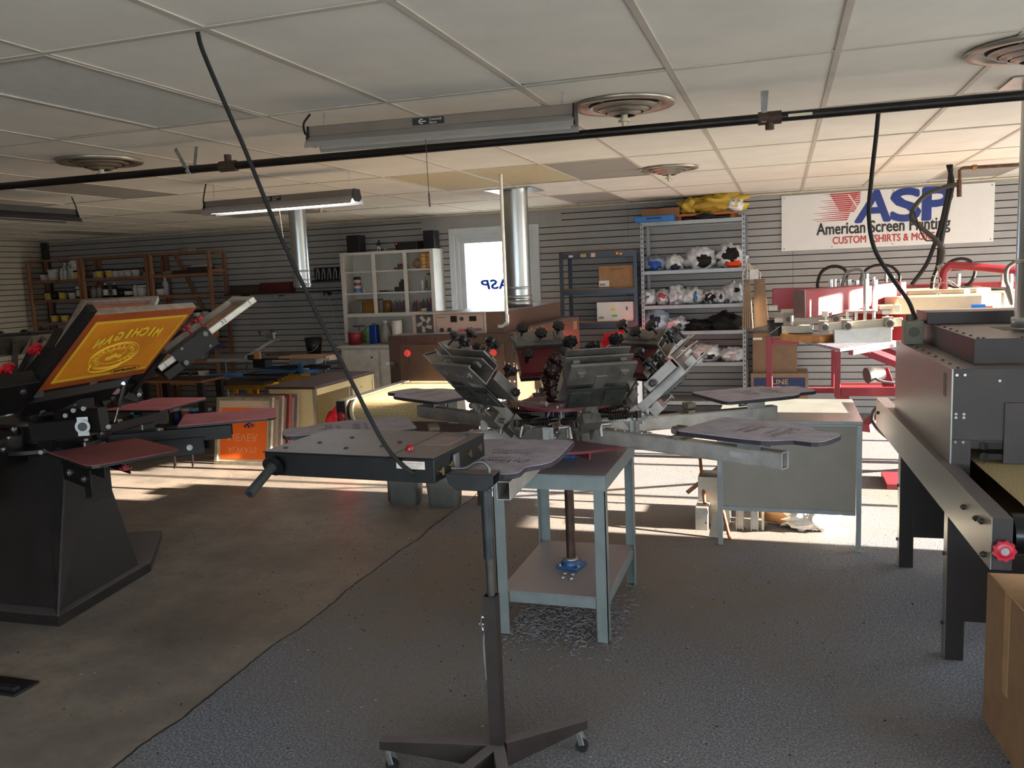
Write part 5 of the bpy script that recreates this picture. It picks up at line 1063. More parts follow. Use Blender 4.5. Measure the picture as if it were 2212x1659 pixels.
# ---- squeegee rack shelf with dark frames and tube lights below
t = thing('wall_shelf', 'dark narrow wall shelf between the timber shelving and the white cabinet', 'wall shelf', (-6.3, 9.7, 1.56))
m = MB(t); m.box(-7.15, -5.42, 9.62, WY1-.0125, 1.545, 1.565); m.build('shelf_board', mt('2a1d18', .6, 0, .2, 6), t)
m = MB(t)
for x in (-6.9, -5.65): m.cut().box(x, x+.02, 9.64, WY1-.0125, 1.50, 1.545)
m.build('bracket', BLACK, t)
for (a, c, h, mm, lb) in ((-7.08, -6.62, .10, mt('3a2a20', .5, 0, .2, 5), 'dark brown wooden squeegee box standing left on the wall shelf'), (-6.60, -6.15, .13, mt('4a1614', .5, 0, .15, 5), 'dark red wooden squeegee box standing right on the wall shelf')):
    m = MB(); m.box(a, c, 9.66, 9.80, 1.5655, 1.5655+h); m.box(a-.01, c+.01, 9.655, 9.66, 1.567, 1.58); tag(m.build('squeegee', mm, bev=.004), lb, 'squeegee')
for (x0, x1, lb) in ((508, 596, 'left'), (614, 703, 'right')):
    a, c = aY(x0, 640, 9.64), aY(x1, 634, 9.64); t = thing('strip_light', f'slim white strip light under the dark wall shelf, {lb} of the two', 'strip light', ((a.x+c.x)/2, 9.66, 1.505), group='strip lights under the wall shelf')
    m = MB(t); m.box(a.x, c.x, 9.645, 9.70, 1.498, 1.528); m.build('housing', mt('8d8f90', .4), t, bev=.004); m = MB(t); m.box(a.x+.02, c.x-.02, 9.655, 9.69, 1.492, 1.4979); m.build('diffuser', mt('a5a7aa', .3), t)
a = aY(600, 640, 9.62)
cord('white lead looped between the two strip lights', [aY(594, 640, 9.62), aY(598, 648, 9.62), aY(608, 648, 9.62), aY(612, 640, 9.62)], .003, mat=mt('b8b8b4', .5))
cord('white flex hanging from the right strip light down to the cabinet', [aY(703, 632, 9.62), aY(715, 660, 9.6), aY(722, 700, 9.6), aY(738, 745, 9.5)], .003, mat=mt('a8a8a4', .5))
t = thing('caulking_rack', 'row of grey curved clips and tools hung on the wall beside the white cabinet', 'tool rack', (-5.6, 9.75, 1.7))
m = MB(t); m.box(-5.85, -5.33, 9.72, 9.80, 1.68, 1.70); m.box(-5.85, -5.33, 9.79, 9.81, 1.68, 1.86); m.build('tray', BLACK, t)
for i in range(6): m = MB(t); x = -5.80+i*.085; m.tube(smooth_pts([(x, 9.74, 1.70), (x+.02, 9.73, 1.78), (x+.035, 9.73, 1.84), (x+.05, 9.74, 1.80), (x+.045, 9.74, 1.71)]), .009, 8); m.build('clip', mt('7b7f84', .3, .6), t)
# ---- white wall cabinet, open fronted
WC = thing('wall_cabinet', 'white open-fronted cabinet of nine cubbyholes left of the window', 'cabinet', (-4.65, 9.65, .9))
WM = mt('c8c5bd', .45, 0, .05, 5); ca, cb, cf = -5.30, -4.03, 9.50
m = MB(WC); m.box(ca, ca+.02, cf+.02, WY1-.0125, .90, 2.02); m.box(cb-.02, cb, cf+.02, WY1-.0125, .90, 2.02); m.box(ca+.02, cb-.02, cf+.02, WY1-.0125, 2.0, 2.02); m.box(ca+.02, cb-.02, 9.80, 9.812, .9, 2.0); m.box(ca+.02, cb-.02, cf+.02, 9.8, 1.245, 1.26); m.build('carcass', WM, WC)
st_ = [(ca, ca+.05), (-4.865, -4.82), (-4.435, -4.39), (cb-.05, cb)]
m = MB(WC)
for i, (a, c) in enumerate(st_): m.box(a, c, cf, cf+.0195, 1.215 if i not in (0, 3) else .90, 2.02)
for i in range(3): m.box(st_[i][1], st_[i+1][0], cf, cf+.0195, 1.985, 2.02); m.box(st_[i][1], st_[i+1][0], cf, cf+.0195, 1.215, 1.26)
m.build('face_frame', WM, WC, bev=.002)
S1z, S2z = 1.785, 1.515
for i in range(3):
    for z in (S1z, S2z): m = MB(WC); m.box(st_[i][1]-.02, st_[i+1][0]+.02, cf+.021, 9.799, z-.018, z); m.build('shelf_board', WM, WC)
def P_(name, label, cat, fn, mat, group=None, bev=0): m = MB(); fn(m); return tag(m.build(name, mat, bev=bev), label, cat, group)
yb = 9.62
t = thing('canister', 'white wipes canister with a black lid on the cabinet\'s middle shelf', 'canister', (-5.14, yb, S2z+.001)); m = MB(); m.lathe([(0,0), (.045,0), (.045,.17), (0,.17)], n=20); m.build('canister_body', BODW, t); m = MB(); m.lathe([(.046,.165), (.046,.20), (0,.205)], n=20); m.build('lid', BLACK, t); m = MB(); m.lathe([(.0458,.02), (.0458,.06)], n=20); m.build('blue_band', mt('2a6ea8', .4), t); m = MB(); m.lathe([(.0458,.09), (.0458,.13)], n=20); m.build('red_band', mt('8c4048', .4), t)
P_('marker', 'small white cylinder beside the wipes canister', 'marker', lambda m: m.cyl((-5.05, yb, S2z), (-5.05, yb, S2z+.05), .008), BODW)
P_('hand_tool', 'dark handheld labelling tool on the middle shelf of the cabinet', 'tool', lambda m: (m.box(-4.55, -4.46, yb-.03, yb+.05, S2z+.001, S2z+.12), m.box(-4.62, -4.55, yb-.02, yb+.04, S2z+.001, S2z+.06), m.box(-4.53, -4.47, yb-.02, yb+.04, S2z+.12, S2z+.15)), mt('35312e', .5), bev=.006)
P_('screwdriver', 'dark screwdriver lying on the cabinet\'s middle shelf', 'tool', lambda m: (m.cyl((-4.95+.13, yb-.03, S2z+.015), (-4.70, yb-.02, S2z+.012), .008), m.cyl((-4.70, yb-.02, S2z+.012), (-4.64, yb-.02, S2z+.012), .004)), BLACK)
P_('tape_gun', 'brown tape dispenser on the cabinet\'s upper shelf, middle column', 'tape dispenser', lambda m: (m.box(-4.56, -4.45, yb-.02, yb+.05, S1z+.001, S1z+.07), m.box(-4.61, -4.56, yb-.02, yb+.03, S1z+.001, S1z+.03)), mt('5b5144', .6, 0, .3, 30), bev=.006)
t = thing('tape_roll', 'single brown packing tape roll standing on its edge on the upper shelf', 'tape roll', (-4.29, yb, S1z)); m = MB(t); m.M = T(-4.29, yb, S1z+.066)@Matrix.Rotation(PI/2, 4, 'X')@Matrix.Rotation(.5, 4, 'Y'); m.lathe([(.04,-.024), (.064,-.024), (.064,.024), (.04,.024), (.04,-.024)], n=26); m.build('tape', mt('8a5a30', .35), t); m = MB(t); m.M = T(-4.29, yb, S1z+.066)@Matrix.Rotation(PI/2, 4, 'X')@Matrix.Rotation(.5, 4, 'Y'); m.lathe([(.037,-.024), (.0398,-.024), (.0398,.024), (.037,.024), (.037,-.024)], n=26); m.build('core', CARD, t)
for i in range(3):
    for j in range(4):
        o = MB().lathe([(.03,0), (.052,0), (.052,.046), (.03,.046), (.03,0)], (-4.195+i*.06*1.0 if False else -4.19+(i % 2)*.085, 9.58+(.11 if i == 2 else 0) , S1z+.001+j*.0475), 20) if i < 2 else MB().lathe([(.03,0), (.052,0), (.052,.046), (.03,.046), (.03,0)], (-4.15, 9.70, S1z+.001+j*.0475), 20)
        tag(o.build('tape_roll', mt('b98d58', .25, .1, .1)), f'brown tape roll in the {["left", "right", "back"][i]} stack on the upper cabinet shelf, {["lowest", "second from bottom", "third from bottom", "topmost"][j]}', 'tape roll', 'stacked tape rolls')
for i, (x, mm, lb) in enumerate(((-4.225, BODW, 'short white bottle'), (-4.17, BODW, 'white spray can with green print'), (-4.13, BODG, 'dark grey spray can'), (-4.10, BODW, 'white spray can with blue print'), (-4.065, BODW, 'white spray can with red top'))):
    t = thing('spray_can', lb+' on the middle shelf, right column of the cabinet', 'spray can', (x-.01, yb-.02+.05*(i % 2), S2z+.001)); h = .14 if i == 0 else .20; r = .019 if i == 0 else .026
    m = MB(); m.lathe([(0,0), (r,0), (r,h*.85), (r*.5,h*.95), (0,h*.95)], n=16); m.build('can_body', mm, t); m = MB(); m.lathe([(r*.35,h*.94), (r*.35,h*1.05), (0,h*1.06)], n=10); m.build('nozzle', [BODW, TGN, BLACK, BODW, RED][i], t)
    if i in (1, 3): m = MB(); m.lathe([(r*1.02,h*.15), (r*1.02,h*.6)], n=16); m.build('print_band', TGN if i == 1 else mt('3a4a80', .4), t)
P_('notebook', 'silver-grey book block with a red base leaning in the bottom left cubbyhole', 'book', lambda m: m.box(-5.22, -5.06, yb-.08, yb+.02, 1.262, 1.40), mt('7d7c7a', .4, .3), bev=.003)
P_('wooden_tray', 'amber wooden tray on edge in the bottom left cubbyhole', 'tray', lambda m: (m.box(-5.05, -4.86, yb-.06, yb, 1.262, 1.41), m.box(-5.18, -4.84, yb+.01, yb+.1, 1.415, 1.43)), mt('7a5526', .35, 0, .25, 6))
P_('glass_jar', 'amber glass jar in the bottom middle cubbyhole', 'jar', lambda m: m.lathe([(0,0), (.055,0), (.055,.14), (.04,.15), (0,.15)], (-4.74, yb, 1.262), 20), mt('6a4a1c', .2, 0, .2))
pc = [mt(h, .4, 0, .05) for h in ('1c2a4a', '141414', '20452c', '8c2020', '2a2a30', 'c8501e', '203a6a')]
for i in range(20):
    x = -4.66+i*.0115 if i < 18 else -4.66; g_ = i
for i in range(17):
    x = -4.66+i*.0125; h_ = .11+rnd.uniform(0, .05); o = MB().cyl((x, yb-.03+.02*(i % 3), 1.262), (x+rnd.uniform(-.008, .008), yb-.03+.02*(i % 3), 1.262+h_), .0055, n=8).build('pen', pc[i % 5]); tag(o, 'upright pen in the crowded row in the cabinet\'s bottom middle cubbyhole', 'pen', 'pens in the bottom middle cubbyhole')
for i in range(18):
    x = -4.375+i*.0165; h_ = .10+rnd.uniform(0, .07); o = MB().cyl((x, yb-.03+.02*(i % 3), 1.262), (x+rnd.uniform(-.01, .01), yb-.03+.02*(i % 3), 1.262+h_), .0075, n=8).build('marker', pc[(i*3) % 7]); tag(o, 'upright marker in the crowded row in the cabinet\'s bottom right cubbyhole', 'marker', 'markers in the bottom right cubbyhole')
P_('tape_roll', 'cream masking tape roll lying in front of the markers', 'tape roll', lambda m: m.lathe([(.02,0), (.042,0), (.042,.04), (.02,.04), (.02,0)], (-4.215, cf+.055, 1.262), 20), mt('b3a888', .6))
P_('tape_roll', 'blue masking tape roll lying in front of the markers', 'tape roll', lambda m: m.lathe([(.02,0), (.042,0), (.042,.04), (.02,.04), (.02,0)], (-4.115, cf+.055, 1.262), 20), mt('1f4470', .6))
# on top of the cabinet
P_('speaker', 'black loudspeaker on the cabinet top, left of the two', 'speaker', lambda m: m.box(-5.20, -5.03, 9.52, 9.70, 2.021, 2.235), BLACK, 'speakers on the cabinet', .004)
P_('speaker', 'black loudspeaker on the cabinet top, right of the two', 'speaker', lambda m: m.box(-4.17, -4.03, 9.55, 9.72, 2.021, 2.24), mt('11141c', .4), 'speakers on the cabinet', .004)
t = thing('stereo_receiver', 'black stereo receiver with a red light on top of the cabinet', 'receiver', (-4.42, 9.62, 2.021)); m = MB(t); m.box(-4.54, -4.25, 9.53, 9.76, 2.022, 2.12); m.build('case', BLACK, t, bev=.003); m = MB(t); m.tube([(-4.52, 9.53, 2.10), (-4.52, 9.527, 2.10)], .005, 8); m.build('power_light', mt('ff3010', .4, 0, 0, e=3.), t)
t = thing('figurine', 'small sports figurine in dark shirt and white trousers on the cabinet top', 'figurine', (-4.80, 9.6, 2.021)); fx = -4.80
m = MB(t); m.lathe([(0,0), (.05,0), (.045,.012), (0,.012)], (fx, 9.6, 2.0215), 18); m.build('stand', mt('77797c', .4), t)
m = MB(t); m.tube([(fx-.02, 9.6, 2.033), (fx-.012, 9.6, 2.065), (fx, 9.6, 2.09)], .010, 8, rr=[.007,.009,.011]); m.tube([(fx+.018, 9.6, 2.033), (fx+.012, 9.6, 2.062), (fx+.002, 9.6, 2.09)], .010, 8, rr=[.007,.009,.011]); m.build('trousers', BODW, t)
m = MB(t); m.tube([(fx, 9.6, 2.088), (fx+.004, 9.6, 2.12), (fx+.006, 9.6, 2.138)], .016, 10, rr=[.013,.019,.008]); m.tube([(fx-.008, 9.6, 2.128), (fx-.032, 9.598, 2.115), (fx-.02, 9.59, 2.10)], .006, 6); m.tube([(fx+.018, 9.6, 2.128), (fx+.03, 9.6, 2.105)], .006, 6); m.blob((fx+.008, 9.6, 2.15), (.011,.011,.013), 1, .05); m.build('shirt_and_head', mt('1a2436', .6), t)
for i, x in enumerate((-4.72, -4.69)): P_('small_jar', f'tiny silver-capped jar beside the figurine, {"left" if i == 0 else "right"} of the two', 'jar', lambda m: m.lathe([(0,0), (.011,0), (.011,.045), (0,.045)], (x, 9.6, 2.0215), 10), STEEL)
# ---- lower cabinet with paint tins
LC = thing('base_cabinet', 'scuffed white base cabinet under the open cabinet', 'cabinet', (-4.6, 9.5, 0)); LM = mt('a9aaa6', .5, 0, .14, 7)
m = MB(LC); m.box(-5.22, -3.98, 9.24, WY1-.0125, .0, .855); m.build('carcass', LM, LC)
m = MB(LC); m.box(-5.255, -3.97, 9.20, WY1-.0125, .8555, .882); m.build('worktop', mt('b0aea2', .45, 0, .12, 8), LC, bev=.004)
for a, c in ((-5.18, -4.72), (-4.68, -4.2)): m = MB(LC); m.box(a, c, 9.222, 9.2395, .06, .83); d_ = m.build('door', LM, LC, bev=.004)
m = MB(LC); m.cyl((-4.79, 9.222, .735), (-4.79, 9.205, .735), .017, .013, 14); m.build('door_knob', CHROME, LC)
z0 = .883
t = thing('paint_tin', 'red paint tin splashed with white on the base cabinet', 'paint tin', (-5.10, 9.40, z0)); m = MB(); m.lathe([(0,0), (.088,0), (.088,.15), (.082,.155), (0,.155)], n=28); m.build('tin', mt('8f2a30', .4, .2, .5, 18), t); m = MB(); m.tube(smooth_pts([(-.09,0,.12), (-.11,-.03,.16), (-.05,-.05,.20)]), .003, 6); m.lathe([(.084,.155), (.092,.156), (.092,.162), (.084,.162)], n=28); m.build('rim', STEEL, t)
P_('turntable', 'grey round lid tray balanced behind the red paint tin', 'tray', lambda m: (m.cyl((-5.12, 9.55, z0+.001), (-5.12, 9.55, z0+.20), .012), m.lathe([(0,.20), (.075,.21), (.08,.225), (0,.22)], (-5.12, 9.55, z0), 20)), DSTEEL)
P_('jug', 'white and green jug behind the red paint tin', 'jug', lambda m: m.lathe([(0,0), (.06,0), (.06,.14), (.03,.19), (.03,.21), (0,.21)], (-4.99, 9.55, z0+.001), 20), mt('6fa060', .4, 0, .4, 14))
t = thing('solvent_can', 'blue rectangular solvent can with a strap handle', 'can', (-4.85, 9.45, z0)); m = MB(t); m.box(-4.905, -4.81, 9.40, 9.50, z0+.001, z0+.23); m.build('can_body', mt('1c3f90', .35, .2, .1, 8), t, bev=.006); m = MB(t); m.tube(smooth_pts([(-4.89, 9.45, z0+.23), (-4.86, 9.45, z0+.25), (-4.82, 9.45, z0+.23)]), .004, 6); m.build('handle', BLACK, t)
t = thing('plastic_jug', 'hazy grey gallon jug with a white cap', 'jug', (-4.71, 9.47, z0)); m = MB(); m.lathe([(0,0), (.075,0), (.075,.15), (.055,.20), (.022,.245), (.022,.26)], n=22); m.build('jug_body', mt('8d8c86', .3, 0, .1, 8), t); m = MB(); m.lathe([(.025,.255), (.025,.285), (0,.285)], n=14); m.build('cap', BODW, t)
P_('paper_towel_roll', 'upright white paper towel roll on the base cabinet', 'paper towel', lambda m: m.lathe([(.02,.0), (.062,0), (.062,.28), (.02,.28)], (-4.54, 9.45, z0+.001), 24), mt('d6d2ca', .8, 0, .04))
P_('ink_tub', 'black and white lidded tub behind the brown dryer on the base cabinet', 'tub', lambda m: m.lathe([(0,0), (.05,0), (.05,.06), (.054,.062), (.054,.09), (0,.095)], (-4.33, 9.45, z0+.03), 18) or m.box(-4.38, -4.28, 9.4, 9.5, z0+.0005, z0+.0295), mt('2c2c2e', .4, 0, .5, 25))
# ---- blue-grey boltless shelf
BSM = mt('3f4a58', .4, .3, .08, 8); sx0, sx1, sya, syb = -2.41, -1.525, 9.30, 9.76
t = thing('shelving_unit', 'dark blue-grey boltless shelf unit with two boxes, right of the window', 'shelving', (-1.97, 9.5, 0))
for x in (sx0, sx1-.045):
    for y in (sya, syb-.045): m = MB(t); m.box(x, x+.045, y, y+.004, 0, 1.885); m.box(x if x == sx0 else x+.041, x+.004 if x == sx0 else x+.045, y, y+.045, 0, 1.885); m.build('upright', BSM, t)
for z in (1.885, 1.475, 1.10, .6, .15):
    m = MB(t); m.box(sx0+.045, sx1-.045, sya, sya+.012, z-.07, z-.012); m.box(sx0+.045, sx1-.045, syb-.012, syb, z-.07, z-.012); m.box(sx0+.005, sx0+.017, sya+.045, syb-.045, z-.07, z-.012); m.box(sx1-.017, sx1-.005, sya+.045, syb-.045, z-.07, z-.012); m.build('beam', BSM, t)
    m = MB(t); m.box(sx0+.006, sx1-.006, sya+.013, syb-.013, z-.011, z); m.build('shelf_board', mt('8a6848', .8, 0, .15, 10), t)
for (px_, py_, w_, h_, c_) in ((1233, 554, 9, 5, 'c4c4c0'), (1260, 552, 12, 8, 'a8a060'), (1281, 551, 9, 9, 'c9b0a8'), (1333, 547, 5, 5, 'd98a1e'), (1341, 548, 5, 5, 'd98a1e')):
    m = MB(t); pr(m, px_-w_/2, py_-h_/2, px_+w_/2, py_+h_/2, sya-.0015, .001); m.build('sticker', mt(c_, .5), t)
def carton(name, x0, x1, y0, y1, z0, z1, mat, label, lab=None, txt=None, flaps=False):
    t = thing(name, label, 'cardboard box', ((x0+x1)/2, (y0+y1)/2, z0)); m = MB(t); m.box(x0, x1, y0, y1, z0+.0005, z1); m.build('carton', mat, t, bev=.003)
    m = MB(t); m.box(x0+.01, x1-.01, (y0+y1)/2-.02, (y0+y1)/2+.02, z1, z1+.0006); m.build('packing_tape', mt('b39468', .3), t)
    if lab: m = MB(t); m.box(x0+lab[0], x0+lab[1], y0-.0012, y0-.0002, z0+lab[2], z0+lab[3]); l_ = m.build('shipping_label', BODW, t); m = MB(t); [m.box(x0+lab[0]+.01+i*.006, x0+lab[0]+.01+i*.006+(.003 if i % 3 else .0045), y0-.0018, y0-.0013, z0+lab[2]+.01, z0+lab[2]+.035) for i in range(10)]; m.build('barcode', BLACK, l_)
    return t
a, c = aY(1294, 612, 9.33), aY(1367, 572, 9.33)
t = carton('cardboard_box', a.x, c.x, 9.33, 9.68, 1.475, c.z, CARD, 'brown carton with a white label on the blue-grey shelf\'s second tier', (.0, .115, .015, .08)); ti = t.matrix_basis.inverted()
text_mesh('FIRST AUTHORITY', face_M((a.x+.12, 9.3288, c.z-.045), (1,0,0), (0,0,1)), .18, .012, BLACK, t, ext=.0002, root_inv=ti)
a, c = aY(1290, 692, 9.33), aY(1368, 651, 9.33)
t = carton('cardboard_box', a.x, c.x, 9.33, 9.68, 1.10, c.z, mt('c9c9c6', .6, 0, .04), 'white printed carton with a green sticker on the blue-grey shelf\'s third tier', (.01, .10, .02, .05))
for (dx, dz_, w_, h_, c_) in ((.16, .12, .05, .025, 'd3c02a'), (.17, .05, .06, .022, '3fae52'), (.33, .12, .02, .04, '2c6a9a')): m = MB(t); m.box(a.x+dx, a.x+dx+w_, 9.3285, 9.3298, 1.10+dz_, 1.10+dz_+h_); m.build('sticker', mt(c_, .5), t)
# ---- silver slotted-angle shelving with shirt bags
SS_ = mt('8e9091', .4, .5, .1, 10); qx0, qx1 = -1.49, -.375
t = thing('shelving_unit', 'tall silver slotted-angle shelf unit full of plastic shirt bags', 'shelving', (-.93, 9.5, 0))
for x, sx_ in ((qx0, 1), (qx1, -1)):
    for y, sy_ in ((9.30, 1), (9.78, -1)):
        m = MB(t); m.box(*sorted((x, x+sx_*.038)), *sorted((y, y+sy_*.003)), 0, 2.20); m.box(*sorted((x, x+sx_*.003)), *sorted((y, y+sy_*.038)), 0, 2.20); m.k = 1
        for k in range(44): m.box(*sorted((x+sx_*.014, x+sx_*.024)), *sorted((y-sy_*.0004, y)), .03+k*.05, .055+k*.05)
        m.build('slotted_upright', [SS_, BLACK], t)
SZ = [2.165, 1.640, 1.262, .975, .628, .2]
for z in SZ: m = MB(t); m.box(qx0+.004, qx1-.004, 9.3035, 9.7765, z-.004, z); m.box(qx0+.038, qx1-.038, 9.3035, 9.307, z-.045, z-.004); m.box(qx0+.038, qx1-.038, 9.3035, 9.315, z-.045, z-.04); m.box(qx0+.038, qx1-.038, 9.772, 9.7765, z-.045, z-.004); m.build('shelf_board', SS_, t)
NAV = mt('1a2138', .8, 0, .1); BLK = mt('101012', .85, 0, .2, 14, b=.3); ORG = mt('e8481a', .8, 0, .08); BLUE2 = mt('1d4a9a', .7); GRB = mt('5f6b80', .5, 0, .1)
def sbag(x0, x1, y0, z, label, inner, mat=PLA, seed=1, amp=.38):
    """x0..x1, y0: measured pixel span and top of the bag; z: shelf"""
    a, c = aY(x0, y0, 9.42), aY(x1, y0, 9.42); w_ = (c.x-a.x)/2; h_ = (aY((x0+x1)/2, y0, 9.42).z-z)/2; cx_ = (a.x+c.x)/2
    return bag('shirt_bag', (cx_, 9.47, z+h_*.86), (w_*.98, .13, h_*1.05), mat, label, 'plastic bag', 'shirt bags on the silver shelves', seed, amp, 2.8, inner=inner, flat=z+.002)
def zx(x): return 1180+x/3.95
def zy(y): return 400+y/3.95
sbag(zx(800), zx(1030), zy(595), SZ[1], 'blue-grey shirt bag at the left end of the second shelf down', [(.1, -.1, .55, .6, BLUE2, 'blue garment')], mt('8790a0', .4, 0, .15, 10, b=.3), 2)
sbag(zx(1000), zx(1175), zy(590), SZ[1], 'small white bag with navy cloth showing, second shelf down', [(.2, -.4, .5, .4, NAV, 'navy garment')], seed=3)
sbag(zx(1180), zx(1445), zy(520), SZ[1], 'large white bag with black shirts, middle of the second shelf down', [(.2, -.15, .55, .5, BLK, 'black garment')], seed=4)
sbag(zx(1440), zx(1705), zy(500), SZ[1], 'large white bag with black and orange shirts, right end of the second shelf down', [(.0, .1, .55, .65, BLK, 'black garment'), (.15, -.5, .55, .3, ORG, 'bright orange garment')], seed=5)
sbag(zx(797), zx(945), zy(880), SZ[2], 'plain white bag at the left end of the third shelf down', [(.0, .1, .2, .2, mt('55555c', .6), 'grey garment')], seed=6)
sbag(zx(930), zx(1050), zy(880), SZ[2], 'white bag with red shirts on the third shelf down', [(.0, .1, .6, .5, mt('a83a48', .6), 'red garment')], seed=7)
sbag(zx(1030), zx(1190), zy(845), SZ[2], 'tall plain white bag on the third shelf down', [(.2, -.1, .25, .4, mt('9aa0a4', .5), 'pale garment')], seed=8, amp=.5)
sbag(zx(1140), zx(1340), zy(870), SZ[2], 'white bag with a blue print stripe on the third shelf down', [(.35, 0, .2, .6, mt('3b6a90', .5), 'blue printed band')], seed=9)
sbag(zx(1325), zx(1465), zy(890), SZ[2], 'dark bag with black shirts on the third shelf down', [(0, 0, .7, .6, BLK, 'black garment')], seed=10)
sbag(zx(1435), zx(1545), zy(880), SZ[2], 'small white bag with a dark opening on the third shelf down', [(0, .1, .35, .35, BLK, 'black garment')], seed=11)
sbag(zx(1500), zx(1690), zy(825), SZ[2], 'tall loose white bag at the right end of the third shelf down', [(.3, .35, .35, .2, BLK, 'black garment')], seed=12, amp=.6)
sbag(zx(815), zx(1050), zy(1045), SZ[3], 'big round blue-tinted bag at the left end of the fourth shelf down', [(.0, .0, .5, .55, NAV, 'dark navy garment')], mt('a5b4c2', .25, 0, .08, 8, b=.3), 13, .22)
sbag(zx(1020), zx(1200), zy(1120), SZ[3], 'small white knotted bag on the fourth shelf down', [(.1, -.2, .4, .35, BLK, 'black garment')], seed=14, amp=.55)
def heap(x0, x1, y0, z, label, mat, seed): a, c = aY(x0, y0, 9.42), aY(x1, y0, 9.42); h_ = aY((x0+x1)/2, y0, 9.42).z-z; bag('clothes_heap', ((a.x+c.x)/2, 9.48, z+h_*.35), ((c.x-a.x)/2, .13, h_*.62), mat, label, 'clothes', None, seed, .45, 3.2, flat=z+.002)
heap(zx(1165), zx(1420), zy(1150), SZ[3], 'low heap of black cloth in the middle of the fourth shelf down', BLK, 15)
heap(zx(1380), zx(1665), zy(1090), SZ[3], 'taller heap of black cloth at the right end of the fourth shelf down', BLK, 16)
sbag(zx(1000), zx(1240), zy(1370), SZ[4], 'white bag on the fifth shelf down, half hidden by the press knobs', [(0, 0, .3, .3, mt('b5a0a8', .6), 'pink garment')], seed=17)
sbag(zx(1235), zx(1490), zy(1345), SZ[4], 'white bag with black shirts on the fifth shelf down', [(.1, -.1, .55, .45, BLK, 'black garment')], seed=18)
sbag(zx(1470), zx(1695), zy(1385), SZ[4], 'white bag drooping over the edge of the fifth shelf down', [(.1, .0, .3, .3, mt('c0a0a4', .6), 'pale pink garment')], seed=19)
# top of the silver shelves
a, c = aY(1382, 470, 9.40), aY(1478, 447, 9.40)
t = carton('cardboard_box', a.x+.02, c.x-.05, 9.40, 9.70, SZ[0], c.z-.0, mt('8a6246', .8, 0, .1), 'low brown carton on top of the silver shelves'); m = MB(t); m.bar((a.x+.04, 9.55, c.z+.001), (a.x+.25, 9.6, c.z+.03), .25, .004); m.build('open_flap', mt('8a6246', .8, 0, .1), t)
t = thing('tool_case', 'flat blue case with a black handle, topmost front of the silver shelf unit', 'case', tuple(aY(1412, 485, 9.15))); p = aY(1371, 484.5, 9.18), aY(1455, 470, 9.18)
m = MB(t); m.box(p[0].x, p[1].x, 9.18, 9.395, SZ[0]+.001, SZ[0]+.062); m.build('case_body', mt('1766a8', .35, .1, .06), t, bev=.006); m = MB(t); x_ = (p[0].x+p[1].x)/2; m.tube(smooth_pts([(x_-.07, 9.18, SZ[0]+.03), (x_-.06, 9.165, SZ[0]+.035), (x_+.06, 9.165, SZ[0]+.035), (x_+.07, 9.18, SZ[0]+.03)]), .006, 8); m.build('handle', BLACK, t)
YC = mt('c9a63e', .6, 0, .14, 5, b=.4)
t = thing('cloth_bundle', 'crumpled yellow cloth bundle heaped on top of the silver shelves', 'cloth', (-.8, 9.5, SZ[0]+.06)); q0, q1 = aY(1468, 455, 9.5), aY(1590, 455, 9.5)
m = MB(t); m.blob((q0.x+.10, 9.52, SZ[0]+.15), (.11, .12, .09), 31, .7, 3, 26, 16, flat=SZ[0]+.075); m.blob((q1.x-.20, 9.55, SZ[0]+.18), (.26, .15, .13), 35, .6, 3.2, 30, 18, flat=SZ[0]+.075); m.build('yellow_cloth', YC, t)
m = MB(t); m.blob((q1.x-.02, 9.50, SZ[0]+.14), (.09, .1, .08), 37, .6, 3.5, 20, 12, flat=SZ[0]+.075); m.build('plastic', PLA, t)
m = MB(); m.box(q0.x-.02, q1.x+.02, 9.36, 9.7, SZ[0]+.045, SZ[0]+.07); m.box(q0.x, q0.x+.03, 9.38, 9.68, SZ[0]+.001, SZ[0]+.045); m.box(q1.x-.05, q1.x-.01, 9.38, 9.68, SZ[0]+.001, SZ[0]+.045); tag(m.build('wooden_board', mt('a5602c', .6)), 'orange-brown board raised on blocks under the yellow cloth', 'board')
bag('clothes_heap', ((q0.x+q1.x)/2-.02, 9.34, SZ[0]+.03), (.10, .05, .035), BLK, 'small dark cloth at the front of the silver shelf top', 'clothes', seed=41, flat=SZ[0]+.001)
# paper bags hanging on the shelf's right front upright
t = thing('paper_bags', 'bunch of brown paper carrier bags hanging by white handles from the silver shelf', 'paper bags', (-.33, 9.2, 1.1))
KR = mt('83705c', .8, 0, .1, 6)
za_, zb_ = aY(1625, 603, 9.24).z, aY(1625, 708, 9.24).z; xA = aY(1603, 650, 9.24).x
for i in range(5):
    m = MB(t); x = xA+.01+i*.024; m.M = T(x, 9.24, zb_)@Matrix.Rotation(-.03*(i-2), 4, 'Y'); m.box(-.008, .008, -.11, .0, 0, za_-zb_); m.build('paper_bag', KR, t, bev=.002)
m = MB(t); m.add([(xA+.12, 9.235, zb_), (xA+.27, 9.20, zb_+.03), (xA+.23, 9.20, za_), (xA+.12, 9.235, za_), (xA+.12, 9.255, zb_), (xA+.27, 9.22, zb_+.03), (xA+.23, 9.22, za_), (xA+.12, 9.255, za_)], [(0,1,2,3), (7,6,5,4), (0,4,5,1), (1,5,6,2), (2,6,7,3), (3,7,4,0)]); m.build('paper_bag', KR, t)
m = MB(t)
for i in range(4): x = xA+.03+i*.04; m.tube(smooth_pts([(x-.02, 9.19, za_), (x-.015, 9.19, za_+.07), (-.36, 9.29, za_+.17), (x+.03, 9.19, za_+.07), (x+.035, 9.19, za_)]), .006, 6)
m.build('twisted_handles', mt('cfc9bc', .6), t)
m = MB(t); m.box(xA+.08, xA+.17, 9.175, 9.178, za_+.0, za_+.10); m.build('paper_tag', mt('c9c9c9', .6), t)
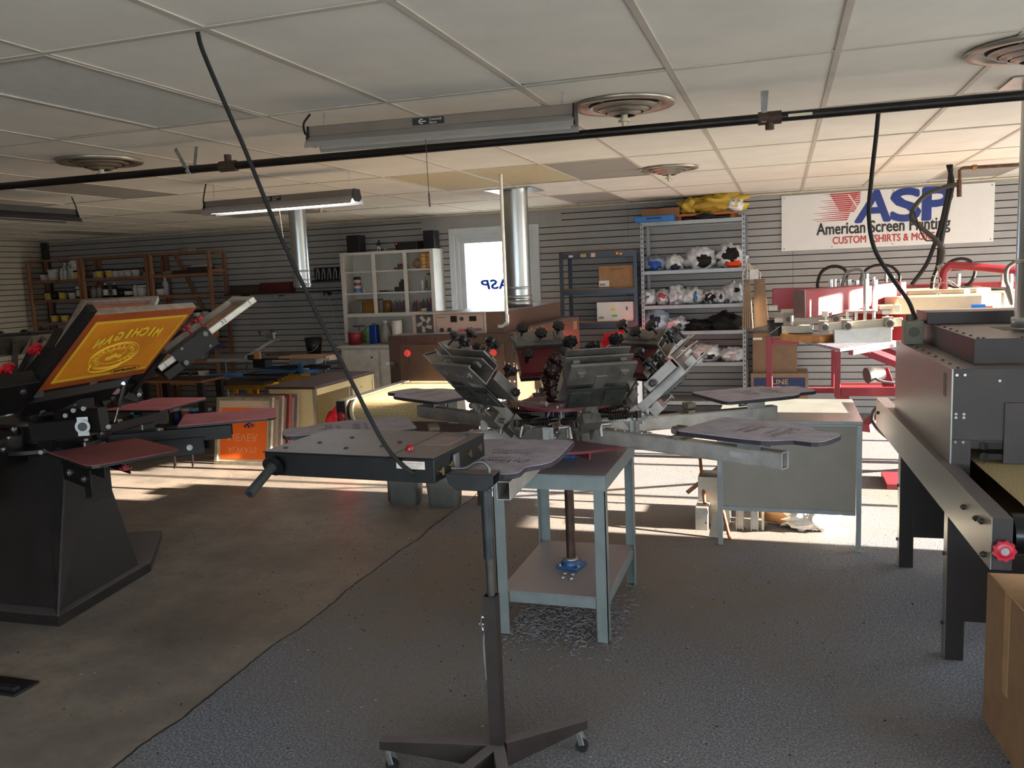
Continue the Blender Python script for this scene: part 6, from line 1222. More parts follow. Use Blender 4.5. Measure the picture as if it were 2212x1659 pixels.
# cartons under the red press
a, c = aY(1626, 800, 9.40), aY(1722, 708, 9.40)
t = carton('cardboard_box', a.x, c.x, 9.38, 9.75, .503, .93, mt('725c49', .85, 0, .1), 'plain brown carton stacked on the bag carton by the wall'); m = MB(t); m.box(a.x+.005, a.x+.10, 9.3785, 9.3795, .86, .885); m.build('paper_label', BODW, t)
a2, c2 = aY(1622, 850, 9.34), aY(1746, 800, 9.34)
t = thing('cardboard_box', 'brown carton with a navy printed panel reading ULINE, under the plain carton', 'cardboard box', ((a2.x+c2.x)/2, 9.5, 0)); ti = t.matrix_basis.inverted()
m = MB(t); m.box(a2.x, c2.x, 9.34, 9.78, 0, .502); m.build('carton', mt('7a644e', .85, 0, .08), t, bev=.003); m = MB(t); m.box(a2.x+.03, c2.x-.03, 9.3388, 9.3398, .31, .455); pn = m.build('printed_panel', mt('14264e', .6, 0, .03), t)
UT = mt('a98a60', .7); xm = (a2.x+c2.x)/2
text_mesh('ULINE', face_M((xm-.13, 9.3385, .385), (1,0,0), (0,0,1)), .22, .05, UT, pn, ext=.0002, root_inv=ti, bold=.02); text_mesh('PAPER SHOPPING BAGS', face_M((xm-.26, 9.3385, .335), (1,0,0), (0,0,1)), .46, .03, UT, pn, ext=.0002, root_inv=ti, bold=.01)
# red cloth on the floor-level shelf beside the blue unit, dark blue box
bag('garment_pile', tuple(aY(1338, 742, 9.1)), (.20, .13, .14), mt('d8121e', .7, 0, .08, 6, b=.35), 'bright red garment bundle behind the press knobs, by the silver shelves', 'clothes', seed=23, amp=.4)
t = thing('storage_box', 'dark grey flip-top storage case with a blue-grey lid behind the press', 'case', (-1.55, 8.7, 0)); p0, p1 = aY(1255, 800, 8.7), aY(1325, 740, 8.7)
m = MB(t); m.prism([(p0.x, 0), (p1.x+.25, 0), (p1.x+.25, p1.z-.18), (p1.x, p1.z), (p0.x, p0.z+.04)], 8.7, 8.98, 'y'); m.build('case', mt('2e3036', .4, .2, .1), t, bev=.01); m = MB(t); m.bar((p0.x, 8.83, p0.z+.045), (p1.x, 8.83, p1.z+.005), .28, .006, up=(0,0,1)); m.build('lid', mt('6a7aa0', .35, .3), t)  # lid is bluer and lighter than the case
# ================================================================= RED AUTOMATIC PRESS
RP = thing('automatic_screen_press', 'large red automatic screen printing press with a cream hub, under the shop sign', 'screen press', (1.5, 7.8, 0)); RR = mt('7f1826', .35, .1, .08, 6); CRM = mt('b9a890', .45, 0, .06, 6); LEGR = mt('86303a', .4, .1, .08, 6)
def zr(x, y): return (1650+x/3.936, 560+y/3.936)
def rbox(x0, y0, x1, y1, Y, d, name, mat, **k): m = MB(RP); a = zr(x0, y0); c = zr(x1, y1); pr(m, a[0], a[1], c[0], c[1], Y, d); return m.build(name, mat, RP, bev=k.pop('bev', .004), **k)
m = MB(RP); q0, q1 = aY(*zr(72, 340), 8.3), aY(*zr(2100, 285), 8.3); m.bar(q0, q1+(q1-q0)*.15, .16, .20); m.build('rear_arm', RR, RP, bev=.006)
m = MB(RP); q0, q1 = aY(*zr(310, 380), 6.9), aY(*zr(1160, 300), 7.5); m.bar(q0, q1, .13, .21); fa = m.build('front_arm', RR, RP, bev=.004)
m = MB(RP); d_ = (q1-q0).normalized(); m.bar(q0-d_*.012, q0-d_*.0005, .135, .215); m.build('arm_end_plate', mt('6f5a5a', .4, .5), fa)
m = MB(RP); q = q0+d_*.45+Vector((0,-.068,-.04)); m.bar(q-d_*.22, q+d_*.30, .003, .05, up=(0,0,1)); m.build('sunlit_strip', WHITE, fa)  # white strip paints the sunlight on the arm's face
m = MB(RP); c0, c1 = aY(*zr(1160, 470), 7.2), aY(*zr(1850, 300), 7.2); cxx = (c0.x+c1.x)/2
oct_ = [(cxx+.78*math.cos(a), 7.95+.78*math.sin(a)) for a in [PI/8+i*PI/4 for i in range(8)]]
m.prism(oct_, c0.z, c1.z); m.build('cream_hub', CRM, RP, bev=.01)
m = MB(RP); m.prism([(cxx+.5*math.cos(a), 7.95+.5*math.sin(a)) for a in [PI/8+i*PI/4 for i in range(8)]], c1.z, c1.z+.03); m.build('hub_lid', CRM, RP, bev=.008)
m = MB(RP); m.prism([(cxx+.6*math.cos(a), 7.95+.6*math.sin(a)) for a in [PI/8+i*PI/4 for i in range(8)]], c0.z-.25, c0.z); m.build('hub_skirt', RR, RP)
g = smooth_pts([aY(*zr(1525, 255), 7.6), aY(*zr(1530, 130), 7.6), aY(*zr(1560, 75), 7.6), aY(*zr(1640, 55), 7.6), aY(*zr(2130, 95), 7.6), aY(*zr(2600, 140), 7.6), aY(*zr(2660, 200), 7.6), aY(*zr(2660, 300), 7.6)]); m = MB(RP); m.tube(g, .033, 14); m.build('guard_rail', RR, RP)
# air cylinders (chrome pins)
for i, (x, y0, y1, w_, Y) in enumerate(((568, 172, 310, 34, 7.9), (603, 168, 285, 26, 8.2), (655, 170, 290, 30, 8.0), (722, 172, 310, 36, 7.5), (790, 178, 300, 36, 7.4), (868, 168, 440, 42, 6.85), (942, 174, 440, 42, 6.9), (876, 122, 180, 30, 7.3), (934, 150, 180, 24, 7.3), (1040, 115, 245, 26, 8.4), (1095, 142, 255, 32, 8.2), (1655, 122, 235, 32, 8.2), (2035, 118, 235, 32, 8.2), (2095, 118, 300, 36, 7.6))):
    p0, p1 = aY(*zr(x, y1), Y), aY(*zr(x, y0), Y); r = w_/3.936/2*Y/FPX*1.05; m = MB(RP); m.tube([p0, Vector((p0.x, p0.y, p1.z))], r, 14); m.build('air_cylinder', mt('c9cccd', .28, .9, .05), RP)
# print carriage rails, squeegee bars, screens
WB = mt('b9b5a5', .45, .1, .1, 10)
for (x0, y0, x1, y1, Y, d, nm, mm) in ((145, 425, 320, 470, 7.2, .1, 'rear_carriage', WB), (90, 490, 520, 540, 7.1, .08, 'rear_carriage', WB), (150, 560, 420, 632, 7.15, .25, 'squeegee_unit', WB), (700, 435, 960, 450, 6.8, .2, 'cylinder_plate', STEEL), (40, 392, 118, 440, 7.0, .08, 'end_bracket', WB), (1110, 385, 1165, 452, 6.95, .06, 'end_bracket', WB), (495, 440, 550, 490, 6.75, .05, 'end_bracket', WB), (985, 395, 1130, 430, 7.0, .3, 'cream_bar', CRM), (1005, 430, 1085, 470, 7.0, .1, 'cylinder_body', STEEL)):
    rbox(x0, y0, x1, y1, Y, d, nm, mm)
m = MB(RP); q0, q1 = aY(*zr(500, 580), 6.75), aY(*zr(1180, 530), 6.75); m.bar(q0, q1, .045, .062); cr_ = m.build('front_carriage_bar', WB, RP, bev=.003)
for x, y in ((515, 577), (710, 567), (1065, 545), (210, 508), (610, 506)):
    m = MB(RP); q = aY(*zr(x, y), 6.72 if x not in (210, 610) else 7.06); m.box(q.x-.04, q.x+.03, q.y, q.y+.09, q.z-.045, q.z+.045) if x not in (610,) else None; m.cyl(q, q+Vector((0, -.05, 0)), .035, .03, 16); m.k = 1; m.cyl(q+Vector((0,-.0501,0)), q+Vector((0,-.052,0)), .022, n=14); m.build('adjusting_knob', [mt('8d877c', .5), mt('4a4844', .6)], RP)
for x, y0, y1 in ((525, 480, 560), (660, 490, 560), (735, 570, 612), (955, 565, 600), (1045, 480, 520), (710, 450, 515), (785, 450, 515), (860, 440, 520), (935, 440, 520), (238, 480, 560), (405, 545, 585)):
    m = MB(RP); p0, p1 = aY(*zr(x, y1), 6.82), aY(*zr(x, y0), 6.82); m.tube([p0, p1], .012, 10); m.build('guide_rod', STEEL, RP)
t = thing('printing_screen', 'white screen frame glowing in the sun on the red press', 'printing screen', tuple(aY(*zr(850, 700), 6.7)))
m = MB(t); q0, q1 = aY(*zr(600, 665), 6.7), aY(*zr(1090, 632), 6.7); d_ = (q1-q0); n_ = Vector((.05, .65, .0)); zt_ = Vector((0,0,.08))
def quadbox(m, a, bvec, cvec, hvec): vs = [a, a+bvec, a+bvec+cvec, a+cvec]; vs += [v+hvec for v in vs]; m.add(vs, [(3,2,1,0), (4,5,6,7), (0,1,5,4), (1,2,6,5), (2,3,7,6), (3,0,4,7)])
Z8 = Vector((0,0,.115)); q0 = q0-Vector((0,0,.06))
quadbox(m, q0, d_, Vector((0,.04,0)), Z8); quadbox(m, q0+Vector((0,.6,0)), d_, Vector((0,.04,0)), Z8); quadbox(m, q0+Vector((0,.04,0)), Vector((.04,0,0)), Vector((0,.56,0)), Z8); quadbox(m, q0+d_+Vector((-.04,.04,0)), Vector((.04,0,0)), Vector((0,.56,0)), Z8); m.build('frame', mt('cbd0cc', .5, .1, .08, 14), t, bev=.003)
m = MB(t); quadbox(m, q0+Vector((.03,.03,.002)), d_-Vector((.06,0,0)), Vector((0,.58,0)), Vector((0,0,.003))); m.build('mesh_panel', mt('b59a84', .5), t)
t = thing('printing_screen', 'wood-edged screen frame jutting left on the red press', 'printing screen', tuple(aY(*zr(350, 690), 6.75)))
pa_, pb_, pc_ = aY(*zr(155, 680), 7.2), aY(*zr(490, 712), 6.72), aY(*zr(600, 685), 6.95); m = MB(t); m.bar(pa_+Vector((0,0,.02)), pb_+Vector((0,0,.02)), .03, .055); m.bar(pb_+Vector((0,0,.02)), pc_+Vector((0,.0,.02)), .03, .055); m.bar(pa_+Vector((0,0,.02)), pa_+(pc_-pb_)+Vector((0,0,.02)), .03, .055); m.build('wood_frame', mt('a8763f', .6, 0, .2, 10), t)
m = MB(t); m.add([pa_+Vector((0,0,.04)), pb_+Vector((0,0,.04)), pc_+Vector((0,0,.04)), pa_+(pc_-pb_)+Vector((0,0,.04)), pa_+Vector((0,0,.036)), pb_+Vector((0,0,.036)), pc_+Vector((0,0,.036)), pa_+(pc_-pb_)+Vector((0,0,.036))], [(0,1,2,3), (7,6,5,4), (0,4,5,1), (1,5,6,2), (2,6,7,3), (3,7,4,0)]); m.build('mesh_panel', mt('b89f8c', .5, 0, .1), t)
m = MB(RP); pz = aY(*zr(700, 745), 6.6).z; P4 = [aZ(*zr(350, 715), pz), aZ(*zr(650, 785), pz), aZ(*zr(1130, 715), pz), aZ(*zr(900, 690), pz)]
m.add([*P4, *[p+Vector((0,0,.02)) for p in P4]], [(3,2,1,0), (4,5,6,7), (0,1,5,4), (1,2,6,5), (2,3,7,6), (3,0,4,7)]); m.build('pallet', mt('6b6a78', .6, 0, .6, 9, aniso=(3, 12, 1)), RP)
m = MB(RP); m.bar(aY(*zr(740, 790), 6.7), aY(*zr(1150, 712), 7.2), .04, .04); m.build('pallet_support', LEGR, RP)
# red frame
for (x0, y0, x1, y1, Y, d, nm) in ((20, 660, 72, 1130, 7.6, .09, 'leg'), (72, 672, 300, 728, 7.6, .06, 'top_rail'), (603, 785, 655, 1175, 7.3, .09, 'leg'), (575, 775, 602, 1100, 7.9, .09, 'leg'), (370, 1095, 602, 1140, 7.6, .06, 'bottom_rail'), (655, 1090, 1500, 1165, 7.3, .3, 'base_beam'), (640, 680, 1180, 740, 7.9, .06, 'top_rail')):
    rbox(x0, y0, x1, y1, Y, d, nm, LEGR)
m = MB(RP); m.bar(aY(*zr(820, 775), 7.3), aY(*zr(1250, 945), 7.3), .05, .05); m.build('diagonal_brace', LEGR, RP)
m = MB(RP); m.bar(aY(*zr(900, 770), 7.3), aY(*zr(1250, 905), 7.4), .05, .05); m.build('diagonal_brace', LEGR, RP)
m = MB(RP); m.bar(aY(*zr(1010, 755), 7.9), aY(*zr(1250, 855), 7.9), .05, .04); m.build('diagonal_brace', LEGR, RP)
fzl = aY(*zr(640, 1170), 7.3)
for (x, y) in ((fzl.x-.02, 7.35), (fzl.x+.9, 7.35), (-.10, 7.65)): m = MB(RP); m.box(x, x+.1, y, y+.1, 0, fzl.z+.02); m.build('foot', LEGR, RP)
m = MB(RP); m.prism([(p.x, p.z) for p in (aY(*zr(1010, 1085), 7.0), aY(*zr(1120, 1085), 7.0), aY(*zr(1060, 925), 7.0), aY(*zr(1000, 930), 7.0))], 7.0, 7.06, 'y'); m.build('motor_bracket', RR, RP, bev=.004)
m = MB(RP); p0, p1 = aY(*zr(875, 990), 6.95), aY(*zr(1010, 965), 7.0); m.tube([p0, p0.lerp(p1, .45), p0.lerp(p1, .46), p1], .05, 18, rr=[.062, .062, .052, .052]); m.build('motor', mt('2e2d2c', .5, .2, .2, 12), RP)
cord('grey flex from the red press\'s motor towards the black dryer', [aY(*zr(930, 1000), 6.93), aY(*zr(980, 1030), 6.9), aY(*zr(1060, 1045), 6.9), aY(*zr(1200, 1060), 6.9)], .009, mat=mt('55565a', .5))
cord('black hose drooping behind the grey conveyor rail to the floor', [aY(1915, 870, 5.74), aY(1890, 885, 5.9), aY(1884, 905, 6.0), aY(1895, 925, 5.9), aY(1925, 952, 5.7), aZ(1990, 1010, .012)], .012)
m = MB(RP); m.bar(aY(1868, 925, 6.6), aY(1925, 880, 6.9), .08, .06); m.cut().box(.72, 1.0, 6.5, 6.9, 0, .04); m.build('foot_strut', LEGR, RP)
t = thing('ink_bucket', 'small black bucket hanging at the left end of the red press', 'bucket', tuple(aY(*zr(105, 650), 7.2))); q = aY(*zr(103, 650), 7.25); m = MB(); m.lathe([(0,0), (.055,0), (.07,.13), (.062,.13), (.05,.01)], n=20); m.build('bucket_body', BLACK, t); t.location = q
m = MB(); m.bar((-.05,-.06,.02), (.03,-.065,.08), .008, .002); m.build('paint_knife', CHROME, t)
t = thing('ink_bottle', 'small bright blue bottle lying on the red press\'s cream hub', 'bottle', tuple(aY(*zr(1830, 415), 7.1))); q = aY(*zr(1830, 410), 7.12); m = MB(t); m.cyl(q-Vector((.05,0,0)), q+Vector((.04,0,0)), .026); m.build('bottle_body', mt('2a72c8', .4), t); m = MB(t); m.cyl(q+Vector((.0405,0,0)), q+Vector((.09,0,0)), .012); m.build('nozzle', mt('c06030', .5), t)
# hoses over the press
def zcord(pts, Y, r, lab, zf=None, mat=RUBBER): return cord(lab, [aY(*(zr(x, y)), Y) if not zf else aY(*zf(x, y), Y) for x, y in pts], r, 'hose', mat)
zcord([(460, 270), (458, 200), (490, 110), (560, 66), (630, 62), (690, 90), (705, 140), (690, 170)], 8.1, .015, 'black hose arching up from the rear arm\'s left end, with a yellow-marked socket')
zcord([(665, 290), (668, 210), (700, 120), (770, 88), (830, 95), (842, 140), (820, 200), (760, 300)], 7.5, .013, 'sunlit grey hose arching over the chrome cylinders', mat=mt('6d6f6c', .4, .2))
zcord([(820, 190), (850, 110), (920, 60), (1010, 48), (1090, 65), (1150, 130), (1150, 190), (1110, 250)], 8.4, .013, 'black hose arching behind the middle cylinders')
zcord([(1490, 250), (1540, 80), (1590, 20), (1680, -5), (1760, 20), (1795, 100), (1770, 180), (1720, 228)], 8.2, .014, 'black hose making a full loop behind the red guard rail')
zcord([(2140, 20), (2070, 80), (2062, 180), (2090, 260), (2110, 380), (2060, 240)], 7.4, .016, 'coiled grey hose dropping beside the galvanised flue', mat=mt('4c4c48', .5, .1))
zcord([(1560, 200), (1620, 235), (1740, 245), (1900, 250), (2080, 262)], 7.9, .014, 'black hose lying along the top of the rear red arm')
def z5(x, y): return (1600+x/3.606, 380+y/3.606)
H0 = aZ(2052, 356, CH-.003)
def hose(pts, r, lab, mat=RUBBER): return cord(lab, [H0+Vector((rnd.uniform(-.03, .03), rnd.uniform(-.03, .03), 0))]+[aY(*z5(x, y), Y) for x, y, Y in pts], r, 'hose', mat)
hose([(1625, 60, 8.0), (1600, 200, 8.0), (1560, 380, 8.0), (1500, 560, 8.0), (1440, 700, 8.0), (1330, 850, 8.0)], .017, 'black hose dropping from the ceiling bundle and sweeping left')
hose([(1650, 60, 8.0), (1620, 220, 8.0), (1580, 400, 8.0), (1550, 560, 8.0), (1535, 700, 8.0), (1500, 800, 8.0), (1490, 880, 8.0)], .017, 'black hose dropping straight from the ceiling bundle to the press hub')
hose([(1640, 60, 8.05), (1625, 150, 8.05), (1600, 330, 8.05), (1575, 480, 8.05), (1545, 640, 8.05), (1545, 720, 8.05)], .014, 'second straight black hose in the ceiling bundle')
m = MB(); m.tube([aY(*z5(1550, 690), 7.95), aY(*z5(1580, 770), 7.95)], .03, 12); tag(m.build('hose_sleeve', mt('77797a', .35, .6)), 'metal sleeve around the hoses above the press hub', 'hose sleeve')
AP = thing('air_pipe', 'rusty compressed-air pipe with a drop leg by the sign\'s right top', 'pipe', tuple(aY(2075, 370, 7.9)))
g = [aY(2560, 335, 7.9), aY(2080, 363, 7.9), aY(2073, 368, 7.9), aY(2073, 395, 7.9)]; m = MB(AP); m.tube(g[:2], .014, 10); m.tube(g[1:], .013, 10); m.tube([aY(2072, 388, 7.9), aY(2072, 425, 7.9)], .019, 10); m.tube([aY(2073, 398, 7.9), aY(2060, 401, 7.9)], .012, 8); m.build('pipe_run', mt('5b4032', .7, .4, .4, 30), AP)
m = MB(AP); m.tube([aY(2100, 362, 7.9), aY(2110, 361, 7.9)], .022, 10); m.build('pipe_coupling', mt('8d6a40', .5, .6), AP)
cord('thick ribbed air hose curling from the air pipe across the sign down to the press', [aY(*z5(x, y), Y) for x, y, Y in ((1680, 68, 7.9), (1590, 88, 7.9), (1440, 150, 7.9), (1345, 260, 7.9), (1340, 340, 7.9), (1440, 430, 7.9), (1530, 510, 7.9), (1575, 590, 7.9), (1560, 680, 7.9))], .020, 'hose', mt('2b2927', .6, 0, .2, 40))
cord('thin black wire twisted around the ribbed air hose', [aY(*z5(x, y), 7.88) for x, y in ((1345, 270), (1375, 350), (1400, 430), (1440, 500), (1490, 505), (1530, 540))], .006, 'wire')
for i, pts in enumerate((((1480, 250), (1440, 200), (1400, 190)), ((1480, 240), (1500, 160), (1380, 130)), ((1470, 250), (1560, 180), (1680, 250)), ((1480, 280), (1440, 340), (1370, 430)), ((1490, 290), (1590, 340), (1640, 430)), ((1460, 260), (1500, 200), (1580, 210), (1600, 180)))):
    zcord(pts, 7.5, .003, 'thin grey wire splayed out over the cream hub', mat=mt('9a9a98', .4)).update() if False else tag(MB().tube(smooth_pts([aY(*zr(x, y), 7.5-.02*i) for x, y in pts]), .003, 5).build('wire', mt('8a8a88', .4)), 'thin grey wire splayed out over the cream hub', 'wire', 'loose wires over the hub')
# ================================================================= LEFT MIDDLE: tables, small presses, buckets
t = thing('folding_table', 'white-topped plastic folding table against the back wall', 'table', (-6.6, 9.3, 0)); ta, tb_ = aY(446, 770, 9.0), aY(715, 768, 9.0); TZ = .765
m = MB(t); x0, x1 = ta.x, tb_.x-.0; r = .06; pl = [(x0, 9.0), (x1-.12, 9.0), (x1-.04, 9.03), (x1, 9.10), (x1, 9.55), (x1-.04, 9.62), (x1-.12, 9.66), (x0, 9.66)]; m.prism(pl, TZ-.045, TZ); m.build('tabletop', mt('8f9494', .45, 0, .08, 7), t, bev=.01)
for x in (x0+.2, x1-.15): 
    for y in (9.1, 9.55): m = MB(t); m.tube([(x, y, 0), (x, y, TZ-.046)], .013, 10); m.build('leg', mt('4a4d50', .4, .4), t)
t = thing('bucket', 'black bucket with a wire handle on the folding table', 'bucket', (-5.67, 9.35, TZ)); h_ = .30*.72; m = MB(); m.lathe([(0,0), (.085,0), (.11,h_), (.102,h_), (.08,.01)], n=24); m.build('bucket_body', BLACK, t); m = MB(); m.tube([(.11*math.cos(a), -.02-.10*abs(math.sin(a)), h_*.8-.13*math.sin(a)) for a in [i*PI/12 for i in range(13)]], .003, 6); m.build('wire_handle', STEEL, t)
for i, (x, y, dx, mm, lb) in enumerate(((-6.35, 9.3, .24, '6b3a2a', 'reddish brown stick among the tools on the folding table'), (-6.1, 9.4, .3, '8d8c80', 'grey tool handle among the tools on the folding table'), (-6.0, 9.22, .2, '3a3834', 'dark scraper among the tools on the folding table'))):
    m = MB(); m.bar((x, y, TZ+.012), (x+dx, y+.05, TZ+.012), .03, .02); tag(m.build('hand_tool', mt(h=mm, r=.6)), lb, 'tool')
# bucket behind with blue tape
t = thing('bucket', 'black bucket with a white label on the timber shelving behind the clamp', 'bucket', (-7.45, 9.5, .98)); m = MB(); m.lathe([(0,0), (.12,0), (.15,.26), (.14,.26), (.11,.01)], n=24); m.build('bucket_body', BLACK, t); m = MB(); m.box(-.08, .04, -.150, -.146, .06, .17); m.build('paper_label', BODW, t); t.location = (-7.44, 9.22+.35, .981)
m = MB(); m.bar(aY(428, 762, 9.38), aY(475, 745, 9.38), .004, .05, up=(0,0,1)); m.bar(aY(443, 735, 9.38), aY(443, 765, 9.38), .004, .05, up=(1,0,0)); tag(m.build('tape_strip', mt('1a3f94', .6)), 'blue tape strips on the shelf front by the labelled bucket', 'tape')
# dark worktable with tubs below
t = thing('work_table', 'low black work table with a wooden edge and ink tubs stored beneath', 'table', (-5.9, 7.3, 0)); wz = .72; p = [aZ(335, 817, wz), aZ(438, 820, wz)]
m = MB(t); m.box(-6.55, -5.73, 7.22, 7.60, wz-.004, wz); m.build('table_surface', mt('23211f', .3, .1, .2, 6), t); m = MB(t); m.box(-6.555, -5.725, 7.215, 7.605, wz-.03, wz-.0045); m.build('wood_edge', mt('7a5030', .7), t)
for x in (-6.5, -5.80):
    for y in (7.23, 7.53): m = MB(t); m.box(x, x+.07, y, y+.05, 0, wz-.0305); m.build('leg', BLACK, t)
m = MB(t); m.box(-6.5, -5.75, 7.285, 7.525, .20, .22); m.build('lower_shelf', mt('3c3230', .7), t)
for i, (x, c_, lc, lb) in enumerate(((-6.40, 'c9c6c0', '2c5c40', 'white tub with a green-black lid'), (-6.23, '26305a', 'c4c4c8', 'navy tub with a pale lid'), (-6.09, 'a8484c', 'c4c4c8', 'pink-red tub with a pale lid'), (-5.98, '1c2a6a', '6aa8c0', 'dark blue tub with a turquoise lid'), (-5.85, '2c3a72', 'a8c0c8', 'blue tub with a pale blue lid'))):
    t2 = thing('ink_tub', lb+' under the low black work table', 'tub', (x, 7.40, .221), group='ink tubs under the work table'); m = MB(); m.lathe([(0,0), (.052,0), (.058,.15), (0,.15)], n=20); m.build('tub_body', mt(c_, .35), t2); m = MB(); m.lathe([(.058,.145), (.062,.15), (.062,.175), (0,.178)], n=20); m.build('lid', mt(lc, .4), t2)
for i, (px_, py_, c_, lb) in enumerate(((286, 800, 'b4b0a8', 'white printed paint bucket on the shelf behind the black work table'), (412, 800, 'b8923a', 'yellowish tub with a pale lid behind the black work table'), (438, 797, '8d9298', 'pale grey-lidded tub behind the black work table'))):
    q = aY(px_, py_, 9.0); t2 = thing('ink_tub', lb, 'tub', (q.x, 9.55, SH[4]+.001), group='tubs behind the work table'); m = MB(); m.lathe([(0,0), (.085,0), (.1,.12), (0,.12)], n=20); m.build('tub_body', mt(c_, .4, 0, .2, 20), t2); m = MB(); m.lathe([(.1,.115), (.108,.12), (.108,.14), (0,.143)], n=20); m.build('lid', LIDW, t2)
    t2.location = (q.x*9.55/9.0, 9.55, SH[4]+.001)
# folding workbench, yellow, carrying the blue tabletop press
t = thing('folding_workbench', 'yellow folding workbench with dark jaws standing before the wall', 'workbench', (-5.75, 8.0, 0)); YB = mt('c9921c', .4, .1, .08, 8)
q0, q1 = aY(487, 832, 8.0), aY(576, 838, 8.0); zb = q0.z
m = MB(t); m.box(q0.x, q1.x, 8.0, 8.04, zb-.05, zb+.01); m.box(q0.x, q1.x, 8.4, 8.44, zb-.05, zb+.01); m.box(q0.x+.1, q0.x+.16, 8.04, 8.4, zb-.05, zb); m.box(q1.x-.16, q1.x-.1, 8.04, 8.4, zb-.05, zb); m.build('yellow_frame', YB, t, bev=.006)
m = MB(t); a, c = aY(474, 826, 7.9), aY(572, 818, 7.9); m.box(q0.x-.08, q1.x+.02, 7.92, 8.12, zb+.0105, zb+.045); m.box(q0.x-.08, q1.x+.02, 8.2, 8.5, zb+.0105, zb+.045); m.build('jaw_board', mt('4a4238', .6, 0, .2, 12), t)
for (dx, e, sg_) in ((.12, -.08, 1), (.30, .06, 1)):
    for y in (8.0, 8.4): m = MB(t); m.bar((q0.x+dx, y+.02, zb-.04), (q0.x+dx+e, y+.02, 0.0), .05, .03, up=(0,1,0)); m.build('yellow_leg', YB, t)
m = MB(t); m.bar((q0.x+.22, 8.02, zb-.04), (q0.x+.40, 8.02, .02), .03, .02, up=(0,1,0)); m.bar((q0.x+.55, 8.02, zb-.03), (q0.x+.25, 8.02, .02), .03, .02, up=(0,1,0)); m.build('blue_strut', mt('3f7fc0', .4), t)
BLP = mt('2a5a8e', .4, .2, .1, 8)
t = thing('screen_printing_press', 'low blue and black tabletop printing press in the left middle distance', 'screen press', (-5.3, 8.2, zb))
zt = .70
m = MB(t); m.bar((-6.1, 7.84, zt-.02), (-5.15, 8.35, zt-.02), .06, .05); m.bar((-5.5, 7.85, zt), (-4.9, 8.15, zt), .05, .04); m.bar((-5.9, 8.5, zt), (-4.95, 8.45, zt), .05, .04); m.box(-5.35, -5.25, 8.2, 8.3, 0, zt); m.build('blue_frame', BLP, t, bev=.003)
m = MB(t); a, c = aY(524, 806, 7.8), aY(622, 812, 7.8); m.box(a.x, c.x, 7.8, 8.05, c.z-.0, c.z+.025); m.box(-5.4, -4.75, 8.15, 8.3, zt+.03, zt+.055); m.build('black_arm', BLACK, t, bev=.003)
m = MB(t); a, c = aY(546, 784, 8.2), aY(580, 796, 8.2); m.box(a.x, a.x+.16, 8.2, 8.35, zt+.03-.0, zt+.12); m.box(-5.85, -5.05, 8.2, 8.3, zt+.12, zt+.135); m.build('black_head', BLACK, t, bev=.004)
a, c = aY(602, 775, 8.1), aY(708, 775, 8.1); bz = a.z
m = MB(t); m.box(a.x, c.x-.02, 8.1, 8.4, bz, bz+.02); m.build('wooden_pallet', mt('b9906a', .6, 0, .15, 5), t, label='light wooden pallet'); m = MB(t); m.box(a.x+.1, c.x-.18, 8.15, 8.3, bz-.07, bz-.0005); m.box(a.x+.2, a.x+.27, 8.16, 8.28, zt, bz-.07); m.build('pallet_block', mt('9da0a0', .4, .5), t)
m = MB(t); m.bar(aY(530, 772, 8.2), aY(590, 735, 8.3), .04, .025); m.build('print_arm', STEEL, t)
m = MB(t); m.bar(aY(575, 732, 8.3), aY(598, 735, 8.3), .10, .012); m.bar(aY(568, 722, 8.32), aY(592, 720, 8.32), .08, .012); m.bar(aY(572, 727, 8.31), aY(592, 727, 8.31), .04, .05); m.build('frame_clamp', STEEL, t)
for px_, py_ in ((562, 721), (588, 719)): m = MB(t); m.knob(aY(px_, py_+3, 8.3), (-.1, 0, 1), .022, .012, 6, .03); m.build('knob', BLACK, t)
m = MB(t); q = aY(556, 758, 8.15); m.box(q.x-.03, q.x+.04, 8.12, 8.16, q.z-.09, q.z); m.build('wood_block', mt('b07c50', .6), t); m = MB(t); m.tube([(aY(537, 772, 8.1).x, 8.1, zt+.17), (aY(537, 772, 8.1).x+.001, 8.2, zt+.17)], .02, 12); m.build('pivot_bushing', BLACK, t)
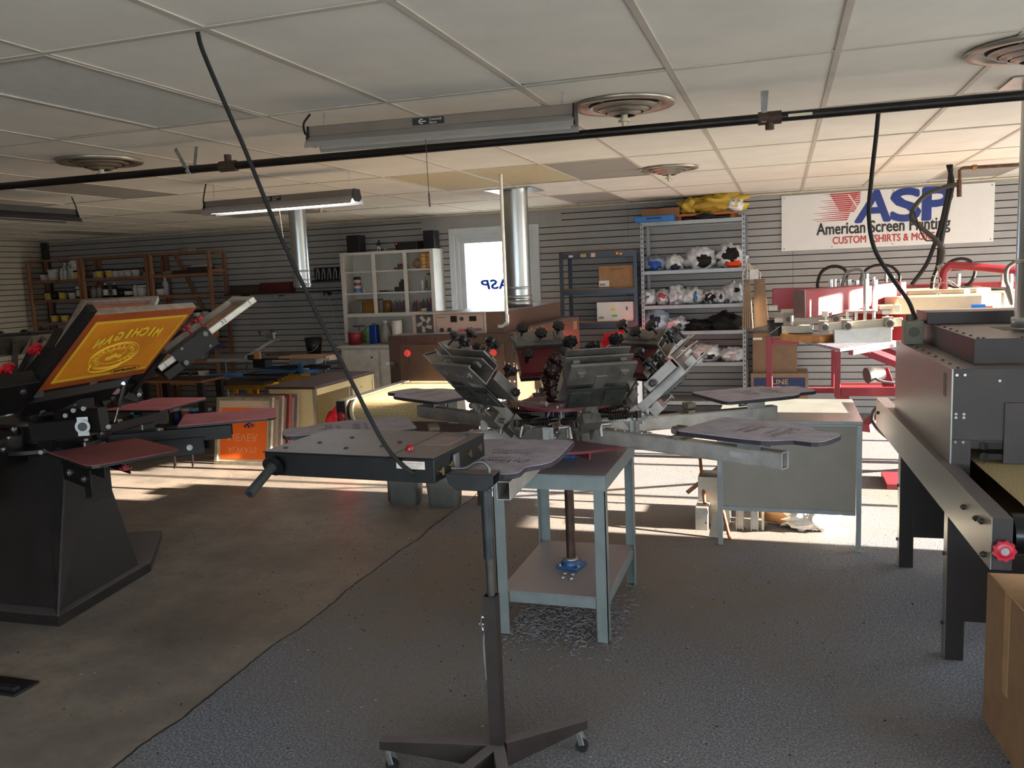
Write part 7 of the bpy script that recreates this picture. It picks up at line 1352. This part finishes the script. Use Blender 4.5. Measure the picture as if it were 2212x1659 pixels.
m = MB(t); q = aY(648, 798, 8.0); m.box(q.x-.02, q.x+.02, 8.0, 8.04, q.z-.08, q.z+.06); m.build('blue_clamp', BLP, t)
m = MB(); q = aY(665, 808, 8.0); m.cyl((q.x-.09, 8.02, .66), (q.x, 8.02, .66), .028, n=14); m.box(q.x-.3, q.x-.10, 8.0, 8.05, .6, .68); tag(m.build('tool_end', YB, bev=.004), 'yellow clamp end sticking out right of the folding workbench', 'clamp')
# lint and grit on the floor
m = MB(); R2 = random.Random(3)
for i in range(2200):
    if i < 900: x, y = R2.gauss(-1.9, .75), R2.gauss(4.6, .8)
    elif i < 1200: x, y = R2.uniform(-3.6, .6), R2.uniform(2.3, 5.6)
    else: x, y = R2.uniform(-5, .9), R2.uniform(2.2, 7.5)
    s_ = R2.uniform(.002, .008); a = R2.uniform(0, 6.3); m.k = R2.choice((0,0,0,1,1,2)) if i % 40 else 3
    ca, sa = math.cos(a)*s_, math.sin(a)*s_; m.add([(x-ca, y-sa, .0008), (x+sa*.5, y-ca*.5, .001), (x+ca, y+sa, .0008), (x-sa*.5, y+ca*.5, .001+s_*.4)], [(0,1,3), (1,2,3), (0,3,2), (0,2,1)])
o = m.build('floor_debris', [mt('1d1a18', .9), mt('9a948c', .9), mt('4a3d33', .9), mt('8c2020', .8)]); tag(o, 'scattered grit and lint specks on the workshop floor', 'debris', kind='stuff')
m = MB(); R3 = random.Random(5)
for i in range(1100):
    x, y = R3.uniform(-1.25, -.70), R3.gauss(3.74, .16); a = R3.uniform(0, 6.3); l_ = R3.uniform(.01, .03); p = Vector((x, y, .002)); d_ = Vector((math.cos(a), math.sin(a), 0)); k_ = Vector((-d_.y, d_.x, 0))*R3.uniform(-.008, .008)
    m.tube([p, p+d_*l_*.5+k_+Vector((0,0,R3.uniform(.0, .008))), p+d_*l_], .0014, 3, False)
tag(m.build('lint', mt('8e8d94', .95)), 'grey lint fibres drifted on the carpet under the blue-grey table', 'lint', kind='stuff')
for k_, (pt, nm) in PROTO.items():
    if k_ not in _used:
        for ch in list(pt.children): bpy.data.objects.remove(ch)
        bpy.data.objects.remove(pt)
